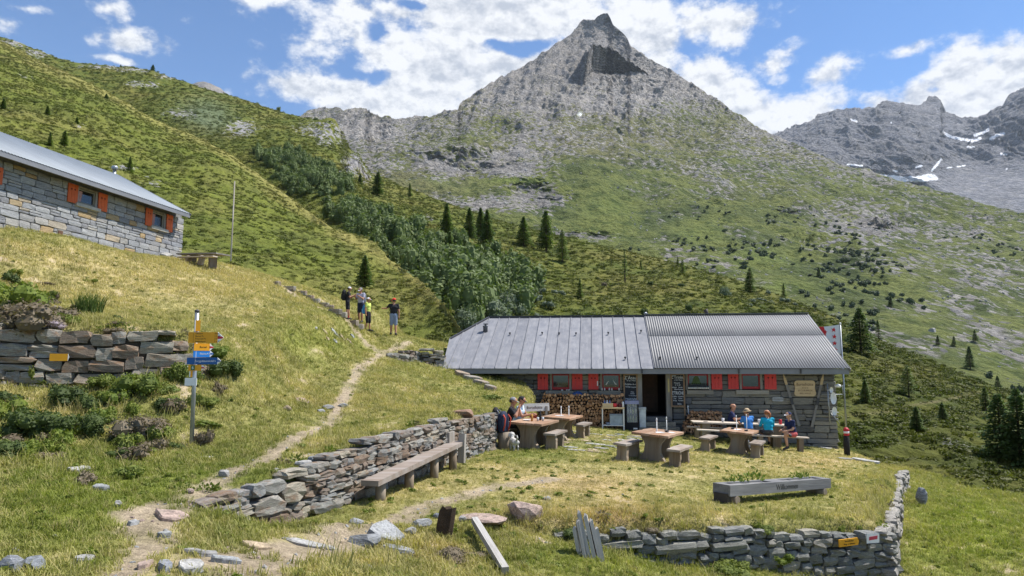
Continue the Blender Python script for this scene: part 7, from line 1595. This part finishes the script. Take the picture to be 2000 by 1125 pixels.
def ground_person(px, py, top_py, ymin=20):
    g = hit(px, py, ymin); return g, (P(px, top_py, g.y)[2]-g.z)/1.75
HG = 'hikers standing on the path'
g, s = ground_person(678, 624, 560); P1 = person('leftmost hiker, in black shirt, black shorts and white cap with a black backpack', g, -PI/2+.1, s, stand('phone', lean=.07, look=(0, 1, -.45)), dict(shirt=F_BLACK, pants=F_DKPANT, cap=F_WHITE, skin=M_SKINT, sock=F_SOCK, shoe=M_SHOE), 'cap', HG)
def back_at(p, s, rz, d, h, mat, mat2, label, k=1.0):
    f = Vector((-math.sin(rz), math.cos(rz), 0)); backpack(label, Vector(p)-f*d*s+Vector((0, 0, h*s)), rz+PI, mat, mat2, k*s)
back_at(g, s, -PI/2+.1, .19, 1.02, M_BLKF, M_BLKF, 'black backpack worn by the leftmost hiker', 1.15)
g, s = ground_person(704, 631, 562); person('hiker in lavender grey shirt and grey cap with a dark backpack, facing the camera', g, PI-.35, s, stand('phone', lean=.05, look=(0, 1, -.4)), dict(shirt=F_GREY, pants=F_SHORTN, cap=F_CGREY, brim=F_WHITE, skin=M_SKINT, leg=.85), 'cap', HG)
back_at(g, s, PI-.35, .19, 1.02, M_GREYF, M_NAVYB, 'dark backpack on the back of the hiker in the lavender grey shirt', 1.0)
g, s = ground_person(718, 647, 581); person('youngster in lime shirt, black trousers and white cap carrying a blue backpack', g, -PI/2-.25, s, stand('down', look=(0, 1, -.1)), dict(shirt=F_LIME, pants=F_DKPANT, cap=F_WHITE, leg=1.15, skin=M_SKINT), 'cap', HG)
back_at(g, s, -PI/2-.25, .19, .90, M_BLUEF, plain('pale_blue_panel', (.25,.5,.7), .8), 'sky blue backpack worn by the youngster in the lime shirt', .95)
g, s = ground_person(768, 655, 582); person('hiker in black T-shirt, blue-grey shorts and red cap, seen from behind', g, .12, s, stand('left_out', look=(-.55, .8, -.05)), dict(shirt=F_BLACK, pants=F_SHORTB, cap=F_RED, leg=.95, skin=M_SKINT), 'cap', HG)
PG = 'people sitting at the long table'
def seat(px, y, dz=0.0): s_, _ = HF.at(px, 840, y); v = hl(s_, y, 0); return Vector((v.x, v.y, gz(v.x, v.y)+.50+dz))
seat_c = seat(1425, -1.3, .04); person('bald man in a navy T-shirt at the far side of the long table', seat_c, PI-.75+PI*0+.0 if False else -2.0, 1.02, sit('table', lean=.10, look=(.45, 1, -.1)), dict(shirt=F_NAVY, pants=F_CHAR, skin=M_SKINT), 'bald', PG)
person('person in a light blue T-shirt and straw hat, seen from behind at the long table', seat(1463, -2.8), .18, .98, sit('table', lean=.07, look=(-.75, .7, -.1)), dict(shirt=F_BLUE, pants=F_CHAR, cap=F_STRAW, skin=M_SKINT), 'hat', PG)
person('woman with an auburn ponytail in a teal top, seen from behind', seat(1501, -2.8), -.05, .98, sit('table', lean=.06, look=(-.35, .9, -.1)), dict(shirt=F_TEAL, pants=F_CHAR, hair=M_HAIRR, sleeve=1.0, leg=.9), 'ponytail', PG)
person('woman in a navy cap and T-shirt sitting sideways on the bench end, legs crossed', seat(1549, -2.85, .0), PI/2+.25, 1.0, sit('lap', lean=.10, look=(0, 1, -.05), cross=True, footd=.36), dict(shirt=F_NAVY, pants=F_PINK, cap=F_NAVY, brim=F_WHITE, skin=M_SKIN, leg=.5), 'cap', PG)
CG = 'couple eating at the left table'
def tseat(t, x, y, dz=0): v = t.matrix_basis @ Vector((x, y, 0)); return Vector((v.x, v.y, gz(v.x, v.y)+.47+dz))
person('person in a black T-shirt and grey cap eating at the left table', tseat(L1, -.78, -.15), -PI/2-A2+.15, 1.0, sit('mouth', lean=.16, look=(0, 1, -.25)), dict(shirt=F_BLACK, pants=F_DKPANT, cap=F_CGREY, leg=2.0, skin=M_SKINT), 'cap', CG)
person('person in a pale blue vest and black cap bending over the left table', tseat(L1, -.74, .62), -PI/2-A2, 1.0, sit('table', lean=.15, look=(0, 1, -.45)), dict(shirt=F_PALE, pants=F_CHAR, cap=F_BLACK, sleeve=.12, skin=M_SKINT), 'cap', CG)
tb = make_bench('log bench on which the couple in caps sit', (1002, 874), A2, seed=8, tl=.6, L=1.5, legs=(-.45, .45))
v = tseat(L1, -.78, .28); tb.location = (v.x, v.y, gz(v.x, v.y))
# small white dog standing before the couple, looking at the table
g = onT(1004, 880); dog = empty('dog', (g[0], g[1], gz(*g)), .35, 'small shaggy white dog standing in front of the couple\'s table', 'dog'); caps = []
def dc(a, b_, ra, rb): caps.append((Vector(a), Vector(b_), ra, rb, 0))
dc((0, -.13, .23), (0, .10, .24), .085, .10); dc((0, .12, .26), (0, .17, .36), .065, .055); dc((0, .19, .40), (0, .20, .41), .068, .066); dc((0, .24, .39), (0, .285, .375), .035, .025)
for sx in (-1, 1):
    dc((sx*.055, .20, .44), (sx*.085, .19, .37), .022, .026)
    dc((sx*.055, .12, .22), (sx*.055, .11, .12), .038, .026); dc((sx*.055, .11, .12), (sx*.055, .125, .03), .026, .022); dc((sx*.055, .125, .025), (sx*.055, .15, .022), .024, .02)
    dc((sx*.06, -.13, .22), (sx*.065, -.07, .15), .05, .034); dc((sx*.065, -.07, .15), (sx*.06, -.16, .10), .03, .022); dc((sx*.06, -.16, .10), (sx*.06, -.145, .03), .022, .02); dc((sx*.06, -.145, .024), (sx*.06, -.115, .022), .023, .02)
dc((0, -.20, .28), (0, -.26, .36), .028, .024); dc((0, -.26, .36), (0, -.22, .41), .024, .018)
V_, F_ = [], []
for a, b2, ra, rb, tg in caps: vs, fs = cap_mesh(a, b2, ra, rb); o = len(V_); V_ += vs; F_ += [tuple(i+o for i in q) for q in fs]
me = bpy.data.meshes.new('body'); me.from_pydata([tuple(v) for v in V_], [], F_); o = link('body', me, dog); md = o.modifiers.new('r', 'REMESH'); md.mode = 'VOXEL'; md.voxel_size = .011
PENDING.append((o, caps, [plain('white_fur', (.50,.48,.45), .95, var=.35, scale=40, bump=.9)], None, None)); MB().lathe([(.004, -.012), (.016, 0), (.004, .012)], 8).build('nose', M_EYE, dog, (0, .31, .38))
for sx in (-1, 1): MB().lathe([(.003, -.009), (.009, 0), (.003, .009)], 8).build('eye', M_EYE, dog, (sx*.03, .262, .425))
finish_people()
# ================================================================== TREES, SHRUBS, GRASS
M_BARK = plain('bark', (.085,.062,.045), .95, var=.4, scale=10, bump=.8); M_GREYBARK = plain('dead_bark', (.20,.185,.17), .95, var=.3)
M_SPRUCE = leaf_mat('spruce_needles', (.052,.086,.024), (.115,.168,.042), trans=.28); M_LARCH = leaf_mat('larch_needles', (.070,.110,.026), (.15,.20,.055), trans=.3)
def conifer(name, seed, mat, H=10.0, R=1.9, whorls=26, base=.12, droop=.25, dens=1.0, taper=.9):
    rnd = random.Random(seed); b = MB(); z = base*H
    while z < H*.985:
        f = (z/H-base)/(1-base); r = R*((1-f)**taper)*rnd.uniform(.72, 1.12)+.10; n = max(5, int((7+6*(1-f))*dens)); a0 = rnd.uniform(0, 6.28)
        for k in range(n):
            a = a0+2*PI*k/n+rnd.uniform(-.25, .25); gap = .5+.5*math.sin(a*2+z*1.1+seed)*math.sin(z*.9+seed*2.3+a)
            if rnd.random() < .06+.30*(1-gap)**2: continue
            L_ = r*rnd.uniform(.6, 1.12)*(.78+.36*gap); d = Vector((math.cos(a), math.sin(a), 0)); s_ = Vector((-d.y, d.x, 0)); dr = droop*rnd.uniform(.6, 1.4)
            nseg = max(2, int(L_/.42))
            for j in range(nseg):
                t = (j+.55)/nseg; p = Vector((0, 0, z))+d*L_*t+Vector((0, 0, -dr*L_*t*t+.10*L_*t)); w = (.20+.36*(1-abs(t-.45)))*min(1, L_)*rnd.uniform(.8, 1.2)
                for q in (-1, 1):
                    e = p+s_*q*w+d*w*.55+Vector((0, 0, -.14-.12*rnd.random())); b.add([p-d*.12, p+d*.22, e+d*.10, e-d*.08+Vector((0, 0, -.05))], [(0, 1, 2, 3)])
            tip = Vector((0, 0, z))+d*L_*1.06+Vector((0, 0, -dr*L_+.1*L_)); b.add([tip-d*.3-s_*.09, tip-d*.3+s_*.09, tip], [(0, 1, 2)])
        z += H/(whorls*1.25)*rnd.uniform(.75, 1.25)*(1.15-.5*f)
    b.add([(-.06, 0, H*.96), (.06, 0, H*.96), (0, 0, H*1.03)], [(0, 1, 2)]); b.add([(0, -.06, H*.96), (0, .06, H*.96), (0, 0, H*1.03)], [(0, 1, 2)])
    cr = b.mesh('crown', mat); t = MB(); t.tube([(0, 0, -.6), (0.02, 0, H*.3), (0, .02, H*.7), (0, 0, H)], [.02*H, .016*H, .008*H, .002*H], 7); return cr, t.mesh('trunk', M_BARK), H
KINDS = {'spruce': [conifer('s', 1, M_SPRUCE, R=2.5, taper=.8), conifer('s', 2, M_SPRUCE, R=2.8, droop=.35, taper=.75), conifer('s', 3, M_SPRUCE, R=2.3, whorls=30, taper=.8)], 'larch': [conifer('l', 4, M_LARCH, R=2.2, whorls=24, base=.13, droop=.1, dens=1.0, taper=.7), conifer('l', 5, M_LARCH, R=2.5, taper=.7, whorls=20, base=.14, droop=.12, dens=.8)],
         'wide': [conifer('w', 6, M_SPRUCE, H=10, R=4.2, whorls=20, base=.05, droop=.15, taper=.75, dens=1.2)], 'thin': [conifer('t', 7, M_LARCH, R=.75, whorls=16, base=.25, dens=.5)], 'youngl': [conifer('y', 8, M_LARCH, R=2.3, whorls=20, base=.03, droop=.05)]}
def tree(label, sh, px, py, hpx, kind, v=0, group=None, wide=1.0):
    g = on_sheet(sh, px, py) if sh else hit(px, py); cr, tr, H = KINDS[kind][v % len(KINDS[kind])]; k = hpx*g.y/F/H; nm = 'larch_tree' if kind in ('larch', 'youngl', 'thin') else 'spruce_tree'
    t = empty(nm, g, random.Random(int(px*3+py)).uniform(0, 6), label, 'tree', group); t.scale = (k*wide, k*wide, k); link('trunk', tr, t); link('crown', cr, t); return t
SH = 'conifers on the shoulder behind the hut'
tree('tall spruce at the left of the row on the shoulder, above the alders', 'hill', 871, 462, 70, 'spruce', 0, SH); tree('dark spruce second from the left in the row on the shoulder', 'hill', 917, 470, 68, 'spruce', 1, SH); tree('spruce close behind the tallest one of the middle cluster', 'hill', 938, 468, 66, 'spruce', 2, SH)
tree('tallest spruce of the middle cluster on the shoulder', 'hill', 950, 493, 86, 'spruce', 0, SH); tree('smaller larch rising out of the alders below the leftmost spruce', 'hill', 879, 500, 52, 'larch', 0, SH); tree('pale young larch at the foot of the middle cluster', 'hill', 914, 502, 44, 'youngl', 0, SH); tree('dense round-topped spruce standing alone right of the middle cluster', 'hill', 1022, 480, 62, 'spruce', 1, SH, 1.15)
tree('tall loose larch on the shoulder casting a long dark shadow', 'hill', 1067, 492, 88, 'larch', 0, SH, 1.1); tree('shorter larch just right of the tall loose one', 'hill', 1098, 512, 66, 'larch', 1, SH); tree('dark wide spruce on the brow at the rim of the rocky gully', 'hill', 738, 380, 48, 'wide', 0, SH, .9); tree('small dark spruce left of the wide spruce on the brow', 'hill', 703, 372, 36, 'spruce', 2, SH); tree('tiny larch on the skyline of the shoulder right of the wide spruce', 'hill', 800, 382, 28, 'youngl', 0, SH)
tree('spruce with a pale larch beside it in the alder thicket', 'hill', 742, 526, 54, 'larch', 1, SH); tree('leaning larch in the alder thicket left of its neighbour', 'hill', 729, 515, 56, 'larch', 0, SH, .8)
tree('spruce rising right behind the group of hikers', 'spur', 711, 566, 70, 'spruce', 0, SH, 1.2); tree('larch beside the left end of the hut roof', 'hill', 876, 645, 66, 'larch', 1, SH, .9)
tree('thin dying larch with a bare top in the middle of the shoulder', 'hill', 1222, 556, 72, 'thin', 0, SH); tree('small larch low on the shoulder left of the thin dying one', 'hill', 1134, 582, 40, 'youngl', 0, SH); tree('small pale larch right of the thin dying one near the brow', 'hill', 1252, 530, 24, 'youngl', 0, SH); tree('young larch on the brow in the middle of the shoulder', 'hill', 1335, 542, 36, 'larch', 1, SH)
tree('dense dark spruce standing alone on the brow above the corrugated roof', 'hill', 1464, 571, 50, 'wide', 0, SH, .75); tree('small young larch right of the dense dark spruce', 'hill', 1532, 580, 28, 'youngl', 0, SH); tree('small larch on the brow left of the dense dark spruce', 'hill', 1325, 520, 20, 'youngl', 0, SH)
tree('big spruce just right of the flag', 'hill', 1681, 692, 92, 'spruce', 1, SH, 1.35); tree('pale larch right behind the big spruce by the flag', 'hill', 1716, 662, 40, 'youngl', 0, SH); tree('larch on the slope right of the flagpole, above the footpath', 'hill', 1776, 776, 62, 'larch', 1, SH, 1.25); tree('small dark spruce near the flagpole above the footpath', 'hill', 1692, 792, 50, 'spruce', 2, SH, 1.2)
tree('little dark spruce just below the footpath', 'hill', 1790, 842, 48, 'spruce', 2, SH, 1.4); tree('small spruce right of the one below the footpath', 'hill', 1843, 822, 36, 'spruce', 0, SH, 1.4); tree('young larch at the right end of the footpath', 'hill', 1926, 800, 44, 'larch', 0, SH, 1.2)
tree('large larch at the right edge below the footpath', 'hill', 1958, 900, 130, 'spruce', 1, SH, 1.25); tree('tall larch cut by the right picture edge', 'hill', 1996, 910, 150, 'spruce', 0, SH, 1.25); tree('larch standing just outside behind the right picture edge', 'hill', 2040, 930, 170, 'spruce', 2, SH, 1.2)
MG = 'conifers on the foot of the peak'
for px, py, h, lb_ in ((1895, 722, 46, 'lone spruce on the lower slope of the peak at right'), (1832, 676, 22, 'tiny spruce below the white boulder on the peak slope'), (1863, 676, 20, 'tiny spruce right of the white boulder on the peak slope'), (1905, 668, 24, 'small spruce above the lone one at right'), (1600, 540, 20, 'tiny conifer among the dark scrub of the peak slope'), (1740, 600, 24, 'small conifer at the lower rim of the dark scrub'), (1950, 770, 36, 'small spruce behind the brow at the right edge')): tree(lb_, 'peak', px, py, h, 'spruce', int(px), MG, 1.15)
LG = 'small conifers on the left hillside'
for px, py, h, lb_, k in ((297, 141, 16, 'tiny spruce on the left skyline', 'wide'), (236, 132, 7, 'dwarf spruce on the left skyline left of the tiny one', 'wide')): tree(lb_, 'hill', px, py, h, k, 0, LG)
for px, py, h, lb_, k in ((252, 338, 34, 'small larch just behind the flue of the upper hut', 'youngl'), (124, 287, 36, 'pale young larch above the roof of the upper hut', 'larch'), (97, 285, 30, 'young larch left of its twin above the upper hut roof', 'youngl'), (93, 226, 22, 'small spruce high on the left hillside', 'spruce'), (150, 247, 20, 'faint small spruce right of the high one on the left hillside', 'spruce'), (6, 215, 26, 'dark spruce at the left picture edge', 'spruce'), (207, 196, 14, 'small dark bush-like spruce high on the left spur', 'wide')): tree(lb_, 'spur', px, py, h, k, 0, LG, 1.2)
# ---- shrubs that stand alone
M_SH1 = leaf_mat('juniper_leaf', (.040,.062,.018), (.10,.135,.035)); M_SH2 = leaf_mat('bilberry_leaf', (.095,.135,.022), (.19,.215,.045)); M_SH3 = leaf_mat('heather_leaf', (.115,.085,.05), (.24,.20,.14)); M_SH4 = leaf_mat('bright_shrub_leaf', (.10,.15,.02), (.21,.24,.04)); M_SH5 = leaf_mat('willow_leaf', (.085,.12,.065), (.19,.225,.14)); M_TUFT = leaf_mat('tuft_blade', (.045,.085,.018), (.12,.17,.04)); M_PURP = leaf_mat('heather_flower', (.30,.24,.29), (.46,.40,.44))
BM = {k: [clump_mesh('foliage', 10*i+j, 1500, m, (1, 1, .90), (.06, .13), 12, True, .95) for j in range(2)] for i, (k, m) in enumerate((('juniper', M_SH1), ('bilberry', M_SH2), ('heather', M_SH3), ('bright', M_SH4), ('willow', M_SH5), ('purple', M_PURP)))}
def shrub(label, px, py, wpx, kind, hk=1.0, sh=None, name='shrub', v=0):
    g = on_sheet(sh, px, py) if sh else hit(px, py); r = wpx*g.y/F/2; o = link(name, BM[kind][v % 2], None, (g.x, g.y, g.z-.03*r), (0, 0, px*.7), (r, r, r*hk*1.25)); tag(o, label, 'shrub'); return o
shrub('bright green shrub at the left edge above the bank wall', 35, 606, 120, 'bright', .75); shrub('brown heather bush overhanging the bank wall at left', 60, 650, 150, 'heather', .6, v=1); shrub('pale lilac heather in bloom on the bank wall', 95, 648, 62, 'purple', .5); shrub('yellow-green bilberry bush right of the lilac heather', 128, 632, 62, 'bilberry', .6); shrub('dark low bush in the middle of the bank wall top', 222, 668, 46, 'heather', .5)
shrub('green shrub at the foot of the bank wall, left of the yellow plate', 130, 790, 95, 'juniper', .7); shrub('bushy green shrub below the bank wall in the centre of the bank', 260, 775, 110, 'bilberry', .8, v=1); shrub('green shrub beneath the yellow plate', 60, 850, 130, 'juniper', .75, v=1); shrub('yellowish shrub at the left edge of the bank', 10, 815, 90, 'bright', .7); shrub('dark green shrub low in the bank at left', 150, 850, 110, 'juniper', .7); shrub('brown twiggy heather bush at the right foot of the bank', 250, 858, 100, 'heather', .8); shrub('brown heather bush right of the twiggy one', 300, 850, 80, 'heather', .75, v=1)
shrub('green bush close behind the signpost', 355, 745, 80, 'bilberry', .9); shrub('round green bush right behind the arrow boards', 438, 735, 76, 'juniper', .75); shrub('bright bush at the right of the arrow boards', 420, 700, 60, 'bright', .7); shrub('pale willow bush below the bank wall', 205, 730+30, 80, 'bilberry', .7); shrub('dark bush at the left picture edge low in the bank', 5, 895, 90, 'juniper', .7); shrub('small dark bush below the signpost boards', 330, 800, 70, 'juniper', .6, v=1); shrub('low green shrub left of the path bend', 400, 790, 60, 'bilberry', .5)
shrub('low dark shrub beside the footpath end above the drystone wall', 1000-40, 780, 50, 'bilberry', .4); shrub('dark clump hanging over the front terrace wall', 1270, 1052, 44, 'heather', .5); shrub('green clump on the front terrace wall left of the yellow plate', 1485, 1048, 60, 'bilberry', .55); shrub('yellow-green cushion above the yellow plate', 1643, 1040, 22, 'bright', .8); shrub('small yellow-green cushion above the painted stone', 1676, 1036, 18, 'bright', .8); shrub('brown tuft in the grass behind the fallen post', 880, 1095, 90, 'heather', .45, v=1); shrub('dark tuft left of the fallen post', 930, 1090, 60, 'heather', .4)
shrub('tangled dark clump at the left end of the front terrace wall', 1100, 1046, 60, 'juniper', .45); shrub('low shrub at the foot of the front terrace wall', 1420, 1118, 110, 'bilberry', .45); shrub('lush weeds against the front terrace wall middle', 1520, 1110, 60, 'bright', .5)
for px, py, w, k, lb_ in ((1415, 578, 34, 'willow', 'round grey-green willow bush left of the dense dark spruce'), (1330, 635-10, 24, 'juniper', 'dark bush above the corrugated roof near the stove pipe'), (1345, 606, 22, 'juniper', 'small dark bush near the top of the shoulder over the roof'), (1260, 628-14, 22, 'juniper', 'dark bush above the roof seam'), (1330, 562, 16, 'juniper', 'dwarf dark bush in the middle of the shoulder'), (1270, 557, 14, 'juniper', 'tiny dark bush left of the dwarf one'), (1180, 560, 16, 'heather', 'brown dead bush left of the thin dying larch')): shrub(lb_, px, py, w, k, 1.0, 'hill')
for px, py, w, k, lb_ in ((905, 640, 70, 'willow', 'pale willow bush behind the roof corner, left'), (960, 632, 90, 'willow', 'big grey-green willow bush behind the left roof end'), (1000, 610, 80, 'willow', 'grey-green willow bush at the lower end of the thicket'), (930, 605, 70, 'willow', 'willow bush above the roof corner')): shrub(lb_, px, py, w, k, 1.0, 'hill')
def tuft_mesh(name, seed, n, mat, h=(.05, .10), spread=.06, w=.006, bend=.5):
    rnd = random.Random(seed); b = MB()
    for i in range(n):
        a = rnd.uniform(0, 6.28); r = spread*math.sqrt(rnd.random()); p = Vector((r*math.cos(a), r*math.sin(a), -.01)); H_ = rnd.uniform(*h); o = rnd.uniform(0, 6.28); d = Vector((math.cos(o), math.sin(o), 0)); s_ = Vector((-d.y, d.x, 0))*w*rnd.uniform(.7, 1.3); bd = bend*rnd.uniform(.2, 1.0)*H_
        m = p+d*bd*.35+Vector((0, 0, H_*.6)); e = p+d*bd+Vector((0, 0, H_*rnd.uniform(.85, 1.0))); b.add([p-s_, p+s_, m+s_*.7, m-s_*.7, e], [(0, 1, 2, 3), (3, 2, 4)])
    return b.mesh(name, mat)
g = hit(172, 612); o = link('grass_tussock', tuft_mesh('tussock', 3, 260, M_TUFT, (.35, .62), .30, .008, .9), None, g); tag(o, 'big dark green grass tussock on the slope above the bank wall', 'grass tussock')
# ---- countless things: turf, shrub carpet, alder thicket, scrub, boulders
M_GRASS = leaf_mat('grass_blade', (.16,.195,.034), (.25,.265,.06), True, .85, .35); M_GRASSD = leaf_mat('dry_blade', (.42,.335,.14), (.54,.45,.22), True, .5, .3)
GR = [raw_obj('tuft', tuft_mesh('tuft', 20+i, 15, M_GRASS, (.045, .105), .085, .0065, .9)) for i in range(4)]+[raw_obj('tuft', tuft_mesh('tuft', 30+i, 12, M_GRASSD, (.06, .13), .08, .005, .9)) for i in range(1)]
TL = [raw_obj('tall', tuft_mesh('tall', 40+i, 16, M_GRASS, (.14, .26), .10, .0065, .8)) for i in range(2)]+[raw_obj('tall', tuft_mesh('tall', 45+i, 14, M_GRASSD, (.18, .34), .10, .0045, .7)) for i in range(2)]
tag(scatter('grass', ground_scatter, 'gd', 165.0, unlinked_coll('turf_tufts', GR), .75, 1.35, 1, .35, (.8, 1.2), 'size'), 'short sun-bleached grass of the slope and terrace')
tag(scatter('tall_grass', ground_scatter, 'tall', 10.0, unlinked_coll('tall_tufts', TL), .7, 1.25, 5, .3, (.8, 1.2)), 'longer seeding grass along edges and on the bank')
M_CARP = leaf_mat('carpet_leaf', (.115,.140,.026), (.21,.225,.046), True, .85, .30); M_ALD = leaf_mat('alder_leaf', (.080,.118,.034), (.165,.210,.075), trans=.25); M_SAGE = leaf_mat('grey_willow_leaf', (.10,.13,.085), (.19,.22,.15), trans=.15)
CP_ = [raw_obj('carpet', clump_mesh('carpet', 60+i, 80, M_CARP, (1, 1, .24), (.16, .34), 6, False, .42)) for i in range(4)]
carp = unlinked_coll('carpet_clumps', CP_)
tag(scatter('shrub_carpet', hill_me, 'gd', .62, carp, .55, 1.3, 7, .2, (.7, 1.1), 'size'), 'low carpet of dwarf shrubs on the far hillside and the shoulder')
tag(scatter('shrub_carpet', spur_me, 'gd', .62, carp, .55, 1.1, 8, .2, (.7, 1.1), 'size'), 'low carpet of dwarf shrubs on the left spur')
AL = [raw_obj('alder', clump_mesh('alder', 70+i, 620, M_ALD, (1, 1, 1.25), (.10, .22), 9)) for i in range(3)]
tag(scatter('alder_thicket', hill_me, 'alder', 1.0, unlinked_coll('alder_bushes', AL), 1.6, 3.4, 9, .15, (.9, 1.2)), 'dense grey-green alder thicket filling the gully')
SG = [raw_obj('sage', clump_mesh('sage', 80+i, 260, M_SAGE, (1, 1, .8), (.14, .26), 7)) for i in range(2)]
tag(scatter('willow_scrub', hill_me, 'sage', 1.0, unlinked_coll('willow_bushes', SG), .6, 1.3, 10, .15), 'grey willow scrub below the thicket')
M_SCR = leaf_mat('scrub_leaf', (.040,.062,.030), (.075,.105,.050), trans=.1); SC_ = [raw_obj('scrub', clump_mesh('scrub', 90+i, 120, M_SCR, (1, 1, .9), (.2, .4), 6)) for i in range(2)]
tag(scatter('mountain_scrub', peak_me, 'scrub', .034, unlinked_coll('scrub_bushes', SC_), 1.4, 3.4, 11, .15), 'dark green scrub on the lower flank of the peak')
M_BLD = stone_mat('boulder_rock', [(0, (.20,.195,.19)), (.6, (.30,.29,.28)), (1, (.42,.41,.39))], lich=.2, scale=.6, layered=False); BL = [raw_obj('boulder', rock_mesh(300+i, M_BLD, cuts=1)) for i in range(6)]
tag(scatter('boulders', peak_me, 'bd', .0050, unlinked_coll('boulder_stones', BL), 1.2, 4.2, 12, .6, (.5, .9), 'size'), 'countless boulders strewn over the flank of the peak')
v = on_sheet('peak', 1822, 648); o = link('boulder', rock_mesh(77, M_RK_PALE, cuts=2), None, v, (0, .1, .4), tuple(q*v.y/F for q in (20, 18, 17))); tag(o, 'big white boulder lying on the lower slope of the peak at right', 'rock')
PB = [raw_obj('pebble', rock_mesh(500+i, [M_RK_GREY, M_RK_TAN, M_RK_PALE, M_RK_PINK][i], cuts=1)) for i in range(4)]
tag(scatter('path_pebbles', ground_scatter, 'peb', 22.0, unlinked_coll('pebble_stones', PB), .025, .085, 23, .5, (.5, .8)), 'loose pebbles on the worn path')
HB = [raw_obj('herb', clump_mesh('herb', 140+i, 46, [M_SH2, M_SH4][i], (1, 1, .6), (.35, .6), 4, False)) for i in range(2)]
tag(scatter('meadow_herbs', ground_scatter, 'gd', 3.2, unlinked_coll('herb_clumps', HB), .05, .13, 21, .3), 'low leafy herbs in the turf')
OV = [raw_obj('overhang', bush_mesh('overhang', 110+i, 110, [M_SH3, M_SH2, M_SH4, M_SH2][i], (1, 1, .8), (.2, .42), .3, -.6)) for i in range(4)]
tag(scatter('turf_overhang', ground_scatter, 'ovh', 26.0, unlinked_coll('overhang_clumps', OV), .07, .17, 14, .3), 'matted turf and moss hanging over the wall tops')
BK = [raw_obj('bankbush', clump_mesh('bankbush', 120+i, 520, [M_SH2, M_SH1, M_SH4, M_SH3, M_SH2][i], (1, 1, .9), (.10, .22), 10, True, .95)) for i in range(5)]
tag(scatter('bank_bushes', ground_scatter, 'bank', 8.0, unlinked_coll('bank_bush_clumps', BK), .11, .34, 15, .3), 'tangled low bushes covering the bank below the old wall')
# ---- lettering becomes plain mesh
bpy.context.view_layer.update(); dg = bpy.context.evaluated_depsgraph_get()
for o in [q for q in bpy.data.objects if q.type == 'FONT']:
    me = bpy.data.meshes.new_from_object(o.evaluated_get(dg)); n_ = link('lettering', me, o.parent, o.location, o.rotation_euler, o.scale); bpy.data.objects.remove(o)
# ================================================================== AIR
def haze():
    hx, hy0, hy1, z0, z1 = 7500, -600, 8200, -700, 2600
    b = MB(); b.box((0, (hy0+hy1)/2, (z0+z1)/2), (2*hx, hy1-hy0, z1-z0)); m = bpy.data.materials.new('haze_air'); m.use_nodes = True; nt = m.node_tree; nt.nodes.clear()
    v = nt.nodes.new('ShaderNodeVolumePrincipled'); v.inputs['Color'].default_value = (.78, .87, 1.0, 1); v.inputs['Density'].default_value = .00003; v.inputs['Anisotropy'].default_value = .0
    o = nt.nodes.new('ShaderNodeOutputMaterial'); nt.links.new(v.outputs[0], o.inputs['Volume']); ob = b.build('haze', m); tag(ob, 'thin bluish mountain haze', None, None, 'stuff')
haze()
